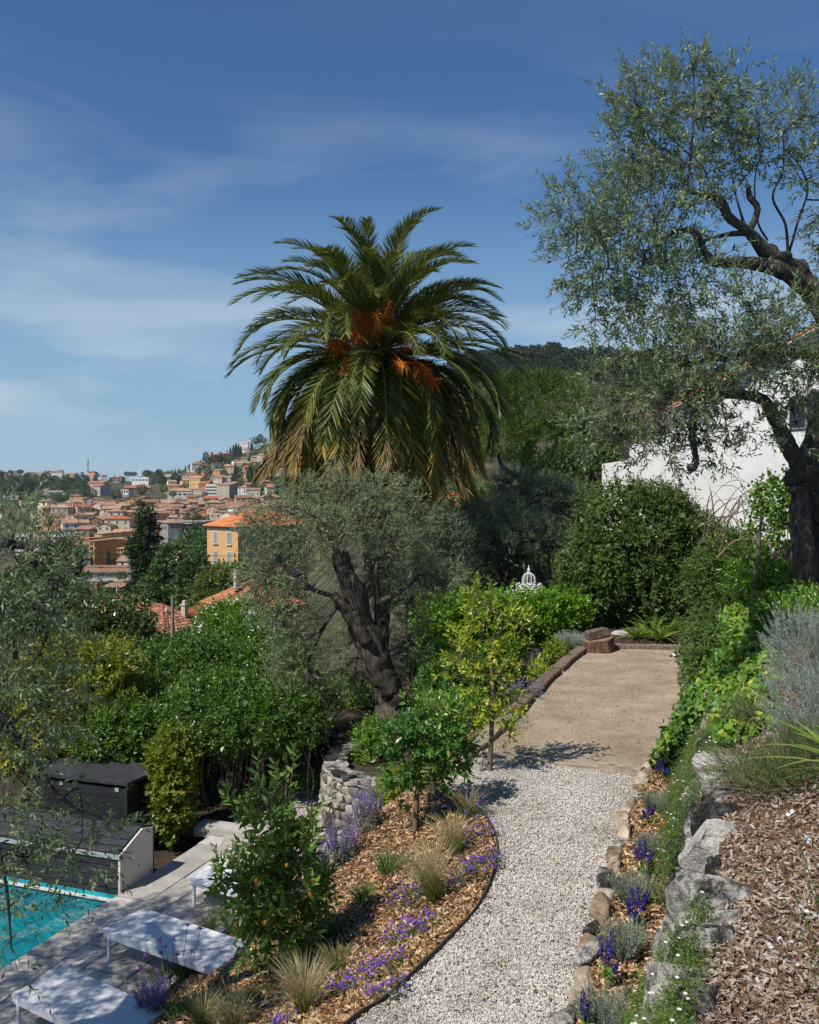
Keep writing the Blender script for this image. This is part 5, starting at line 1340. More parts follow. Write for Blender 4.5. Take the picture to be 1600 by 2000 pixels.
# ------------------------------------------------------------------ citrus trees: the largest-looking leaves one by one
def leaf_protos(mat, n, seed):
    out = []
    for k in range(n):
        mb = MB(); leaves(mb, np.zeros((1, 3)), np.array([[0, 1.0, 0]]), np.array([[0, 0, 1.0]]), np.array([1.0]), np.array([.46]), np.array([k / (n - 1)]), 'fold', 0, .14, .28)
        o = mb.build('leaf', mat); me = o.data; bpy.data.objects.remove(o); out.append(me)
    return out
def basis(P, D_, N, s):
    x = np.cross(D_, N); x /= np.linalg.norm(x); z = np.cross(x, D_)
    return Matrix(((x[0] * s, D_[0] * s, z[0] * s, P[0]), (x[1] * s, D_[1] * s, z[1] * s, P[1]), (x[2] * s, D_[2] * s, z[2] * s, P[2]), (0, 0, 0, 1)))
def citrus(name, base, trunk, ells, n, mat, label, seed, ll, m=8, single=300, fruit=None, up=.5, wide=.46, tl=.22, shoots=()):
    r = rs(seed); t = thing(name, base, label, name.replace('_', ' '))
    mb = MB(); P = spline(trunk, 14); mb.tube(P, np.linspace(.036, .022, 14), 9, gnarl=.03, seed=seed)
    C, N = ell_samples(ells, n, r, .35, .3)
    if len(shoots):
        for a, b in shoots:
            k = r.integers(3, 5); s = np.linspace(.15, .9, k)[:, None]; C = np.vstack([C, a + (b - a) * s]); N = np.vstack([N, np.repeat(unit(b - a)[None], k, 0)]); mb.tube(spline([a, (a + b) / 2 + r.normal(size=3) * .01, b], 5), np.linspace(.007, .003, 5), 5, cap=False)
    branchwork(mb, [P[8:]], C, r, 26, .013, .004)
    mb.build('trunk', M_stem, t, smooth=True)
    T = unit(N * .8 + rdir(r, len(C)) * .6 + np.array([0, 0, up]))
    # leaf positions
    store = MB(); twigs(store, C, T, r, m=m, tl=tl, ll=ll, lw=ll * wide, ang=58, upn=.8, curl=.14, fold=.28, clump=.55)
    V = np.vstack(store.V); nL = len(V) // 6; V = V.reshape(nL, 6, 3)
    tint = store.F[0][2][:nL]
    near = np.argsort(V[:, 0, 1] - .8 * np.abs(V[:, 0, 0] - base[0]) * 0 + r.normal(size=nL) * .05)[:single]
    mask = np.ones(nL, bool); mask[near] = False
    Q = np.arange(mask.sum())[:, None] * 6
    mb = MB(); mb.add(V[mask].reshape(-1, 3), np.vstack([Q + np.array([[0, 1, 2, 3]]), Q + np.array([[0, 3, 4, 5]])]), 0, np.concatenate([tint[mask]] * 2))
    tag(mb.build('crown', mat, t), kind='stuff')
    pr = leaf_protos(mat, 5, seed)
    for i in near:
        v = V[i]; d = v[3] - v[0]; L = np.linalg.norm(d); nn = np.cross(v[1] - v[5], d)
        if np.linalg.norm(nn) < 1e-8: continue
        inst('leaf', pr[min(4, int(tint[i] * 5))], t, basis(v[0] - base, d / L, -nn / np.linalg.norm(nn), L))
    if fruit:
        for k, (px, py, Y, s) in enumerate(fruit):
            p = at(px, py, Y); mb = MB(); Vv, Fc = ico(2); mb.add(Vv * np.array([.86, .86, 1.2]) * s + p, Fc); mb.build('fruit', M_kfruit, t, smooth=True)
    return t
b = gp(957, 1507, 0.0); Y = b[1]
citrus('lemon_tree', b, [b, b + np.array([.02, 0, .5]), b + np.array([.04, 0, .95]), b + np.array([.03, 0, 1.6])],
       [E(960, 1330, Y, 48, 60, .36), E(945, 1230, Y, 40, 60, .32), E(990, 1390, Y, 36, 32, .3), E(915, 1400, Y, 36, 40, .3), E(930, 1180, Y, 24, 32, .2), E(1020, 1290, Y, 22, 36, .2), E(900, 1300, Y, 30, 36, .25), E(1000, 1210, Y, 22, 26, .2), E(940, 1440, Y, 22, 26, .2), E(880, 1260, Y + .1, 20, 26, .2)],
       165, M_lemon, 'young lemon tree with yellow-green leaves growing out of the gravel', 301, .088, m=8, up=.55, tl=.2,
       shoots=[(at(1000, 1260, Y), at(1035, 1200, Y)), (at(930, 1200, Y), at(925, 1150, Y)), (at(955, 1220, Y), at(965, 1150, Y)), (at(985, 1410, Y), at(1000, 1440, Y))])
b = gp(811, 1622, gl(*gp(811, 1622, -.35)[:2])); Y = b[1]
citrus('orange_tree', b, [b, b + np.array([.015, 0, .3]), b + np.array([.03, 0, .5]), b + np.array([.05, 0, .9])],
       [E(830, 1440, Y, 62, 62, .4), E(795, 1480, Y, 44, 50, .32), E(865, 1470, Y, 46, 50, .34), E(850, 1390, Y, 44, 36, .3), E(880, 1420, Y, 32, 36, .25), E(770, 1445, Y, 24, 30, .2), E(830, 1508, Y, 54, 32, .32), E(880, 1515, Y, 28, 24, .22), E(785, 1500, Y, 32, 30, .26), E(900, 1470, Y, 22, 32, .2), E(765, 1560, Y, 14, 20, .12)],
       280, M_orange, 'rounded young orange tree in the wood chips beside the curved gravel path', 302, .092, m=8, wide=.54, tl=.17)
b = gp(550, 1900, gl(*gp(550, 1900, -.9)[:2])); Y = b[1]
citrus('kumquat_tree', b, [b, b + np.array([.0, 0, .35]), b + np.array([.0, 0, .6]), b + np.array([-.02, 0, 1.2])],
       [E(535, 1660, Y, 50, 66, .34), E(500, 1740, Y, 50, 58, .32), E(585, 1740, Y, 46, 58, .32), E(545, 1795, Y, 62, 42, .34), E(525, 1590, Y, 34, 50, .24), E(585, 1660, Y, 30, 44, .24), E(500, 1830, Y, 26, 26, .2), E(600, 1810, Y, 32, 30, .22), E(455, 1720, Y, 24, 32, .2)],
       400, M_kumquat, 'kumquat tree with small orange fruits in the wood chip bed by the loungers', 303, .108, m=8, wide=.40, tl=.19,
       fruit=[(501, 1721, Y - .36, .021), (518, 1803, Y - .38, .02), (606, 1747, Y - .34, .021), (615, 1725, Y - .3, .021), (494, 1590, Y - .2, .016), (560, 1690, Y - .36, .018)],
       shoots=[(at(505, 1600, Y), at(500, 1510, Y)), (at(560, 1600, Y), at(575, 1480, Y)), (at(590, 1640, Y), at(620, 1580, Y)), (at(470, 1700, Y), at(420, 1750, Y)), (at(480, 1620, Y), at(450, 1560, Y)), (at(545, 1590, Y), at(545, 1520, Y))])
# ------------------------------------------------------------------ planting
def on(px, py, zf=garden):
    """where a line of sight meets a garden surface"""
    Y = np.arange(3.0, 30, .01); X = (px - 800) / F * Y; z = CZ - (py - HY) / F * Y
    h = zf(X, Y); k = np.nonzero(h >= z)[0]; i = k[0] if len(k) else len(Y) - 1
    return np.array([X[i], Y[i], h[i]])
strip_z = lambda X, Y: 0 * X + .04
up_z = lambda X, Y: np.where(X - XR(Y) > .95, z_upper(X, Y), -9)

def spike(mb, b, tip, r, w, n, mat=0, petal=.012):
    s = r.random(n)[:, None]; P = b + (tip - b) * s
    d = unit(np.column_stack([r.normal(size=(n, 2)), r.normal(size=n) * .35 + .25])); leaves(mb, P + d * w * .2, d, rdir(r, n), w * (1.15 - .6 * s[:, 0]) * r.uniform(.7, 1.2, n), petal, r.random(n), 'quad', mat, .1)
def salvia(p, h, offs, label, seed):
    r = rs(seed); t = thing('blue_salvia', p, label, 'flower', 'blue salvias along the stone border')
    mb = MB(); n = 26; az = r.uniform(0, 6.28, n); el = r.uniform(.2, 1.1, n)
    b = p + np.column_stack([r.normal(0, .035, n), r.normal(0, .035, n), r.uniform(.0, h * .4, n)])
    leaves(mb, b, np.column_stack([np.cos(az) * np.cos(el), np.sin(az) * np.cos(el), np.sin(el)]), unit(r.normal(size=(n, 3)) * .4 + np.array([0, 0, 1])), r.uniform(.05, .085, n), .024, r.random(n)); mb.build('foliage', M_bush, t)
    for k, (ox, oy, hh) in enumerate(offs):
        a = p + np.array([ox * .4, oy * .4, .02]); q = p + np.array([ox, oy, h * hh]); mb = MB(); mb.tube([a, (a + q) / 2, q], [.004, .0035, .003], 4, 1, cap=False)
        spike(mb, a + (q - a) * .45, q, r, .026, 110, 0, .013); mb.build('flower_spike', [M_blue, M_stem], t)
for k, (px, py, h, offs, lab) in enumerate((
        (1294, 1525, .26, ((-.07, 0, .9), (.0, .02, 1.05), (.06, -.02, .6), (.12, .0, .62), (.03, -.04, .5)), 'blue salvia in front of the small rosemary at the top of the border'),
        (1268, 1612, .22, ((-.06, 0, .7), (.0, 0, .95), (.05, .02, .75)), 'small blue salvia below the grey tuft near the spotlights'),
        (1256, 1712, .36, ((-.08, 0, .8), (-.03, .02, .9), (.02, 0, 1.), (.07, -.02, .7), (.09, .03, .55)), 'blue salvia with a yellow petal at its foot beside the drip hose'),
        (1240, 1815, .34, ((-.06, 0, .7), (-.02, .02, .95), (.03, 0, 1.), (.08, -.02, .9), (.11, .02, .8), (.0, -.05, .5)), 'bushy blue salvia in the middle of the stone border'),
        (1190, 1925, .36, ((-.06, .02, .95), (.02, 0, 1.1), (.0, .04, .8), (.05, -.03, .5)), 'two-spiked blue salvia left of the big grey tuft'),
        (1142, 2030, .30, ((-.01, 0, 1.), (.03, .03, .7)), 'blue salvia spike at the bottom edge of the picture'))):
    salvia(on(px, py, strip_z), h, offs, lab, 400 + k)
mb = MB(); p = on(1268, 1690, strip_z) + np.array([0, 0, .10]); leaves(mb, np.repeat(p[None], 7, 0), unit(np.column_stack([np.cos(np.arange(7) * .9), np.sin(np.arange(7) * .9), np.full(7, .3)])), np.tile([0, 0, 1.0], (7, 1)), .03, .02, .5)
tag(mb.build('yellow_flower', M_yflower, origin=p), 'single yellow flower lying in front of a blue salvia', 'flower')

def tuft(name, p, rad, h, n, mat, label, seed, m=10, ll=.03, lw=.006, group=None, cat='plant', spread=.55):
    r = rs(seed); t = thing(name, p, label, cat, group)
    a = r.uniform(0, 6.28, n); q = np.sqrt(r.random(n)) * rad
    b = p + np.column_stack([np.cos(a) * q * .5, np.sin(a) * q * .5, np.zeros(n)])
    T = unit(np.column_stack([np.cos(a) * q / rad * spread, np.sin(a) * q / rad * spread, np.ones(n)]) + r.normal(size=(n, 3)) * .12)
    mb = MB(); L = h * r.uniform(.6, 1.05, n); sticks(mb, b, b + T * L[:, None], .003, .0015, 0)
    tw = dict(tl=1.0, ll=ll, lw=lw, ang=32, shape='quad', upn=.2, clump=.4)
    # leaves along each stem
    s = np.linspace(.12, 1, m); pos = b[:, None] + T[:, None] * (L[:, None] * s)[..., None]
    D_ = unit(T[:, None] + rdir(r, n * m).reshape(n, m, 3) * .75)
    leaves(mb, pos.reshape(-1, 3), D_.reshape(-1, 3), rdir(r, n * m), ll * r.uniform(.7, 1.2, n * m), lw, np.clip(r.random(n * m) * .6 + np.repeat(r.random(n), m) * .4, 0, 1), 'quad')
    mb.build('foliage', mat, t); return t
gs = 'silver grey tufts along the stone border'
for k, (px, py, rad, h, lab) in enumerate(((1281, 1590, .15, .25, 'neat silver grey tuft near the spotlights'), (1272, 1675, .13, .24, 'silver grey tuft behind the salvia with the yellow petal'), (1236, 1765, .19, .27, 'wide silver grey tuft above the middle of the stone border'), (1216, 1868, .19, .27, 'big silver grey tuft right of the two-spiked salvia'), (1175, 2010, .2, .26, 'silver grey tuft at the bottom edge of the picture'))):
    tuft('santolina', on(px, py, strip_z), rad, h, 230, M_silver2, lab, 420 + k, 9, .026, .0065, gs)
tuft('rosemary', on(1303, 1512, strip_z), .13, .36, 60, M_rosemary, 'upright small rosemary at the top corner of the stone border', 430, 26, .026, .006, spread=.35)
gr = 'small rosemaries in the wood chips'
for k, (px, py, rad, h, lab) in enumerate(((762, 1706, .19, .25, 'bushy green rosemary in the open wood chips below the orange tree'), (716, 1760, .19, .16, 'low green rosemary between the kumquat tree and the purple flowers'), (648, 1830, .2, .2, 'shaded rosemary just right of the kumquat tree'))):
    tuft('rosemary', on(px, py), rad, h, 110, M_rosemary, lab, 434 + k, 16, .022, .006, gr, spread=.8)
# russian sage
def sage(px, py, rad, h, n, label, seed):
    p = on(px, py); r = rs(seed); t = thing('russian_sage', p, label, 'flower', 'lilac flowered sages in the wood chip bed')
    mb = MB(); a = r.uniform(0, 6.28, n); q = np.sqrt(r.random(n)) * rad
    b = p + np.column_stack([np.cos(a) * q * .35, np.sin(a) * q * .35, np.zeros(n)])
    e = p + np.column_stack([np.cos(a) * q, np.sin(a) * q, h * r.uniform(.65, 1.1, n)])
    C = (b[:, None] + (e - b)[:, None] * r.uniform(.1, .6, (n, 8))[..., None]).reshape(-1, 3)
    twigs(mb, C, unit(rdir(r, len(C)) + np.array([0, 0, .4])), r, m=6, tl=.07, ll=.036, lw=.012, shape='quad', upn=.4); mb.build('foliage', M_silver2, t)
    for i in range(n):
        mb = MB(); mb.tube([b[i], (b[i] + e[i]) / 2, e[i]], [.003, .0028, .002], 3, 1, cap=False); spike(mb, b[i] + (e[i] - b[i]) * .48, e[i], r, .022, 75, 0, .010); mb.build('flower_spike', [M_lilac, M_stem], t)
sage(718, 1628, .25, .62, 40, 'tall russian sage in front of the curved stone wall', 440)
sage(668, 1688, .27, .55, 42, 'broad russian sage left of the open wood chips', 441)
sage(618, 1718, .22, .5, 26, 'russian sage behind the kumquat tree crown', 442)
sage(592, 1772, .2, .4, 16, 'small russian sage half hidden by the kumquat leaves', 443)
sage(300, 1990, .22, .40, 36, 'lilac russian sage at the foot of the middle lounger', 444)
# feather grass
def stipa(px, py, h, n, label, seed, lean=(0, 0), zf=garden, green=.0):
    p = on(px, py, zf); r = rs(seed); t = thing('feather_grass', p, label, 'grass clump', 'feather grass clumps')
    a = r.uniform(0, 6.28, n); tl = np.abs(r.normal(0, .28, n)) + .06
    D_ = unit(np.column_stack([np.cos(a) * tl + lean[0], np.sin(a) * tl + lean[1], np.ones(n)]))
    b = p + np.column_stack([np.cos(a), np.sin(a), 0 * a]) * (r.random(n) * .06)[:, None]
    mb = MB(); L = h * r.uniform(.55, 1.1, n)
    # each blade: green foot, straw tip
    for part, (f0, f1, lo, hi) in enumerate(((0, .55, .05, .45), (.5, 1.0, .55, 1.0))):
        bb = b + D_ * (L * f0)[:, None]
        blades(mb, bb, unit(D_ + (np.column_stack([np.cos(a), np.sin(a), 0 * a]) * .25 if part else 0)), L * (f1 - f0), .0055 if part == 0 else .0042, .08 if part == 0 else .28, 3, 0, np.clip(r.uniform(lo, hi, n) - green, 0, 1), r)
    mb.build('blades', M_stipa, t); return t
stipa(852, 1762, .68, 420, 'tall pale feather grass standing in the wood chips right of the rosemaries', 450, (-.22, .0))
stipa(895, 1672, .52, 360, 'straw-coloured feather grass below the orange tree', 451, (-.3, .05))
stipa(915, 1600, .45, 220, 'feather grass by the upper bend of the steel edging', 452, (-.1, .0))
stipa(598, 1985, .50, 460, 'pale feather grass at the foot of the kumquat trunk', 453, (-.08, .0))
stipa(408, 1838, .42, 260, 'green feather grass between the two loungers', 454, (-.02, 0), green=.35)
stipa(660, 1905, .30, 240, 'short dark feather grass in the shade right of the kumquat tree', 455, (-.2, .1), green=.4)
stipa(460, 2030, .48, 220, 'feather grass at the bottom edge below the kumquat tree', 456, (-.2, 0))
stipa(250, 1990, .45, 160, 'sparse feather grass at the bottom left in front of the nearest lounger', 457, (.15, 0))
stipa(395, 2010, .40, 160, 'thin feather grass next to the lilac sage at the bottom', 458, (.1, 0), green=.2)
# purple fan flowers
def fan(px, py, rad, n, h, label, seed):
    n = int(n * .72)
    p = on(px, py); r = rs(seed); t = thing('purple_fan_flower', p, label, 'flower', 'purple flower patches along the steel edging')
    a = r.uniform(0, 6.28, n); q = np.sqrt(r.random(n)) * rad
    xy = p[:2] + np.column_stack([np.cos(a) * q, np.sin(a) * q * .8]); z = garden(xy[:, 0], xy[:, 1])
    out = xy[:, 0] > XL(xy[:, 1]); z = np.where(out, .01, z)
    P = np.column_stack([xy, z + r.uniform(.3, 1, n) * h])
    mb = MB(); C = np.column_stack([xy, z + r.uniform(.02, .5, n) * h]); twigs(mb, C, unit(rdir(r, n) + np.array([0, 0, .5])), r, m=7, tl=.09, ll=.032, lw=.012, upn=.6); mb.build('foliage', M_herb, t)
    mb = MB(); k = 7; ang = np.tile(np.arange(5) * .55 - 1.1, n) + np.repeat(r.uniform(0, 6.28, n), 5)
    PP = np.repeat(P, 5, 0); d = unit(np.column_stack([np.cos(ang), np.sin(ang), np.full(len(ang), .25)]) + r.normal(size=(len(ang), 3)) * .25)
    leaves(mb, PP, d, unit(np.array([0, -.3, 1.0]) + r.normal(size=(len(ang), 3)) * .35), .024, .013, r.random(len(ang)), 'quad', 0, .1, wide=.6); mb.build('blossom', M_purple, t)
for k, (px, py, rad, n, h, lab) in enumerate(((705, 1925, .36, 170, .17, 'widest purple flower patch near the lower end of the steel edging'), (752, 1950, .16, 60, .13, 'small purple patch touching the lower steel edging'), (800, 1838, .26, 120, .2, 'purple patch in the wood chips beside the middle of the edging'), (795, 1775, .2, 80, .26, 'tall purple flowers left of the pale feather grass'), (910, 1720, .36, 110, .14, 'loose purple patch right of the tall feather grass'), (945, 1690, .2, 70, .14, 'purple flowers against the outermost bend of the edging'), (925, 1650, .26, 110, .22, 'purple flowers between the feather grass and the upper edging'), (870, 1590, .24, 70, .2, 'purple flowers at the foot of the hedge end beside the orange tree trunk'), (930, 1600, .16, 50, .22, 'upright purple flowers in the shadow at the top of the edging'), (580, 1995, .2, 30, .14, 'few purple flowers beside the feather grass at the bottom'), (540, 2020, .14, 26, .12, 'purple flowers at the very bottom of the wood chips'))):
    fan(px, py, rad, n, h, lab, 460 + k)
# society garlic by the lounger
p = on(330, 1925); r = rs(480); t = thing('society_garlic', p, 'mauve flower heads on thin tall stems in front of the middle lounger', 'flower')
mb = MB(); n = 60; a = r.uniform(0, 6.28, n); D_ = unit(np.column_stack([np.cos(a) * .45, np.sin(a) * .45, np.ones(n)])); blades(mb, p + r.normal(size=(n, 3)) * np.array([.12, .1, 0]), D_, r.uniform(.2, .38, n), .007, .25, 4, 0, r.random(n), r); mb.build('foliage', M_strap, t)
for k, (px, py) in enumerate(((366, 1808), (392, 1814), (312, 1838), (322, 1850), (338, 1836), (285, 1868), (275, 1888), (345, 1866), (310, 1890), (332, 1884), (315, 1862), (375, 1858))):
    q = at(px, py, p[1] - .1 + r.uniform(-.2, .2)); b = p + np.array([(q[0] - p[0]) * .5, 0, 0]); mb = MB(); mb.tube(spline([b, (b + q) / 2 + np.array([.01, 0, .02]), q], 6), .0035, 4, 1, cap=False)
    m = 26; d = unit(np.column_stack([r.normal(size=(m, 2)), r.normal(size=m) * .5 + .5])); leaves(mb, np.repeat(q[None], m, 0), d, rdir(r, m), r.uniform(.03, .05, m), .013, r.random(m), 'quad'); mb.build('flower_head', [M_pink, M_stem], t)
# green clumps at the bed's lower edge
for k, (px, py, n, L, lab) in enumerate(((355, 1900, 60, .25, 'green grassy clump under the mauve flower heads'), (365, 1985, 70, .3, 'green grassy clump behind the lilac sage at the bottom'), (430, 1790, 26, .22, 'small green clump beside the far lounger'))):
    p = on(px, py); r = rs(490 + k); t = thing('grassy_clump', p, lab, 'plant'); mb = MB(); a = r.uniform(0, 6.28, n * 3); D_ = unit(np.column_stack([np.cos(a) * .6, np.sin(a) * .6, np.ones(n * 3)])); blades(mb, p + r.normal(size=(n * 3, 3)) * np.array([.08, .08, 0]), D_, L * r.uniform(.5, 1.1, n * 3), .009, .3, 3, 0, r.random(n * 3), r); mb.build('foliage', M_rosemary, t)
def lowherb(name, px, py, rad, n, mat, label, seed, h=.12, fl=None, zf=garden, cat='plant', hang=0):
    p = on(px, py, zf); r = rs(seed); t = thing(name, p, label, cat)
    a = r.uniform(0, 6.28, n); q = np.sqrt(r.random(n)) * rad
    xy = p[:2] + np.column_stack([np.cos(a) * q, np.sin(a) * q]); z = zf(xy[:, 0], xy[:, 1]); z = np.where(z < -5, p[2], z)
    C = np.column_stack([xy, z + .01 + r.random(n) * h * .5]); mb = MB(); twigs(mb, C, unit(rdir(r, n) * .7 + np.array([0, 0, .6])), r, m=8, tl=h * .8, ll=.022, lw=.009, shape='quad', upn=.6); mb.build('foliage', mat, t)
    if fl:
        k = r.choice(n, fl); P = C[k] + np.array([0, 0, h * .9]); mb = MB()
        for i in range(8):
            an = i * .785; leaves(mb, P, unit(np.tile([math.cos(an), math.sin(an), .15], (fl, 1))), np.tile([0, -.4, 1.0], (fl, 1)), .016, .007, .5, 'quad')
        mb.build('blossom', M_white, t)
lowherb('white_daisy', 150, 1985, .35, 160, M_herb, 'sparse little white daisies hiding the nearest lounger corner', 500, .2, 26)
lowherb('grey_herb', 500, 1880, .25, 120, M_rosemary, 'low green herb at the foot of the kumquat tree', 501, .12)
lowherb('green_herb', 480, 1960, .3, 200, M_herb, 'low green ground plant in the bottom shade of the kumquat tree', 502, .12)
lowherb('grey_herb', 440, 1765, .3, 160, M_silver2, 'grey-leaved herb between the far lounger and the wood chips', 503, .16)
lowherb('green_herb', 700, 1590, .3, 260, M_herb, 'green herb at the foot of the curved stone wall', 504, .18)
# plants along the left side of the court
for k, (px, py, h, n, lab) in enumerate(((1030, 1335, .55, 60, 'lilac sage behind the short sleeper stub'), (1068, 1300, .6, 70, 'lilac sage beside the dark sleeper near the stump'), (1012, 1365, .4, 30, 'lilac sage stems between the lemon tree and the sleepers'))):
    p = on(px, py); r = rs(510 + k); t = thing('russian_sage', p, lab, 'flower', 'lilac sages behind the court sleepers'); mb = MB()
    b = p + r.normal(size=(n, 3)) * np.array([.16, .16, 0]); e = b + np.column_stack([r.normal(0, .12, n), r.normal(0, .1, n), h * r.uniform(.6, 1.1, n)]); sticks(mb, b, e, .004, .002, 1)
    for i in range(n): spike(mb, b[i] + (e[i] - b[i]) * .4, e[i], r, .03, 26, 0, .014)
    tag(mb.build("flower_spikes", [M_lilac, M_stem], t), kind="stuff")
    mb = MB(); C = (b[:, None] + (e - b)[:, None] * r.uniform(.1, .6, (n, 5))[..., None]).reshape(-1, 3); twigs(mb, C, unit(rdir(r, len(C)) + np.array([0, 0, .3])), r, m=6, tl=.08, ll=.04, lw=.012, shape='quad'); mb.build('foliage', M_silver2, t)
shrub('lime_shrub', on(1085, 1296), [E(1086, 1272, 20.6, 24, 18, .3), E(1060, 1318, 19, 26, 18, .3)], 260, M_lime, 'lime green low bush behind the dark sleeper by the stump', 'shrub', 520, dict(tl=.16, ll=.05, lw=.024, upn=.8), m=7, lo=.4, stems=3)
tuft('santolina', on(1122, 1272) + np.array([0, .3, .05]), .42, .38, 420, M_silver, 'silver blue cushion behind the tree stump', 521, 9, .04, .008, spread=1.1)
lowherb('green_herb', 985, 1420, .4, 260, M_herb, 'mixed low green plants behind the pale sleeper', 522, .3)

# ------------------------------------------------------------------ the bank on the right
def bank(s, y):
    """across the bank: s = 0 at its foot, 1 at its shoulder"""
    x = XR(y) + .12 + s * .95; z = np.interp(s, [-.2, 0, .3, .6, 1, 1.6], [.0, .03, .45, .85, 1.1, 1.25])
    d = x - XR(y); return np.column_stack([x, y, np.where(d > 1.05, np.maximum(z, z_upper(x, y)), z)])
r = rs(530); n = 9500
y = 9.4 + (20.5 - 9.4) * r.random(n) ** 1.05; s = np.minimum(r.uniform(-.05, 1.75, n), 1.75 - .9 * np.clip((y - 15) / 5, 0, 1)); s = np.maximum(s, .95 * np.clip((12.1 - y) / 1.2, 0, 1) + .2 * (y < 11.6)) + .05 * wob(np.column_stack([y, y * 0, y * 0]), 531, 1.3)
P = bank(s, y); bul = .22 + .18 * wob(P, 532, 2.2); nrm = unit(np.array([-.75, -.25, .6]) + r.normal(size=(n, 3)) * .35)
P = P + nrm * (np.clip(bul, .02, .4) * r.uniform(.4, 1.1, n) * np.clip(.35 + s, .3, 1))[:, None]
D_ = unit(rdir(r, n) * .8 + np.array([-.25, -.2, -.45])); L = r.uniform(.055, .105, n); tint = np.clip(r.normal(.45, .22, n) + .18 * (s > .75), 0, 1)
t = thing('ivy_bank', (float(XR(15.)) + .6, 15., 0), 'bright green ivy tumbling down the bank along the right side of the court', 'ivy')
near = np.argsort(P[:, 1] + r.normal(size=n) * .5)[:300]; mask = np.ones(n, bool); mask[near] = False
mb = MB(); leaves(mb, P[mask], D_[mask], nrm[mask], L[mask], L[mask] * .95, tint[mask], 'fold', 0, .12, .2, .34)
C = bank(r.uniform(0, 1.5, 1100), 11.8 + 8.6 * r.random(1100)); twigs(mb, C, unit(rdir(r, 1100) + np.array([-.5, 0, .1])), r, m=5, tl=.15, ll=.11, lw=.10, shape='quad', thi=.4, upn=.3)
tag(mb.build('foliage', M_ivy, t), kind='stuff')
pr = []
for k in range(5):
    mb = MB(); leaves(mb, np.zeros((1, 3)), np.array([[0, 1.0, 0]]), np.array([[0, 0, 1.0]]), np.array([1.0]), np.array([.95]), np.array([k / 4]), 'fold', 0, .12, .2, .34); o = mb.build('leaf', M_ivy); pr.append(o.data); bpy.data.objects.remove(o)
tp = np.array(t.location)
for i in near:
    d = D_[i]; nn = nrm[i] - d * (nrm[i] @ d); inst('leaf', pr[min(4, int(tint[i] * 5))], t, basis(P[i] - tp, d, nn / np.linalg.norm(nn), L[i]))
# darker hanging veil at its far end
shrub('ivy_veil', ground_at(1400, 19), [(float(XR(y)) + .25 + .12 * k, y, .45 + .4 * k, .3, .8, .4) for k in range(2) for y in (16.5, 18, 19.5, 20.8)], 1500, M_viburnum, 'darker fine-leaved creeper hanging at the far end of the ivy bank', 'creeper', 533, dict(tl=.18, ll=.05, lw=.03, upn=.5, droop=.3), m=8, lo=.5, stems=0, up=-.2, outw=.7)
ells = [(float(XR(y)) + 1.7, y, float(z_upper(XR(y) + 1.7, y)) + .15, .5, .7, .32) for y in (13.0, 14.2, 15.4, 16.6, 17.8)]
shrub('broadleaf_groundcover', (float(XR(14)) + 1.3, 14, 1.2), ells, 900, M_ivy, 'large yellow-green leaves along the top of the ivy bank', 'ground cover', 534, dict(tl=.2, ll=.10, lw=.085, ang=62, upn=1.0, clump=.5, tlo=.25), m=6, lo=.5, stems=0, up=.4)
# silver bush
ells = [E(1575, 1300, 9.0, 62, 60, .5), E(1555, 1380, 8.6, 50, 60, .42), E(1600, 1400, 8.4, 60, 75, .45), E(1620, 1300, 9, 60, 70, .5), E(1575, 1440, 8.2, 50, 45, .4), E(1560, 1250, 9.2, 50, 45, .4)]
r = rs(540); t = thing('silver_bush', on(1580, 1460, up_z), 'large silver blue bush with fine upright leaves at the right edge', 'shrub')
C, N = ell_samples(ells, 2300, r, .55, .3); mb = MB(); T = unit(N * .6 + rdir(r, len(C)) * .3 + np.array([-.1, 0, .7]))
twigs(mb, C, T, r, m=15, tl=.17, ll=.036, lw=.0062, ang=30, shape='quad', upn=.2, clump=.5); mb.build('foliage', M_silver, t)
# rosemary and shrubs of the upper bed
def sprawl(name, px, py, rad, n, label, seed, lean, mat=M_rosemary, tl=.34):
    p = on(px, py, up_z); r = rs(seed); t = thing(name, p, label, 'shrub'); mb = MB()
    C = p + np.column_stack([r.normal(0, rad, n), r.normal(0, rad * .8, n), r.uniform(.02, .16, n)])
    T = unit(np.array(lean) + r.normal(size=(n, 3)) * .35); twigs(mb, C, T, r, m=26, tl=tl, ll=.024, lw=.0052, ang=48, shape='quad', upn=.3, droop=.1, clump=.5, stem=.003); mb.build('foliage', [mat, M_stem], t)
sprawl('rosemary', 1545, 1545, .2, 330, 'sprawling dark green rosemary below the silver bush', 541, (-.5, -.1, .6))
sprawl('rosemary', 1580, 1500, .16, 240, 'upright dark rosemary in front of the silver bush', 542, (-.1, -.1, 1))
sprawl('rosemary', 1485, 1540, .15, 150, 'rosemary branch trailing over the top of the rock wall', 543, (-.7, -.1, .35))
sprawl('grey_shrub', 1475, 1425, .16, 150, 'fine green shrub between the ivy bank and the silver bush', 544, (-.3, 0, .7))
p = np.array([3.25, 6.9, 1.55])
strapclump('agapanthus', p, 44, .72, .045, 'glossy strap leaves of an agapanthus reaching in from the right edge', 545, tilt=(8, 60), droop=(.1, .5))
p = np.array([2.62, 5.1, 1.35]); strapclump('agapanthus', p, 26, .5, .04, 'lower strap-leaved agapanthus at the bottom right corner', 546, tilt=(15, 70), droop=(.1, .5))
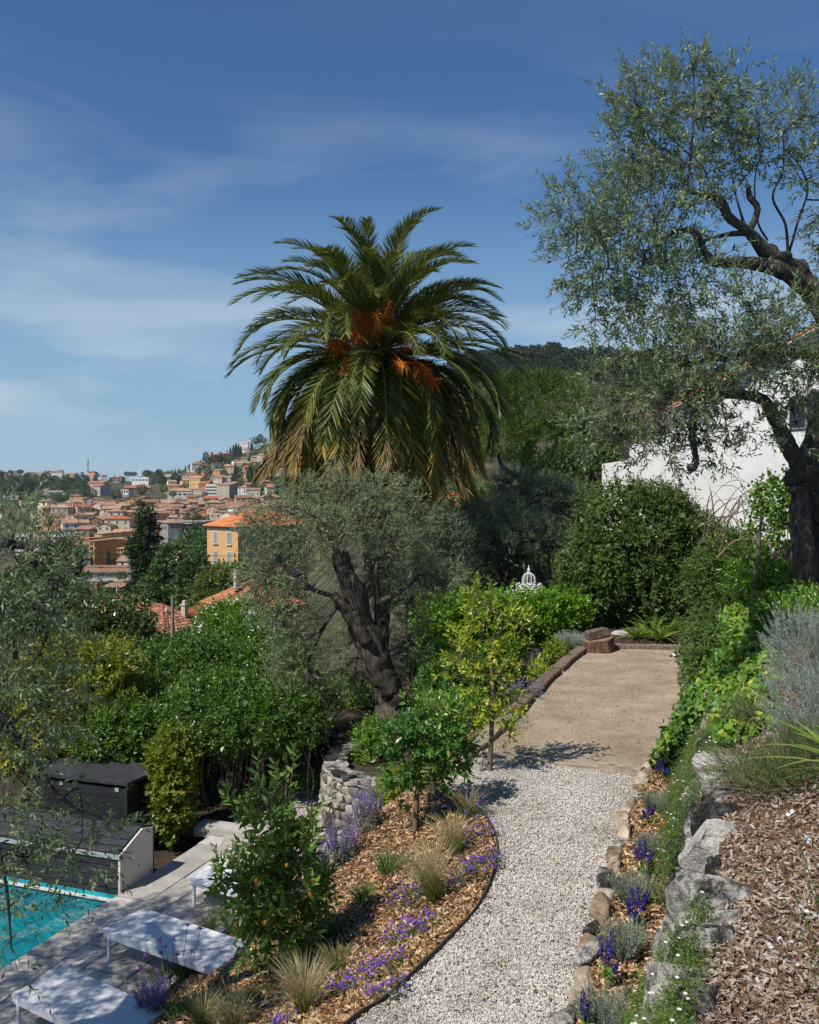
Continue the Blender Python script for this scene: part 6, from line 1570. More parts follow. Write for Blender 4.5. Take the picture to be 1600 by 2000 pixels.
# gaura
p = at(1655, 2060, 4.15); r = rs(547); t = thing('gaura', p, 'white gaura flowers on long thin stems at the bottom right corner', 'flower')
for k, (px, py, fl) in enumerate(((1495, 1680, 0), (1505, 1735, 1), (1560, 1640, 0), (1530, 1700, 0), (1570, 1690, 1), (1480, 1790, 1), (1545, 1600, 0), (1590, 1700, 1), (1520, 1800, 1), (1500, 1640, 0))):
    q = at(px, py, 4.35 + r.uniform(-.2, .2)); m_ = p + (q - p) * .5 + np.array([.05, 0, -.03]); P = spline([p + r.normal(size=3) * .03, m_, q], 12); mb = MB(); mb.tube(P, np.linspace(.0032, .0012, 12), 4, 1, cap=False)
    for u in (7, 8, 9, 10): leaves(mb, P[u:u + 1], unit(rdir(r, 1) * .5 + np.array([[-.2, 0, 1]])), rdir(r, 1), .022, .006, .3, 'quad', 2)
    mb.build('stem', [M_white, M_herb, M_rosemary], t)
for k, (px, py) in enumerate(((1518, 1835), (1540, 1838), (1570, 1780), (1562, 1812), (1598, 1790), (1530, 1875), (1552, 1880), (1500, 1850), (1570, 1770), (1545, 1590), (1575, 1640))):
    q = at(px, py, 4.3 + r.uniform(-.15, .15)); mb = MB(); m = 4; d = unit(np.column_stack([r.normal(size=m), -np.abs(r.normal(size=m)) * .4, r.normal(size=m) * .6 + .3])); leaves(mb, np.repeat(q[None], m, 0), d, unit(r.normal(size=(m, 3)) + np.array([0, -1, .3])), .024, .017, r.random(m), 'fold', 0, .1, .2, .6)
    sticks(mb, q[None] + 0, q[None] + unit(rdir(r, 3)) * .03, .0008, .0004, 0); mb.build('flower', M_white, t)
# creeping daisies over the rock wall and its foot
r = rs(550); n = 19000
y = 4.1 + (12.0 - 4.1) * r.random(n) ** 1.3; s = r.uniform(.56, 1.12, n)
z = np.interp(s, [.4, .6, .8, 1.0, 1.08], [.05, .12, .5, .9, 1.0]); x = XR(y) + s
P = np.column_stack([x, y, z]); g = wob(P * np.array([1, 1, .6]), 551, 1.7, 3)
k = g > np.interp(y, [4, 6, 7.5, 9, 10.5, 12.6], [.2, .12, -.12, -.6, -1.1, -1.5]) - .35 * (np.abs(s - .62) < .15)
P = P[k]; n = len(P); P = P + np.column_stack([-r.uniform(.0, .12, n), -r.uniform(0, .1, n), r.uniform(.0, .16, n)])
mb = MB(); twigs(mb, P, unit(rdir(r, n) + np.array([-.5, -.1, .6])), r, m=7, tl=.10, ll=.023, lw=.008, shape='quad', upn=.5, droop=.2, clump=.5)
tag(mb.build('daisy_groundcover', [M_herb, M_stem]), kind='stuff', label='fine green creeping daisies growing over the rock wall')
k = r.choice(n, 210); Q = P[k] + np.column_stack([-r.uniform(.0, .08, 210), -r.uniform(0, .08, 210), r.uniform(.05, .14, 210)])
mb = MB()
for i in range(8):
    an = i * .785; leaves(mb, Q, unit(np.tile([math.cos(an), math.sin(an) * .6, .3 + .2 * math.sin(an)], (210, 1))), np.tile([-.2, -.5, .8], (210, 1)), .0125, .0055, .5, 'quad')
leaves(mb, Q - np.array([.004, 0, 0]), np.tile([1., 0, 0], (210, 1)), np.tile([0, -.5, .8], (210, 1)), .008, .008, .5, 'quad', 1, 0)
tag(mb.build('daisy_blossoms', [M_white, M_yflower]), kind='stuff', label='tiny white daisies dotted over the rock wall')

# fallen leaves and twigs on path and court
r = rs(560); n = 420
y = 6.5 + 15 * r.random(n) ** 1.2; x = XL(y) + .05 + (XR(y) - XL(y) - .05) * np.where(r.random(n) < .5, r.random(n) ** .35, r.random(n) ** 2.2)
a = r.uniform(0, 6.28, n); mb = MB(); leaves(mb, np.column_stack([x, y, np.full(n, .034)]), np.column_stack([np.cos(a), np.sin(a), r.uniform(-.1, .25, n)]), unit(np.array([0, 0, 1.0]) + r.normal(size=(n, 3)) * .3), r.uniform(.025, .07, n), r.uniform(.01, .03, n), r.random(n), 'fold')
tag(mb.build('fallen_leaves', leaf_mat('dead_leaf', [(0, (.10, .05, .025)), (.6, (.24, .14, .06)), (1, (.42, .34, .08))], rough=.8, trans=.1)), kind='stuff')
# ------------------------------------------------------------------ the town
def wallmat(name, c, v=.18):
    return surf(name, [(.3, tuple(x * (1 - v) for x in c)), (.7, tuple(min(.8, x * (1 + v)) for x in c))], scale=.35, detail=8, bump=.1, bscale=3, rough=.92, spec=.15, objrand=.35)
WM = {'cream': wallmat('cream_render', (.58, .51, .40)), 'ochre': wallmat('ochre_render', (.50, .31, .12)), 'pink': wallmat('pink_render', (.52, .36, .28)), 'grey': wallmat('grey_render', (.33, .30, .27)), 'beige': wallmat('beige_render', (.50, .43, .34)),
      'white': wallmat('white_house_render', (.66, .65, .62), .1), 'brown': wallmat('brown_render', (.27, .17, .11)), 'yellow': wallmat('yellow_render', (.58, .42, .17)), 'rust': wallmat('rust_render', (.34, .13, .07)), 'lilac': wallmat('lilac_render', (.48, .45, .48)), 'peach': wallmat('peach_render', (.60, .36, .17), .07), 'orange': wallmat('orange_render', (.56, .27, .09), .08)}
def roofmat(name, c, v=.22):
    return surf(name, [(.28, tuple(x * (1 - v) for x in c)), (.72, tuple(x * (1 + v) for x in c))], scale=.5, detail=9, bump=.35, bscale=2.2, bdist=.12, rough=.9, spec=.15, objrand=.4)
RM = {'brown': roofmat('brown_tiles', (.25, .145, .095)), 'pinkish': roofmat('faded_pink_tiles', (.32, .19, .135)), 'red': roofmat('red_tiles', (.34, .12, .065)), 'orange': roofmat('orange_tiles', (.42, .19, .095)), 'grey': roofmat('grey_roofing', (.26, .25, .23)), 'tan': roofmat('tan_tiles', (.35, .24, .16))}
_wm = {}
def window_mesh(w, h):
    k = (round(w, 1), round(h, 1))
    if k not in _wm:
        mb = MB(); mb.box((0, 0, 0), (k[0], .16, k[1])); mb.box((0, -.06, -k[1] / 2 - .06), (k[0] + .2, .2, .1), mat=1)
        o = mb.build('window', [M_glass, WM['white']]); _wm[k] = o.data; bpy.data.objects.remove(o)
    return _wm[k]
def house(name, c, w, d, h, rot, wall, roof, kind, label, cat, group=None, wins=None, eave=.45, rise=None, chim=0, r=None, balcony=0, low=3.0):
    """a building: the walls are the thing itself, roof, windows, balconies and chimneys its parts; c is the middle of its foot"""
    mb = MB(); rise = rise if rise is not None else .17 * min(w, d) + .2
    gable_w = kind == 'gable'
    hw, hd = w / 2, d / 2
    V = [[-hw, -hd, -low], [hw, -hd, -low], [hw, hd, -low], [-hw, hd, -low], [-hw, -hd, h], [hw, -hd, h], [hw, hd, h], [-hw, hd, h]]
    mb.add(V, [[0, 1, 5, 4], [1, 2, 6, 5], [2, 3, 7, 6], [3, 0, 4, 7], [4, 5, 6, 7]])
    if gable_w:
        V2_ = [[-hw, -hd, h], [-hw, hd, h], [-hw, 0, h + rise], [hw, -hd, h], [hw, hd, h], [hw, 0, h + rise]]
        mb.add(V2_, [[0, 2, 1], [3, 4, 5]])
    o = mb.build(name, WM[wall] if isinstance(wall, str) else wall); tag(o, label, cat, group)
    mb = MB(); e = eave; th = .16
    rm = RM[roof] if isinstance(roof, str) else roof
    if kind == 'flat':
        mb.box((0, 0, h + .15), (w + .2, d + .2, .3)); mb.box((0, 0, h + .32), (w - .5, d - .5, .06)); rm = RM['grey'] if roof == 'grey' else rm
    elif kind == 'gable':
        k = rise / hd; z0 = h - e * k + .03
        P = [[-hw - e, -hd - e, z0], [hw + e, -hd - e, z0], [hw + e, 0, h + rise + .03], [-hw - e, 0, h + rise + .03], [hw + e, hd + e, z0], [-hw - e, hd + e, z0]]
        P = np.array(P); Q = P + np.array([0, 0, th])
        mb.add(np.vstack([P, Q]), [[6, 7, 8, 9], [9, 8, 10, 11], [1, 0, 3, 2], [2, 3, 5, 4], [0, 1, 7, 6], [4, 5, 11, 10], [1, 2, 8, 7], [2, 4, 10, 8], [3, 0, 6, 9], [5, 3, 9, 11]])
    elif kind == 'shed':
        z0, z1 = h + .02, h + rise
        P = np.array([[-hw - e, -hd - e, z0 - .05], [hw + e, -hd - e, z0 - .05], [hw + e, hd + e, z1], [-hw - e, hd + e, z1]]); Q = P + np.array([0, 0, th])
        mb.add(np.vstack([P, Q]), [[3, 2, 1, 0], [4, 5, 6, 7], [0, 1, 5, 4], [1, 2, 6, 5], [2, 3, 7, 6], [3, 0, 4, 7]])
        mb2 = None
    else:
        W_, D_ = hw + e, hd + e; z0 = h + .02; rl = max(0.05, W_ - D_) if W_ > D_ else .05; rl2 = max(0.05, D_ - W_) if D_ > W_ else .05
        P = np.array([[-W_, -D_, z0], [W_, -D_, z0], [W_, D_, z0], [-W_, D_, z0], [-W_, -D_, z0 + th], [W_, -D_, z0 + th], [W_, D_, z0 + th], [-W_, D_, z0 + th]])
        if W_ >= D_: T = [[-rl, 0, h + rise + th], [rl, 0, h + rise + th]]; fs = [[4, 5, 9, 8], [6, 7, 8, 9]]; tr = [[5, 6, 9], [7, 4, 8]]
        else: T = [[0, -rl2, h + rise + th], [0, rl2, h + rise + th]]; fs = [[5, 6, 9, 8], [7, 4, 8, 9]]; tr = [[4, 5, 8], [6, 7, 9]]
        VV = np.vstack([P, T]); mb.add(VV, [[3, 2, 1, 0], [0, 1, 5, 4], [1, 2, 6, 5], [2, 3, 7, 6], [3, 0, 4, 7]] + fs); mb.add(VV, tr)
    ro = mb.build('roof', rm, o)
    for k in range(chim):
        x, y = (r.uniform(-.3, .3) * w, r.uniform(-.25, .25) * d) if r is not None else (.2 * w, .1 * d)
        mb = MB(); mb.box((x, y, h + rise * .7 + .5), (.7, .6, 1.5)); mb.box((x, y, h + rise * .7 + 1.3), (.9, .8, .14)); mb.build('chimney', WM['pink'], ro)
    if wins:
        cols, rows, ww, wh, sides = wins
        me = window_mesh(ww, wh)
        for s in sides:
            span, off, ang = ((w, hd, 0) if s == 'f' else (d, hw, 90) if s == 'r' else (d, hw, -90) if s == 'l' else (w, hd, 180))
            nc = cols if s in 'fb' else max(1, round(cols * d / w))
            for i in range(nc):
                for j in range(rows):
                    u = (i + .5) / nc * span - span / 2; zc = h * (j + .55) / rows
                    p = (u, -off) if s == 'f' else (off, u) if s == 'r' else (-off, -u) if s == 'l' else (-u, off)
                    inst('window', me, o, Matrix.Translation((p[0], p[1], zc)) @ Matrix.Rotation(R(ang), 4, 'Z'))
    for j in range(balcony):
        z = h * (j + .28) / balcony
        mb = MB(); mb.box((0, -hd - .6, z), (w * .96, 1.2, .18)); mb.box((0, -hd - 1.17, z + .55), (w * .96, .08, .95)); mb.build('balcony', WM['white'], o)
    o.location = tuple(c); o.rotation_euler = (0, 0, rot)
    return o

def block(name, px0, px1, r0, r1, Y, dep, rot, wall, roof, kind, label, cat='house', group=None, **kw):
    """a building whose front spans px0..px1, eaves at row r0, foot near row r1, at distance Y"""
    k = Y / F; w = (px1 - px0) * k
    c = np.array([((px0 + px1) / 2 - 800) * k, Y + dep / 2, CZ + (HY - r1) * k])
    return house(name, c, w, dep, (r1 - r0) * k, R(rot), wall, roof, kind, label, cat, group, **kw)
r = rs(600)
gv = 'villas on the ridge and the hill'
# along the left ridge
for a in ((3, 26, 925, 942, 1640, 'white', 'orange', 'hip', 'white villa with orange roof at the far left end of the ridge', (3, 2)), (24, 43, 930, 941, 1600, 'cream', 'orange', 'hip', 'cream villa just right of the leftmost white villa', (3, 2)), (21, 38, 943, 955, 1500, 'white', 'pinkish', 'hip', 'small white house below the leftmost villas on the ridge', (3, 2)),
          (18, 30, 921, 929, 1690, 'beige', 'red', 'hip', 'beige house behind the leftmost villas', None), (51, 67, 923, 933, 1660, 'beige', 'orange', 'hip', 'beige house with orange roof left of the grey block on the ridge', (2, 1)), (71, 87, 923, 933, 1650, 'grey', 'grey', 'flat', 'pale grey flat-roofed block on the left ridge', None), (88, 101, 921, 930, 1670, 'white', 'brown', 'hip', 'white house under a brown roof on the left ridge', None),
          (97, 121, 922, 933, 1640, 'white', 'red', 'hip', 'long white villa in the middle of the left ridge', (4, 2)), (110, 122, 919, 924, 1690, 'pink', 'orange', 'hip', 'pink house peeping over the long white villa', None), (127, 144, 926, 934, 1640, 'yellow', 'orange', 'hip', 'yellow house with orange roof left of the radio mast', (3, 1)), (81, 95, 937, 949, 1530, 'yellow', 'tan', 'hip', 'yellow square house among trees below the ridge', (2, 2)),
          (166, 186, 928, 936, 1620, 'beige', 'orange', 'gable', 'low house with bright orange roof at the foot of the radio mast', None), (175, 186, 922, 928, 1700, 'pink', 'red', 'hip', 'red-roofed house just right of the radio mast', None), (195, 207, 929, 938, 1600, 'cream', 'red', 'hip', 'cream house with red roof right of the radio mast', (2, 2)), (212, 228, 933, 943, 1560, 'grey', 'brown', 'hip', 'grey house right of the radio mast under dark trees', (3, 1)), (226, 240, 932, 939, 1590, 'beige', 'red', 'hip', 'beige house in the dip of the ridge', None),
          (65, 80, 951, 960, 1450, 'rust', 'red', 'hip', 'rust red house on the left slope', (2, 2)), (70, 86, 956, 962, 1420, 'pink', 'red', 'gable', 'pink terrace house under the rust red one', None), (122, 134, 951, 960, 1450, 'white', 'red', 'gable', 'white gabled house on the wooded left slope', (2, 2)), (134, 142, 954, 959, 1450, 'pink', 'red', 'hip', 'tiny pink house beside the white gabled one', None)):
    block('villa', *a[:5], 12, r.uniform(-25, 25), a[5], a[6], a[7], a[8], 'house', gv, wins=(*a[9], 1.0, 1.6, 'f') if a[9] else None, chim=1, r=r, low=6)
# the hill on the right of the town
for a in ((322, 356, 926, 936, 1350, 12, 'beige', 'grey', 'flat', 'long beige flat-roofed block at the top end of the town', (7, 2)), (356, 389, 927, 942, 1250, 14, 'beige', 'brown', 'hip', 'large beige house under a wide brown roof', (4, 2)), (372, 394, 906, 914, 1400, 9, 'white', 'pinkish', 'hip', 'small white house at the foot of the hill', (2, 1)), (377, 395, 904, 912, 1440, 10, 'rust', 'red', 'hip', 'terracotta house on the shoulder of the hill', (2, 1)),
          (416, 432, 888, 899, 1430, 10, 'rust', 'red', 'hip', 'brick red villa beside the small red tower', (2, 2)), (433, 448, 886, 897, 1440, 10, 'rust', 'orange', 'hip', 'brick red villa behind tall cypresses', (2, 2)), (441, 463, 912, 929, 1240, 14, 'cream', 'red', 'hip', 'square cream villa halfway up the hill', (3, 2)), (460, 497, 905, 916, 1280, 13, 'cream', 'tan', 'gable', 'wide cream house among trees on the hill', (4, 1)),
          (478, 506, 889, 897, 1400, 12, 'white', 'orange', 'hip', 'long low house with orange roof under the white castle', None), (474, 489, 878, 890, 1440, 9, 'white', 'pinkish', 'hip', 'white house below the castle-like villa', (2, 2)), (508, 541, 895, 909, 1250, 14, 'white', 'tan', 'flat', 'white modern block with long balconies on the hill', None), (504, 524, 916, 935, 1150, 12, 'white', 'red', 'hip', 'tall white house with red roof at the right of the hill', (2, 3)),
          (475, 498, 925, 935, 1150, 10, 'ochre', 'orange', 'hip', 'ochre cottage with orange roof among cypresses', (2, 1)), (503, 540, 872, 889, 1400, 14, 'white', 'grey', 'flat', 'white terraced building beside the palm fronds', None), (530, 545, 858, 866, 1450, 10, 'pink', 'red', 'hip', 'pink house high behind the palm fronds', None), (540, 556, 918, 945, 1100, 10, 'cream', 'orange', 'hip', 'cream house half hidden by the palm skirt', (2, 3)),
          (481, 508, 957, 972, 980, 11, 'cream', 'brown', 'gable', 'cream house with brown gable roof left of the palm skirt', (3, 1)), (465, 484, 952, 965, 1000, 10, 'white', 'pinkish', 'hip', 'white house with pink roof right of the big blank wall', (2, 2)), (443, 455, 932, 942, 1120, 9, 'grey', 'tan', 'gable', 'grey gabled house above the big blank wall', None), (418, 438, 933, 948, 1080, 10, 'beige', 'red', 'hip', 'beige house with red roof above the balcony block', (2, 2))):
    block('villa', *a[:5], a[5], r.uniform(-28, 28), a[6], a[7], a[8], a[9], 'house', gv, wins=(*a[10], 1.0, 1.6, 'f') if a[10] else None, chim=1, r=r, low=6, balcony=2 if 'balconies' in a[9] or 'terraced' in a[9] else 0)
# castle-like villa: battlements, corner turret
o = block('castle_villa', 467, 486, 862, 880, 1480, 12, -8, 'white', 'grey', 'flat', 'white castle-like villa with battlements and a turret on the hilltop', 'villa', wins=(4, 2, 1.0, 1.8, 'fl'), low=8)
k = 1480 / F; W_ = 19 * k; H_ = 18 * k
mb = MB(); mb.box((W_ / 2 + .5, -2, H_ / 2 + 1.6), (4.4, 4.4, H_ + 4)); mb.build('turret', WM['white'], o)
mb = MB(); mb.box((W_ / 2 + .5, -2, H_ + 4.2), (4.8, 4.8, 1.0)); mb.build('turret_roof', RM['red'], o)
for i in range(9):
    mb = MB(); mb.box((-W_ / 2 + .5 + i * (W_ - 1) / 8, -6.05, H_ + .75), (.9, .5, .9)); mb.build('merlon', WM['white'], o)
o = block('brick_tower', 411, 416, 884, 895, 1430, 4, 10, 'rust', 'red', 'hip', 'slim brick red tower with a small pointed roof on the hill', 'tower', wins=(1, 3, .8, 1.4, 'f'), low=8)
# larger buildings of the lower town
L = [
 ('apartment_building', 61, 97, 972, 991, 900, 16, 20, 'white', 'grey', 'flat', 'white apartment block with rows of balconies at the left of the old town', dict(wins=(8, 5, 1.4, 1.4, 'f'), balcony=5)),
 ('apartment_building', 34, 60, 978, 998, 860, 14, 30, 'pink', 'pinkish', 'flat', 'pinkish apartment block left of the balcony block', dict(wins=(5, 5, 1.1, 1.4, 'f'), balcony=5)),
 ('apartment_building', 84, 120, 958, 971, 1080, 14, 10, 'cream', 'tan', 'flat', 'cream stepped apartment block above the balcony block', dict(wins=(7, 3, 1.2, 1.4, 'f'), balcony=3)),
 ('apartment_building', 5, 34, 968, 985, 960, 14, 8, 'pink', 'pinkish', 'flat', 'pink apartment block at the far left below the slope', dict(wins=(6, 4, 1.2, 1.4, 'f'), balcony=4)),
 ('apartment_building', 118, 144, 963, 975, 1000, 12, -10, 'white', 'grey', 'flat', 'white stepped building with terraces beside the park trees', dict(wins=(4, 3, 1.2, 1.4, 'f'), balcony=3)),
 ('gabled_house', 184, 205, 950, 968, 1080, 16, -30, 'lilac', 'brown', 'gable', 'lilac blank-walled gabled house below the radio mast', dict()),
 ('apartment_building', 172, 206, 943, 956, 1150, 12, -12, 'pink', 'red', 'gable', 'pink house row behind the lilac gabled house', dict(wins=(6, 2, .9, 1.4, 'f'))),
 ('modern_building', 258, 292, 932, 944, 1350, 16, -6, 'white', 'grey', 'flat', 'white modern flat-roofed building in the dip of the ridge', dict(wins=(5, 1, 3.4, 1.8, 'f'))),
 ('long_building', 241, 290, 953, 966, 1130, 18, 12, 'brown', 'red', 'gable', 'long brown hall with a dark red roof in the middle of the town', dict()),
 ('town_hall', 238, 254, 956, 974, 1040, 12, -14, 'white', 'grey', 'flat', 'white town building with tall dark windows beside a round tree', dict(wins=(3, 2, 1.6, 3.0, 'f'))),
 ('row_house', 320, 352, 949, 956, 1080, 10, -4, 'ochre', 'orange', 'hip', 'long low ochre house with a bright orange roof', dict(wins=(7, 1, .9, 1.3, 'f'))),
 ('long_building', 325, 372, 959, 973, 960, 16, 10, 'white', 'tan', 'hip', 'long white building with a wide pale roof in front of the hill', dict(wins=(5, 1, 3.2, 1.6, 'f'))),
 ('yellow_house', 356, 372, 938, 951, 1100, 12, 0, 'yellow', 'orange', 'gable', 'yellow gabled house left of the yellow pair', dict(wins=(2, 2, .9, 1.4, 'f'))),
 ('yellow_house', 372, 398, 934, 951, 1080, 14, -24, 'yellow', 'orange', 'gable', 'tall yellow house under a broad orange roof', dict(wins=(4, 2, .9, 1.4, 'f'))),
 ('red_house', 390, 411, 944, 955, 1050, 12, -20, 'rust', 'red', 'gable', 'dark red house with a bright red roof beside the yellow house', dict(wins=(3, 1, .9, 1.4, 'f'))),
 ('yellow_house', 382, 408, 956, 973, 960, 12, -14, 'cream', 'orange', 'hip', 'pale yellow house with orange hip roof below the red house', dict(wins=(5, 2, .9, 1.4, 'f'))),
 ('apartment_building', 405, 428, 945, 976, 940, 14, -16, 'cream', 'tan', 'flat', 'cream block with white balconies beside the big blank wall', dict(wins=(4, 5, 1.1, 1.4, 'f'), balcony=5)),
 ('apartment_building', 427, 454, 947, 975, 920, 18, -16, 'beige', 'pinkish', 'shed', 'big beige building with a blank windowless wall', dict()),
 ('arch_building', 190, 206, 1057, 1108, 470, 20, -32, 'orange', 'tan', 'shed', 'tall orange building with a recessed arch front', dict(wins=(1, 5, 2.4, 1.7, 'f'))),
 ('ochre_block', 165, 190, 1052, 1108, 480, 12, -32, 'orange', 'orange', 'flat', 'orange apartment block left of the arch building with dark balconies', dict(wins=(3, 6, 1.7, 1.5, 'f'))),
 ('ochre_block', 206, 224, 1064, 1110, 478, 16, -32, 'ochre', 'tan', 'shed', 'ochre annex with blank brown wall right of the arch building', dict()),
 ('yellow_block', 203, 228, 1043, 1066, 520, 24, -40, 'yellow', 'tan', 'shed', 'yellow gabled block behind the arch building', dict(wins=(2, 2, .8, 1.4, 'f'))),
 ('ochre_block', 236, 258, 1072, 1110, 470, 14, -20, 'orange', 'tan', 'shed', 'orange house with small dark windows left of the tall conifer', dict(wins=(3, 4, 1.0, 1.5, 'f'))),
 ('yellow_block', 226, 246, 1058, 1085, 500, 14, -20, 'yellow', 'pinkish', 'gable', 'yellow house with a covered balcony left of the tall conifer', dict(wins=(2, 3, 1.2, 1.5, 'f'))),
 ('long_gallery', 140, 256, 1118, 1131, 400, 9, 3, 'white', 'brown', 'shed', 'long white gallery building with a row of windows under a brown roof', dict(wins=(24, 1, .75, 1.4, 'f'), rise=2.2)),
 ('brick_house', 160, 196, 1142, 1162, 330, 12, -10, 'rust', 'brown', 'flat', 'low rust red building below the long gallery', dict(wins=(3, 1, 1.1, 1.0, 'f'))),
 ('brown_building', 205, 246, 1147, 1166, 320, 12, -14, 'brown', 'brown', 'shed', 'low brown building right of the rust red one', dict(wins=(5, 1, 1.4, 1.0, 'f'))),
 ('grey_building', 311, 340, 1022, 1058, 400, 16, 26, 'grey', 'tan', 'hip', 'grey blank-walled building right of the tall conifer', dict()),
 ('grey_building', 334, 402, 1020, 1046, 405, 16, -4, 'beige', 'grey', 'flat', 'long beige building with ribbon windows above the blue mural', dict(wins=(9, 2, 2.0, 1.2, 'f'))),
 ('parking_building', 342, 404, 1052, 1078, 300, 14, -3, 'beige', 'grey', 'flat', 'beige parking deck with wide arched openings', dict(wins=(5, 2, 2.6, 1.3, 'f'))),
 ('small_house', 345, 366, 1082, 1100, 240, 7, -28, 'beige', 'pinkish', 'hip', 'small beige house below the parking deck', dict()),
 ('yellow_block', 466, 510, 1000, 1024, 330, 14, -3, 'yellow', 'brown', 'hip', 'yellow house with a tall dark window behind the ochre building', dict(wins=(2, 1, 1.3, 3.0, 'f'))),
 ('white_hall', 30, 150, 1043, 1062, 520, 14, 4, 'white', 'grey', 'flat', 'long white flat-roofed hall behind the left olive branches', dict(wins=(14, 1, 1.6, 1.6, 'f'))),
]
for nm, p0, p1, r0, r1, Y, dep, rot, wa, ro, kd, lab, kw in L:
    kw.setdefault('low', 6); block(nm, p0, p1, r0, r1, Y, dep, rot, wa, ro, kd, lab, 'building', None, r=r, **kw)
# blue mural and pink poster on the long beige building
k = 380 / F
mb = MB(); p = at(367, 1049, 396); mb.box(p, (58 * k * 1.04, .3, 15 * k))
M_mural = surf('blue_mural', [(.3, (.02, .07, .17)), (.5, (.03, .14, .27)), (.7, (.08, .3, .42))], scale=.25, rough=.8, bump=0)
tag(mb.build('blue_mural', M_mural, origin=p), 'long blue painted mural band on the beige building', 'mural')
p = at(397, 1044, 392); t = thing('pink_poster', p, 'pink poster with a pale round figure beside the blue mural', 'poster'); mb = MB(); mb.box(p, (8.5 * k, .3, 9 * k)); mb.build('board', plain('pink_print', (.55, .12, .2)), t)
mb = MB(); mb.tube([p + np.array([0, -.16, -.2]), p + np.array([0, -.2, -.2])], .62, 14); mb.build('print', plain('pale_print', (.7, .55, .2)), t)
# radio mast
p = hit(172, 926, 1300); H_ = 38.
t = thing('radio_mast', p, 'tall slim red and white lattice radio mast on the ridge', 'radio mast')
for s in range(6):
    mb = MB(); z0, z1 = p[2] - 2 + s * H_ / 6, p[2] - 2 + (s + 1) * H_ / 6; wd = 1.5 - .15 * s
    for a in range(3):
        an = a * 2.094; q = np.array([math.cos(an), math.sin(an), 0]) * wd; mb.tube([[p[0] + q[0], p[1] + q[1], z0], [p[0] + q[0] * .9, p[1] + q[1] * .9, z1]], .22, 4)
        for m_ in range(3):
            b = (a + 1) % 3 * 2.094; q2 = np.array([math.cos(b), math.sin(b), 0]) * wd; za = z0 + (z1 - z0) * m_ / 3; mb.tube([[p[0] + q[0], p[1] + q[1], za], [p[0] + q2[0], p[1] + q2[1], za + (z1 - z0) / 3]], .13, 3)
    mb.build('lattice_section', plain('mast_red', (.30, .07, .06)) if s % 2 == 0 else plain('mast_white', (.5, .5, .52)), t)
for zz in (.34, .42, .62, .80): mb = MB(); mb.box(p + np.array([0, -1, zz * H_]), (3.2, 1.6, 2.4)); mb.build('antenna', plain('antenna_grey', (.28, .27, .29)), t)
mb = MB(); mb.tube([p + np.array([0, 0, H_ - 3]), p + np.array([0, 0, H_ + 3])], .12, 5); mb.build('antenna_rod', M_darkmetal, t)

# the old town: close-set tiled houses, each with its own look
regions = [(0, 140, 'at the left edge of the old town'), (140, 210, 'below the radio mast'), (210, 262, 'in the middle of the old town'), (262, 330, 'above the tall conifer'), (330, 400, 'above the grey building'), (400, 470, 'above the ochre villa'), (470, 580, 'beside the palm skirt'), (780, 1000, 'seen under the pine boughs right of the palm')]
rng = rs(610); walls = ['pink', 'ochre', 'cream', 'beige', 'grey', 'brown', 'yellow', 'white', 'rust']; wp = np.array([.2, .14, .15, .16, .12, .08, .06, .05, .04]); roofs = ['brown', 'pinkish', 'tan', 'red', 'orange']; rp_ = np.array([.30, .42, .18, .07, .03])
shapes = ['narrow', 'wide', 'tall', 'low', 'small']
kinds = [('gable', 'gabled'), ('hip', 'hip-roofed'), ('shed', 'lean-to roofed')]
count = 0
for Y in np.arange(425, 905, 15.):
    row_hint = None
    x0, x1 = (70 - 800) / F * Y, (560 - 800) / F * Y
    x = x0 + rng.uniform(0, 10)
    while x < x1:
        w_ = rng.uniform(8.5, 16); px = 800 + F * (x + w_ / 2) / Y
        keep = not (150 < px < 262 and Y < 545) and not (px < 205 and Y > 850) and not (px < 130 and Y > 740) and not (px > 480 and Y > 830) and not (Y < 500 and px > 300)
        if keep and count < 296 and rng.random() < .95:
            for tries in range(60):
                wa = walls[rng.choice(9, p=wp / wp.sum())]; rf = roofs[rng.choice(5, p=rp_ / rp_.sum())]; sh = shapes[rng.integers(5)]; kd, kl = kinds[rng.choice(3, p=(.6, .22, .18))]
                reg = next(t_ for a_, b_, t_ in regions if px < b_)
                dist = 'nearer' if Y < 610 else ('middle-row' if Y < 740 else 'far')
                lab = f'{dist} {sh} {wa} {kl} house, {rf} tiles, {reg}'
                if lab not in USED: break
            if lab in USED: x += w_; continue
            USED.add(lab)
            hh = {'tall': 12.5, 'low': 6.5, 'small': 7.5}.get(sh, 9.5) * rng.uniform(.9, 1.1); ww = w_ * {'narrow': .78, 'wide': 1.12, 'small': .75}.get(sh, .95); dd = rng.uniform(8, 13)
            zc = float(terrain(np.array([x + w_ / 2]), np.array([Y]))[0])
            rr_ = rng.choice([0, 90]) + rng.normal() * 16 + 12
            house('town_house', (x + w_ / 2, Y + rng.uniform(-5, 5), zc), ww, dd, hh, R(rr_), wa, rf, kd, lab, 'house', 'tiled houses of the old town', wins=(3 if ww > 10 else 2, 3 if hh > 8.5 else 2, .95, 1.5, 'f' if abs(rr_) < 45 else 'l') if rng.random() < .92 else None, chim=1 if rng.random() < .5 else 0, r=rng, low=5, eave=.5)
            count += 1
        x += w_ * rng.uniform(.86, 1.06)
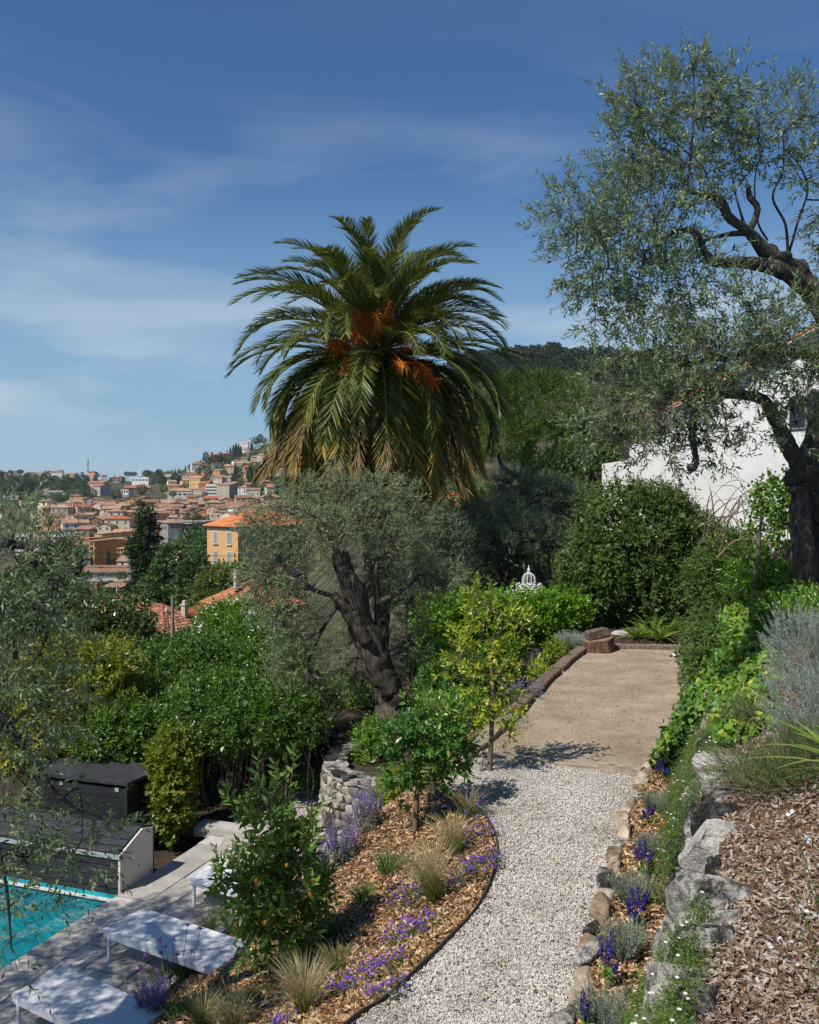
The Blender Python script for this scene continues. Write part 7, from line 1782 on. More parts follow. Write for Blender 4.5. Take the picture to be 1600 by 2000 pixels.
# a few roofs seen through the gap right of the palm
for k, (px, row, Y, wa, rf, lab) in enumerate(((860, 990, 150, 'pink', 'red', 'red-roofed house seen under the pine boughs beside the palm skirt'), (905, 985, 170, 'white', 'red', 'white house seen through the pine boughs right of the palm'), (880, 1005, 130, 'ochre', 'orange', 'ochre house with orange roof low under the pine boughs'), (930, 1000, 140, 'cream', 'red', 'cream house behind the wide olive tree under the pine'))):
    kk = Y / F; c = np.array([(px - 800) * kk, Y, CZ + (HY - row) * kk - 4.]); house('town_house', c, 7, 7, 5, R(25 - 20 * k), wa, rf, 'gable', lab, 'house', 'tiled houses of the old town', wins=(2, 1, .9, 1.3, 'f'), low=6)

# ------------------------------------------------------------------ the ochre villa
k = 150 / F
cor = at(465, 1030, 150)[:2]; zt = at(465, 1030, 150)[2]
fx = unit(at(405, 1026, 156)[:2] - cor); sx = np.array([fx[1], -fx[0]])
if sx[1] < 0: sx = -sx
W1, W2 = 8.6, 14.; zb = -14.5
ctr = cor + fx * W1 / 2 + sx * W2 / 2; rot = math.atan2(-fx[1], -fx[0])
H_ = zt - zb
o = house('ochre_villa', (ctr[0], ctr[1], zb), W1, W2, H_, rot, 'peach', M_tilenew, 'hip', 'tall ochre villa with grey shutters and a bright orange hip roof', 'villa', eave=.55, rise=2.3, low=2)
def onface(side, u, z):                                             # u along the face from the near corner
    if side == 'f': return (W1 / 2 - u, -W2 / 2), 0
    return (W1 / 2, -W2 / 2 + u), 90
for side, us in (('f', (2.35, 6.15)), ('r', (2.6, 7., 11.2))):
    for row in (1.75, 4.95, 8.15, 11.2):
        if row > H_ - 1: continue
        for u in us:
            (x, y), ang = onface(side, u, 0); z = H_ - row
            a = R(ang); n_ = np.array([math.sin(a), -math.cos(a)]); tt = np.array([math.cos(a), math.sin(a)])
            mb = MB(); mb.box((x + n_[0] * .03, y + n_[1] * .03, z), (1.32, .1, 2.05), a); f_ = mb.build('window_frame', WM['cream'], o)
            for s in (-1, 1):
                mb = MB(); q = np.array([x, y]) + n_ * .1 + tt * s * .245
                mb.box((*q, z), (.46, .05, 1.82), a)
                for sl in range(9): mb.box((*(q + n_ * .035), z - .8 + sl * .2), (.38, .03, .1), a)
                mb.build('shutter', M_shutter, f_)
            mb = MB(); mb.box((x + n_[0] * .1, y + n_[1] * .1, z - 1.1), (1.5, .25, .12), a); mb.build('sill', WM['cream'], f_)
mb = MB(); mb.box((0, 0, H_ - .1), (W1 + .5, W2 + .5, .26)); mb.build('cornice', WM['brown'], o)
mb = MB(); mb.box((0, 0, H_ - .45), (W1 + .16, W2 + .16, .3)); mb.build('frieze', WM['cream'], o)
mb = MB(); mb.box((0, 0, H_ - 9.6), (W1 + .2, W2 + .2, .24)); mb.build('string_course', WM['cream'], o)

# ------------------------------------------------------------------ near tiled roofs
def tiled_roof(parent, quad, ncols, nrows, seed, mat=M_tile):
    """rows of overlapping barrel tiles on a sloping four-sided face: eave left, eave right, ridge right, ridge left"""
    r = rs(seed); q = [np.asarray(p, float) for p in quad]; nrm = unit(np.cross(q[1] - q[0], q[3] - q[0]))
    mb = MB()
    for j in range(nrows):
        v0, v1 = j / nrows, min(1, (j + 1.12) / nrows)
        L0, R0 = q[0] + (q[3] - q[0]) * v0, q[1] + (q[2] - q[1]) * v0
        L1, R1 = q[0] + (q[3] - q[0]) * v1, q[1] + (q[2] - q[1]) * v1
        wd = np.linalg.norm(R0 - L0); nc = max(1, int(round(ncols * wd / np.linalg.norm(q[1] - q[0]))))
        off = .02
        for i in range(nc):
            a, b = i / nc, (i + 1) / nc; pts = []
            for (P_, Q_), lift in (((L0, R0), .05), ((L1, R1), .0)):
                w_ = np.linalg.norm(Q_ - P_) / nc
                for k_ in range(5):
                    th = k_ / 4; pts.append(P_ + (Q_ - P_) * (a + (b - a) * th) + nrm * (math.sin(th * math.pi) * min(.09, w_ * .35) + lift + off))
            mb.add(pts, [[k_, k_ + 1, k_ + 6, k_ + 5] for k_ in range(4)] + [], 0, r.random()); mb.add(pts[:5], [[0, 1, 2, 3, 4][::-1]], 0, .3)
    return tag(mb.build('roof_tiles', mat, parent, smooth=False), kind='stuff')
def hiphouse(name, corner, right, Wr, Wl, ze, rise, wall, label, seed, zb=-14, tile=M_tile, chim=()):
    """nearest corner; the right face runs towards 'right', the left face at right angles to it"""
    a = unit(np.asarray(right, float)); b = np.array([-a[1], a[0]])
    c = np.asarray(corner, float); e = .5
    P = lambda u, v, z: np.array([*(c + a * u + b * v), z])
    o = thing(name, P(Wr / 2, Wl / 2, zb), label, 'house')
    mb = MB(); mb.prism(np.array([P(0, 0, 0)[:2], P(Wr, 0, 0)[:2], P(Wr, Wl, 0)[:2], P(0, Wl, 0)[:2]]), zb, ze - .12); mb.build('wall', wall, o)
    h2 = min(Wr, Wl) / 2
    A_, B_, C_, D_ = P(-e, -e, ze), P(Wr + e, -e, ze), P(Wr + e, Wl + e, ze), P(-e, Wl + e, ze)
    if Wl > Wr: T1, T2 = P(Wr / 2, h2, ze + rise), P(Wr / 2, Wl - h2, ze + rise); faces = [(A_, B_, T1, T1), (D_, A_, T1, T2), (B_, C_, T2, T1), (C_, D_, T2, T2)]
    else: T1, T2 = P(h2, Wl / 2, ze + rise), P(Wr - h2, Wl / 2, ze + rise); faces = [(A_, B_, T2, T1), (D_, A_, T1, T1), (B_, C_, T2, T2), (C_, D_, T1, T2)]
    mb = MB()
    for f in faces: mb.add(f, [[0, 1, 2, 3]])
    mb.add([A_, B_, C_, D_], [[3, 2, 1, 0]])
    for f0, f1 in ((A_, B_), (B_, C_), (C_, D_), (D_, A_)): mb.add([f0, f1, f1 - np.array([0, 0, .14]), f0 - np.array([0, 0, .14])], [[3, 2, 1, 0]])
    ro = mb.build('roof', tile, o)
    for k_, f in enumerate(faces):
        wd = np.linalg.norm(f[1] - f[0]); sl = np.linalg.norm((f[2] + f[3]) / 2 - (f[0] + f[1]) / 2)
        if k_ < 3: tiled_roof(ro, f, max(3, int(wd / .34)), max(3, int(sl / .36)), seed + k_, tile)
    rid = [(T1, T2), (A_, T1), (B_, T1 if Wl > Wr else T2), (D_, T2 if Wl > Wr else T1)]
    mb = MB()
    for p_, q_ in rid:
        n_ = max(2, int(np.linalg.norm(q_ - p_) / .4)); mb.tube([p_ + (q_ - p_) * i / n_ + np.array([0, 0, .05]) for i in range(n_ + 1)], [.13, .11] * (n_ // 2) + [.12] * (n_ + 1 - 2 * (n_ // 2)), 8, 0)
    mb.build('ridge_tiles', tile, ro)
    for (u, v, zz, s, hh) in chim:
        p = P(u, v, zz); mb = MB(); mb.box(p, (s, s, hh), math.atan2(a[1], a[0])); mb.box(p + np.array([0, 0, hh / 2 + .06]), (s + .14, s + .14, .12), math.atan2(a[1], a[0])); mb.box(p + np.array([0, 0, hh / 2 + .28]), (s * .7, s * .7, .3), math.atan2(a[1], a[0])); mb.build('chimney', WM['beige'], ro)
        mb = MB(); mb.box(p + np.array([0, -.05, -hh / 2 + .02]), (s + .4, s + .5, .06), math.atan2(a[1], a[0])); mb.build('flashing', M_greyedge, ro)
    return o
hiphouse('tiled_house', (-20.6, 80.0), (2.45, 4.5), 5.1, 11., -8.3, 1.95, WM['brown'], 'nearest house below the garden with rows of terracotta roof tiles and a chimney', 700, chim=((3.6, .9, -7.1, .45, 1.5), (2.1, 1.6, -7.1, .14, .7)))
hiphouse('tiled_house', (-19.0, 98.0), (3.2, 3.9), 8, 6.2, -9.3, 1.6, WM['pink'], 'house with a dark red tiled roof behind the nearest chimney', 710, tile=surf('red_barrel_tile', [(.3, (.22, .05, .03)), (.7, (.36, .10, .055))], scale=3, tint=.6, rough=.85, bump=.3), chim=((5.2, 2.2, -7.4, .6, 1.6),))
hiphouse('tiled_house', (-15.6, 88.0), (3.4, 2.6), 6.4, 7, -7.3, 2.2, WM['peach'], 'house with orange tiled roof partly hidden by the olive and the oleander', 720, tile=surf('orange_barrel_tile', [(.3, (.36, .13, .06)), (.7, (.47, .21, .11))], scale=3, tint=.6, rough=.85, bump=.3), chim=((1.5, 3.5, -5.0, .5, 1.3),))
o = hiphouse('pavilion', (at(218, 1186, 112)[0], 110), (1, .5), 2.9, 2.9, at(218, 1184, 112)[2], 1.35, WM['beige'], 'small square pavilion with a pointed tiled roof and finial among trees', 730)
p = np.array(o.location); mb = MB(); q = np.array([p[0], p[1], at(218, 1184, 112)[2] + 1.35]); mb.tube([q, q + np.array([0, 0, .3]), q + np.array([0, 0, .5]), q + np.array([0, 0, 1.1])], [.16, .08, .12, .02], 8); mb.build('finial', WM['beige'], o)

# pole and cables across the view
p = at(337, 1200, 78); t = thing('utility_pole', p, 'pale concrete utility pole behind the nearest tiled roof', 'pole'); mb = MB(); mb.tube([p + np.array([0, 0, -4]), at(337, 1163, 78)], [.16, .12], 8); mb.build('post', M_pole, t)
for k_, (y0, y1, sag, lab) in enumerate(((1077, 1084, 4, 'topmost thin cable crossing in front of the tall conifer and the ochre villa'), (1106, 1104, 5, 'second thin cable crossing low over the ochre villa'), (1138, 1118, 8, 'third thin cable crossing above the red roofs'), (1156, 1130, 8, 'lowest thin cable crossing in front of the dark trees'))):
    a, b = at(95, y0, 82), at(600, y1 + 2, 95); m_ = (a + b) / 2 - np.array([0, 0, sag * .04]); mb = MB(); mb.tube(spline([a, m_, b], 24), .022, 4); tag(mb.build('cable', M_cable, origin=a), lab, 'cable', 'cables across the town view')

# ------------------------------------------------------------------ trees of the town
def proto(kind, seed):
    r = rs(seed); mb = MB()
    if kind == 'cypress':
        n = 420; z = r.random(n) ** .8 * 12; rad = 1.35 * np.sin(np.pi * np.clip(z / 12 * .86 + .12, 0, 1)) ** .8; a = r.uniform(0, 6.28, n); P = np.column_stack([np.cos(a) * rad, np.sin(a) * rad, z]) * (1 + .08 * r.normal(size=(n, 1)))
        D_ = unit(np.column_stack([np.cos(a) * .4, np.sin(a) * .4, np.ones(n)]) + r.normal(size=(n, 3)) * .15); leaves(mb, P, D_, unit(np.column_stack([np.cos(a), np.sin(a), .3 * np.ones(n)])), r.uniform(.9, 1.7, n), .75, r.random(n), 'quad', 0); mb.tube([[0, 0, -2], [0, 0, 9]], [.3, .1], 5, 1); mats = [M_cypress, M_barkdark]
    else:
        S_ = {'round': ([(0, 0, 6.5, 4, 4, 3.3), (2, .5, 5.5, 2.6, 2.6, 2.2), (-2, -.5, 5.2, 2.8, 2.6, 2.2)], M_deci), 'pine': ([(0, 0, 7.5, 4.2, 4.2, 2.0), (1.8, 0, 8.3, 2.6, 2.6, 1.5), (-2, .6, 8, 2.6, 2.6, 1.5)], M_pinefar), 'tall': ([(0, 0, 7, 2.9, 2.9, 4.2), (1, 0, 9, 2, 2, 2.4), (-1.2, 0, 5, 2.2, 2.2, 2.2)], M_pinefar)}[kind]
        C, N = ell_samples(S_[0], 520, r, .72)
        T = unit(N + rdir(r, len(C)) * .5 + np.array([0, 0, .3])); twigs(mb, C, T, r, m=4, tl=.8, ll=.75, lw=.45, ang=60, shape='quad', upn=.6, clump=.6); mb.tube([[0, 0, -2], [.1, 0, 3], [0, 0, 6.5]], [.35, .28, .12], 6, 1); mats = [S_[1], M_barkdark]
    o = mb.build('tree', mats); me = o.data; bpy.data.objects.remove(o); return me
PR = {k_: [proto(k_, 740 + i) for i in range(3)] for k_ in ('round', 'cypress', 'pine', 'tall')}
desc = {'round': ('town_tree', 'round leafy tree', 'tree'), 'cypress': ('cypress', 'slim dark cypress', 'cypress'), 'pine': ('hill_pine', 'spreading pine', 'pine tree'), 'tall': ('hill_pine', 'bushy dark pine', 'pine tree')}
def plant(kind, px, row, s, Y=None, label=None, group=None, wide=1.0):
    if Y is None: p = hit(px, row, 120)
    else: p = np.array([(px - 800) / F * Y, Y, CZ + (HY - row) / F * Y])
    o = bpy.data.objects.new(desc[kind][0], PR[kind][int(rng.integers(3))]); COL.objects.link(o); o.location = tuple(p); o.rotation_euler = (0, 0, rng.uniform(0, 6.28)); o.scale = (s * wide, s * wide, s)
    tag(o, label, desc[kind][2], group); return o
def near_what(px):
    return next(t_ for b_, t_ in ((30, 'at the far left end of the ridge'), (70, 'left of the grey ridge block'), (110, 'near the long white villa'), (150, 'left of the radio mast'), (185, 'beside the radio mast'), (230, 'right of the radio mast'), (300, 'near the white modern building'), (345, 'right of the ridge dip'), (400, 'at the foot of the hill'), (440, 'by the brick red villas'), (470, 'by the castle-like villa'), (505, 'below the castle-like villa'), (560, 'behind the palm fronds'), (1e9, 'in the town')) if px < b_)
tl = []
for px, row, kd, s in ((8, 934, 'pine', 1.3), (0, 928, 'round', 1.4), (28, 928, 'cypress', .8), (33, 928, 'cypress', .7), (40, 931, 'pine', 1.5), (55, 938, 'round', 1.5), (60, 952, 'round', 1.6), (48, 945, 'cypress', .9), (70, 935, 'round', 1.1), (72, 947, 'round', 1.6), (52, 958, 'tall', 1.5), (40, 962, 'round', 1.3), (100, 949, 'round', 1.4), (108, 944, 'tall', 1.2), (116, 950, 'round', 1.3), (95, 955, 'round', 1.0), (130, 946, 'round', 1.4), (140, 950, 'pine', 1.4), (150, 953, 'tall', 1.6), (160, 946, 'round', 1.6), (158, 955, 'round', 1.5), (147, 958, 'round', 1.2), (161, 926, 'tall', 1.0), (150, 931, 'round', 1.0), (190, 931, 'round', 1.1), (184, 940, 'round', .8), (208, 936, 'cypress', .6), (224, 932, 'cypress', .7), (238, 945, 'round', 1.3), (250, 934, 'pine', 1.6), (262, 931, 'pine', 1.4), (277, 930, 'cypress', .5), (216, 942, 'round', .9),
                       (290, 931, 'cypress', .8), (295, 931, 'cypress', .9), (300, 932, 'cypress', .8), (308, 930, 'cypress', 1.0), (300, 941, 'round', 1.0), (316, 938, 'round', 1.1), (326, 930, 'round', .9), (336, 926, 'cypress', .8), (342, 925, 'cypress', .8), (350, 924, 'round', .8), (362, 920, 'cypress', .7), (372, 916, 'round', 1.0), (396, 922, 'round', 1.3), (388, 928, 'round', 1.2), (404, 930, 'round', 1.2), (402, 903, 'tall', 1.7), (410, 908, 'round', 1.4), (420, 916, 'pine', 2.2), (428, 922, 'round', 1.5), (414, 925, 'round', 1.4), (436, 926, 'round', 1.3), (432, 906, 'cypress', 1.5), (428, 902, 'cypress', 1.3), (440, 906, 'cypress', 1.1), (437, 934, 'round', 1.3), (448, 905, 'round', 1.3), (450, 892, 'cypress', 1.3), (456, 892, 'cypress', 1.5), (461, 890, 'cypress', 1.6), (466, 893, 'cypress', 1.6), (470, 895, 'cypress', 1.5), (458, 901, 'tall', 1.2), (444, 897, 'cypress', 1.2), (492, 886, 'cypress', 1.4), (497, 893, 'round', 1.2), (486, 897, 'round', 1.0), (476, 898, 'round', 1.0),
                       (460, 940, 'cypress', 1.7), (455, 945, 'round', 1.4), (466, 934, 'round', 1.3), (470, 925, 'round', 1.2), (480, 920, 'round', 1.3), (490, 918, 'round', 1.1), (498, 924, 'round', 1.1), (489, 950, 'cypress', 2.0), (484, 945, 'cypress', 1.3), (497, 946, 'round', 1.5), (503, 940, 'round', 1.2), (514, 943, 'round', 1.4), (524, 925, 'round', 1.2), (530, 940, 'tall', 1.3), (526, 905, 'round', .9), (500, 865, 'round', 1.6), (508, 862, 'tall', 1.5), (516, 868, 'round', 1.2), (524, 880, 'round', .9), (540, 900, 'round', 1.0), (548, 870, 'round', 1.6), (556, 885, 'tall', 1.6), (560, 920, 'round', 1.3), (500, 958, 'round', 1.2), (470, 955, 'round', 1.2), (456, 962, 'round', 1.1), (512, 960, 'round', 1.1), (446, 918, 'round', 1.0), (340, 938, 'round', 1.4), (330, 944, 'round', 1.0), (352, 944, 'round', 1.0), (300, 946, 'round', .8), (370, 930, 'round', .8)):
    kdl = desc[kd][1]; sz = 'big' if s > 1.45 else ('small' if s < .95 else 'middling')
    cands = [f'{sz} {kdl} {pre}{near_what(px)}' for pre in ('', 'on the skyline ' if row < 933 else 'lower down ', 'among the houses ', 'in a clump of trees ', 'in a denser clump ', 'in the thickest clump ', 'on a bare patch ', 'behind a roof ', 'in a garden ')]
    lab = next((c_ for c_ in cands if c_ not in USED), cands[1]); USED.add(lab)
    plant(kd, px, row + 2, s * .92, label=lab, group='trees of the ridge and hill' if lab in cands else None)
for px, row, Y, kd, s, lab in ((227, 980, 1000, 'round', 1.3, 'big round tree in front of the white town building'), (277, 972, 1080, 'round', 1.5, 'wide round tree below the white modern building'), (320, 966, 1050, 'round', 1.0, 'light green tree left of the long white building'), (338, 974, 930, 'round', .8, 'small bright tree in front of the long white building'), (362, 957, 1000, 'round', .8, 'round tree at the end of the ochre row'), (400, 974, 930, 'round', .7, 'small tree at the foot of the pale yellow house'),
                               (375, 1030, 480, 'round', .85, 'leafy tree standing behind the long beige building'), (388, 1032, 490, 'round', .7, 'second leafy tree behind the long beige building'), (150, 985, 900, 'round', 1.2, 'tree at the left end of the park trees below the villas'), (125, 988, 880, 'round', 1.3, 'dark park tree right of the balcony block'), (140, 983, 900, 'round', 1.2, 'middle park tree above the old town roofs'), (112, 992, 850, 'round', 1.3, 'park tree in front of the balcony block corner'), (95, 998, 800, 'round', 1.2, 'leafy tree below the balcony block'), (80, 996, 800, 'round', 1.2, 'leafy tree below the pinkish apartment block'), (180, 977, 980, 'round', 1.2, 'tree below the lilac gabled house'), (165, 975, 1000, 'round', 1.3, 'tree left of the lilac gabled house'), (170, 970, 1050, 'tall', 1.1, 'dark tree beside the lilac gabled house'),
                               (262, 1017, 600, 'round', .55, 'low tree between old town roofs left of the tall conifer'), (248, 1018, 610, 'round', .5, 'bushy tree among the old town roofs'), (222, 1108, 460, 'round', .75, 'dark tree in front of the ochre annex'), (212, 1110, 450, 'cypress', .65, 'cypress against the ochre annex wall'), (240, 1110, 440, 'round', .55, 'bush left of the orange house with small windows'), (238, 1140, 350, 'round', .45, 'small tree in front of the long gallery'), (395, 1105, 220, 'pine', .95, 'dark pine with a flat crown left of the ochre villa'), (380, 1112, 210, 'round', .9, 'round tree below the parking deck'), (405, 1108, 200, 'round', .7, 'tree touching the left corner of the ochre villa')):
    plant(kd, px, row, s, Y, lab, 'trees between the town houses')
for k_ in range(78):                                                # woods on the slope under the left ridge
    if k_ < 50: px, row = rng.uniform(-10, 172), rng.uniform(938, 968)
    else: px, row = rng.uniform(284, 350), rng.uniform(932, 952)
    plant('tall' if rng.random() < .3 else 'round', px, row, rng.uniform(.9, 1.5), None, 'dark leafy tree in the woods on the slope under the left ridge' if k_ < 50 else 'dark leafy tree in the grove left of the long beige block', 'trees of the wooded slopes')
# big conifer and the trees before the town
c = lambda px, row, Y: at(px, row, Y)
def cone_ells(px, y0, y1, Y, wpx, n=12, seed=0):
    r = rs(seed); out = []
    for i in range(n):
        f = (i + .5) / n; out.append(E(px + r.normal() * wpx * .16, y0 + (y1 - y0) * f, Y + r.normal() * .6, wpx * (.16 + .95 * f ** .75) * r.uniform(.75, 1.1), (y1 - y0) / n * .95, None))
    return out
b = c(286, 1200, 125)
crown_tree('tall_conifer', b, [([b + np.array([0, 0, -4]), c(286, 1100, 125), c(288, 1000, 125)], [.5, .35, .05], 8)], cone_ells(286, 990, 1195, 125, 28, 13, 5), 1500, M_cypress, 'tall ragged dark conifer rising in front of the old town', 'conifer', 750, dict(tl=1.1, ll=.62, lw=.26, ang=48, shape='quad', upn=.4, clump=.6), m=9, lo=.6, up=.0)
for px, y0, y1, Y, wd, n_, mat, lab, seed in ((338, 1070, 1210, 118, 45, 900, M_deci, 'dark leafy tree right of the tall conifer', 751), (385, 1085, 1210, 115, 40, 700, M_deci, 'dark tree between the conifer and the ochre villa', 752), (425, 1110, 1200, 108, 42, 600, M_acacia, 'feathery yellow-green tree in front of the ochre villa', 753), (458, 1105, 1195, 112, 30, 420, M_acacia, 'feathery tree at the corner of the ochre villa', 754), (120, 1050, 1210, 62, 45, 900, M_cypress, 'dark cedar behind the left olive branches', 755), (85, 1090, 1230, 58, 55, 700, M_deci, 'dark tree mass low behind the left olive', 756), (200, 1160, 1215, 160, 60, 400, M_deci, 'spread of low trees behind the small pavilion', 757), (30, 1120, 1250, 50, 60, 600, M_deci, 'dark tree at the left edge behind the olive', 758), (310, 1130, 1215, 122, 50, 500, M_deci, 'bushy tree at the foot of the tall conifer', 759), (250, 1165, 1215, 130, 35, 300, M_acacia, 'light green tree at the left foot of the tall conifer', 760), (1150, 800, 960, 62, 60, 900, M_deci, 'dark leafy tree between the umbrella pine and the white house', 761), (1085, 880, 990, 56, 45, 600, M_deci, 'dark tree under the right side of the umbrella pine', 762)):
    ells = [E(px, y0 + (y1 - y0) * .3, Y, wd * .7, (y1 - y0) * .3), E(px - wd * .4, y0 + (y1 - y0) * .55, Y, wd * .6, (y1 - y0) * .3), E(px + wd * .4, y0 + (y1 - y0) * .6, Y, wd * .6, (y1 - y0) * .3), E(px, y0 + (y1 - y0) * .75, Y - 1, wd * .9, (y1 - y0) * .28)]
    b = c(px, y1 + 10, Y); s_ = Y / 118
    crown_tree('leafy_tree' if mat is not M_cypress else 'dark_cedar', b, [([b + np.array([0, 0, -3 * s_]), c(px, (y0 + y1) / 2, Y), c(px + 3, y0 + (y1 - y0) * .2, Y)], [.35 * s_, .25 * s_, .06 * s_], 7)], ells, n_, mat, lab, 'tree', seed, dict(tl=1.1 * s_, ll=.62 * s_, lw=.32 * s_, ang=55, shape='quad', upn=.5, clump=.6), m=8, lo=.6, up=.3)
# pine woods on the hill at the right
rng2 = rs(770); cnt = 0
pos = []
for row in np.arange(694, 760, 5.2):
    for px in np.arange(890, 1290, 13.5):
        a, b_ = px + rng2.uniform(-6, 6), row + rng2.uniform(-2.5, 2.5)
        if row > 728 and rng2.random() < .4: continue
        p = hit(a, b_ + 14, 300, 900)
        if p[1] > 880: continue
        pos.append(p)
for p in pos[:285]:
    o = bpy.data.objects.new('hill_pine', PR['pine' if rng2.random() < .6 else 'tall'][int(rng2.integers(3))]); COL.objects.link(o); o.location = tuple(p); s = rng2.uniform(.65, 1.15); o.scale = (s, s, s * rng2.uniform(.9, 1.15)); o.rotation_euler = (0, 0, rng2.uniform(0, 6.28))
    tag(o, 'dark green pine in the woods on the hill between palm and leaning olive', 'pine tree', 'pines covering the hill on the right')
# more villas and trees up the slope
done = []
hr_ = rs(790); nv = 0
for tries in range(400):
    px, row = hr_.uniform(335, 552), hr_.uniform(872, 968)
    ridge = np.interp(px, [330, 400, 480, 540], [930, 905, 884, 866])
    if row < ridge + 6 or any(abs(px - a) < 10 and abs(row - b_) < 6 for a, b_ in done) or nv >= 46: continue
    done.append((px, row)); p = hit(px, row, 700)
    wa = ['cream', 'white', 'beige', 'pink', 'ochre', 'grey'][hr_.integers(6)]; rf = ['red', 'orange', 'pinkish', 'tan', 'brown'][hr_.integers(5)]; sz = hr_.uniform(9, 15)
    lab = f"{'wide' if sz > 12 else 'small'} {wa} villa with {rf} roof {near_what(px)}"
    if lab in USED: continue
    USED.add(lab); nv += 1
    house('villa', p, sz, hr_.uniform(8, 11), hr_.uniform(5, 8.5), R(hr_.uniform(-30, 30)), wa, rf, 'hip' if hr_.random() < .6 else 'gable', lab, 'house', gv, wins=(3, 2, .95, 1.5, 'f'), chim=1, r=hr_, low=7)
# low wall terraces and scrub that cover the slopes between houses
mb = MB(); r = rs(780); n = 5200
px = r.uniform(-60, 640, n); rw = r.uniform(862, 1000, n); k_ = ((px < 160) & (rw > 934)) | (px > 330); px, rw = px[k_], rw[k_]
P = []
_Y = np.arange(500, 1750, 6.)
for a, b_ in zip(px, rw):
    X = (a - 800) / F * _Y; zz = CZ - (b_ - HY) / F * _Y; g = np.nonzero(terrain(X, _Y) >= zz)[0]
    if len(g): i = g[0]; P.append([X[i], _Y[i], CZ - (b_ - HY) / F * _Y[i]])
P = np.array(P); n = len(P)
P = P[P[:, 1] > 820]; n = len(P)
C = np.repeat(P, 11, 0) + r.normal(size=(n * 11, 3)) * np.array([3.0, 3.0, 1.0]) + np.array([0, 0, .9]); leaves(mb, C, unit(rdir(r, len(C)) + np.array([0, 0, .4])), unit(rdir(r, len(C)) * .6 + np.array([0, -.4, .8])), r.uniform(1.6, 3.4, len(C)), 2.0, r.random(len(C)), 'quad')
tag(mb.build('scrub', M_deci), kind='stuff')

# ------------------------------------------------------------------ the white house on the right and the iron finial
w0, w1 = at(1176, 960, 30.), at(1800, 960, 23.)
def Wp(px, py):                                                     # on the plane of the wall
    a = (px - 800) / F; d = w1 - w0; t_ = (a * w0[1] - w0[0]) / (d[0] - a * d[1]); return at(px, py, w0[1] + t_ * d[1])
wd_ = unit((w1 - w0) * np.array([1, 1, 0])); wn_ = np.array([wd_[1], -wd_[0], 0.])   # along the wall, and out of it
t = thing('white_house', Wp(1400, 1060), 'large white rendered house with a stepped tiled gable behind the leaning olive', 'house')
prof_ = np.array([Wp(*p) for p in ((1176, 1120), (1800, 1120), (1800, 545), (1600, 652), (1440, 742), (1318, 812), (1312, 845), (1232, 868), (1228, 898), (1176, 906))])
mb = MB(); A_ = prof_; B_ = A_ - wn_ * .5; n = len(A_); mb.add(np.vstack([A_, B_]), [list(range(n))]); mb.add(np.vstack([A_, B_]), [list(range(2 * n - 1, n - 1, -1))]); mb.add(np.vstack([A_, B_]), [[i, i + n, (i + 1) % n + n, (i + 1) % n] for i in range(n)])
mb.build('wall', M_plaster, t)
e0, e1 = Wp(1304, 812), Wp(1800, 537); L_ = e1 - e0; up_ = np.array([0, 0, .05])
mb = MB(); q = np.array([e0 + wn_ * .34, e1 + wn_ * .34, e1 - wn_ * .62, e0 - wn_ * .62]); mb.add(np.vstack([q, q + up_]), [[3, 2, 1, 0], [4, 5, 6, 7], [0, 1, 5, 4], [1, 2, 6, 5], [2, 3, 7, 6], [3, 0, 4, 7]])
ro = mb.build('roof', M_plaster, t)
for i in range(30):
    p = e0 + L_ * (i + .5) / 30 + wn_ * .28 + np.array([0, 0, .08]); mb = MB(); d_ = L_ / 30 * .58; mb.tube([p - d_, p + d_ * .9], [.085, .065], 8); mb.build('verge_tile', M_tilenew, ro)
for i in range(12):
    p0, p1 = e0 + L_ * i / 12 + np.array([0, 0, .06]), e0 + L_ * (i + 1) / 12 + np.array([0, 0, .06]); mb = MB(); mb.add([p0 + wn_ * .2, p1 + wn_ * .2, p1 - wn_ * .62, p0 - wn_ * .62], [[0, 1, 2, 3]]); mb.build('tile_course', M_tilenew, ro)
for px, py in ((1558, 806), (1592, 796)):
    p = Wp(px, py); pts = [[-.22, -.4], [.22, -.4]] + [[.22 * math.cos(a), .2 + .22 * math.sin(a)] for a in np.linspace(0, math.pi, 9)]
    mb = MB(); mb.add([p + wd_ * x + wn_ * .01 + np.array([0, 0, z]) for x, z in pts], [list(range(len(pts)))]); wn = mb.build('arched_window', M_glass, t)
    mb = MB(); mb.tube(np.array([p + wd_ * x * 1.12 + wn_ * .02 + np.array([0, 0, z * 1.08]) for x, z in pts]), .035, 6); mb.build('surround', M_pole, wn)
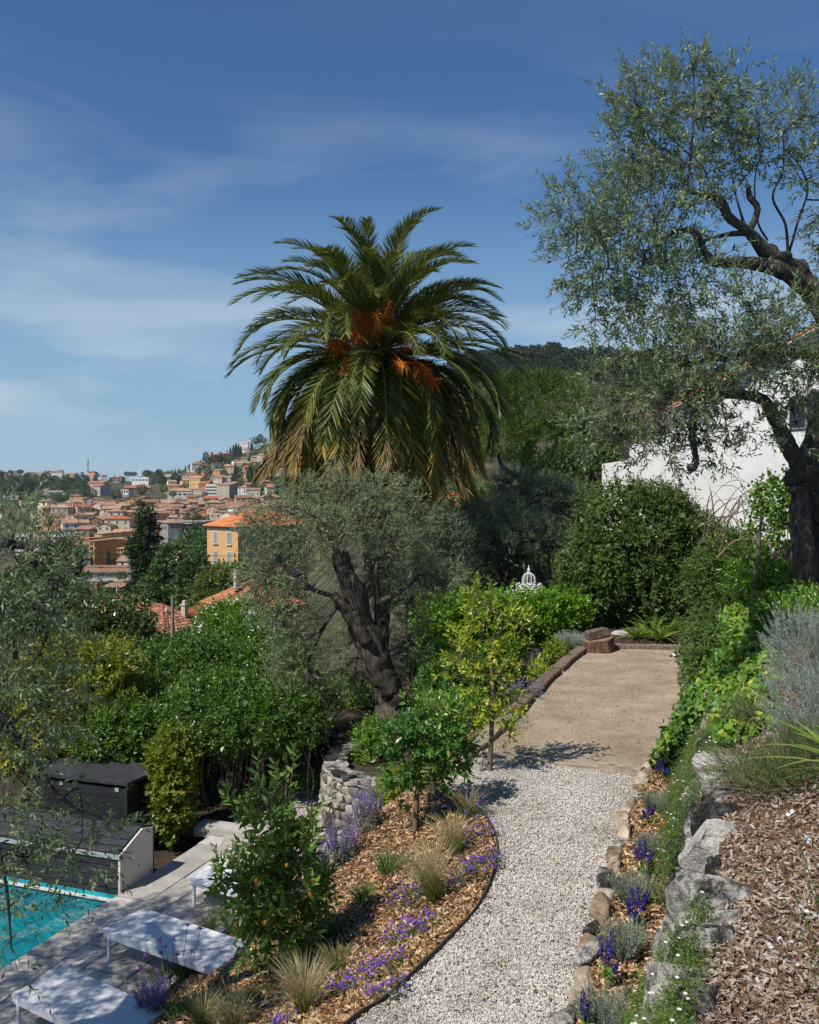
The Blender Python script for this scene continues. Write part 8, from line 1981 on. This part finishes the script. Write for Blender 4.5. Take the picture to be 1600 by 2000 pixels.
# wrought-iron crown of a garden gazebo
gp_ = at(1033, 1165, 25.5); k_ = 25.5 / F
t = thing('iron_gazebo', gp_ + np.array([0, 0, -2.6]), 'white wrought-iron crown of a gazebo standing behind the laurel hedge', 'gazebo')
def circ(z, rad, th, name, n=28, wave=0.):
    a = np.linspace(0, 2 * np.pi, n + 1); mb = MB(); mb.tube(np.column_stack([gp_[0] + np.cos(a) * rad, gp_[1] + np.sin(a) * rad, np.full(n + 1, z) + wave * np.cos(a * 10)]), th, 5, cap=False); mb.build(name, M_iron, t)
zr = lambda row: CZ + (HY - row) * k_
for i in range(14):
    a = i * 2 * math.pi / 14; d_ = np.array([math.cos(a), math.sin(a), 0]); O = np.array([gp_[0], gp_[1], 0])
    mb = MB(); mb.tube(spline([O + d_ * .36 + np.array([0, 0, zr(1153)]), O + d_ * .62 + np.array([0, 0, zr(1157)]), O + d_ * .95 + np.array([0, 0, zr(1172)]), O + d_ * 1.25 + np.array([0, 0, zr(1200)]), O + d_ * 1.32 + np.array([0, 0, zr(1240)])], 12), .014, 5); mb.build('rib', M_iron, t)
for i in range(10):
    a = i * 2 * math.pi / 10; d_ = np.array([math.cos(a), math.sin(a), 0]); O = np.array([gp_[0], gp_[1], 0])
    mb = MB(); mb.tube(spline([O + d_ * .17 + np.array([0, 0, zr(1141)]), O + d_ * .17 + np.array([0, 0, zr(1130)]), O + d_ * .13 + np.array([0, 0, zr(1123)]), O + d_ * .02 + np.array([0, 0, zr(1118)])], 10), .012, 5); mb.build('crown_bar', M_iron, t)
for row, rad, th in ((1153, .36, .016), (1149, .33, .014), (1143, .30, .014), (1141, .17, .014)): circ(zr(row), rad, th, 'ring')
circ(zr(1146), .33, .016, 'scroll_band', 60, .035)
for i in range(16):
    a = i * 2 * math.pi / 16; mb = MB(); V, Fc = ico(1); mb.add(V * .028 + np.array([gp_[0] + math.cos(a) * .32, gp_[1] + math.sin(a) * .32, zr(1141)]), Fc); mb.build('knob', M_iron, t)
for i in range(6):
    a = i * 2 * math.pi / 6; mb = MB(); mb.tube([[gp_[0] + math.cos(a) * 1.32, gp_[1] + math.sin(a) * 1.32, zr(1240)], [gp_[0] + math.cos(a) * 1.32, gp_[1] + math.sin(a) * 1.32, zr(1240) - 2.4]], .03, 6); mb.build('post', M_iron, t)
mb = MB(); O = np.array([gp_[0], gp_[1], 0]); mb.tube([O + np.array([0, 0, zr(1119)]), O + np.array([0, 0, zr(1113)]), O + np.array([0, 0, zr(1109)]), O + np.array([0, 0, zr(1103)])], [.03, .045, .02, .004], 8); mb.build('finial', M_iron, t)

# the air: a closed box of thin haze round everything
mb = MB(); mb.box((0, 2000, -30), (13000, 5200, 460))
hz_, _n, _o = new_mat('haze_air')
pv = nd(_n, 'ShaderNodeVolumePrincipled', Density=HAZE, Anisotropy=.3); pv.inputs['Color'].default_value = (.80, .88, 1.0, 1)
_n.links.new(pv.outputs[0], _o.inputs['Volume'])
if HAZE: tag(mb.build('haze', hz_), kind='stuff')
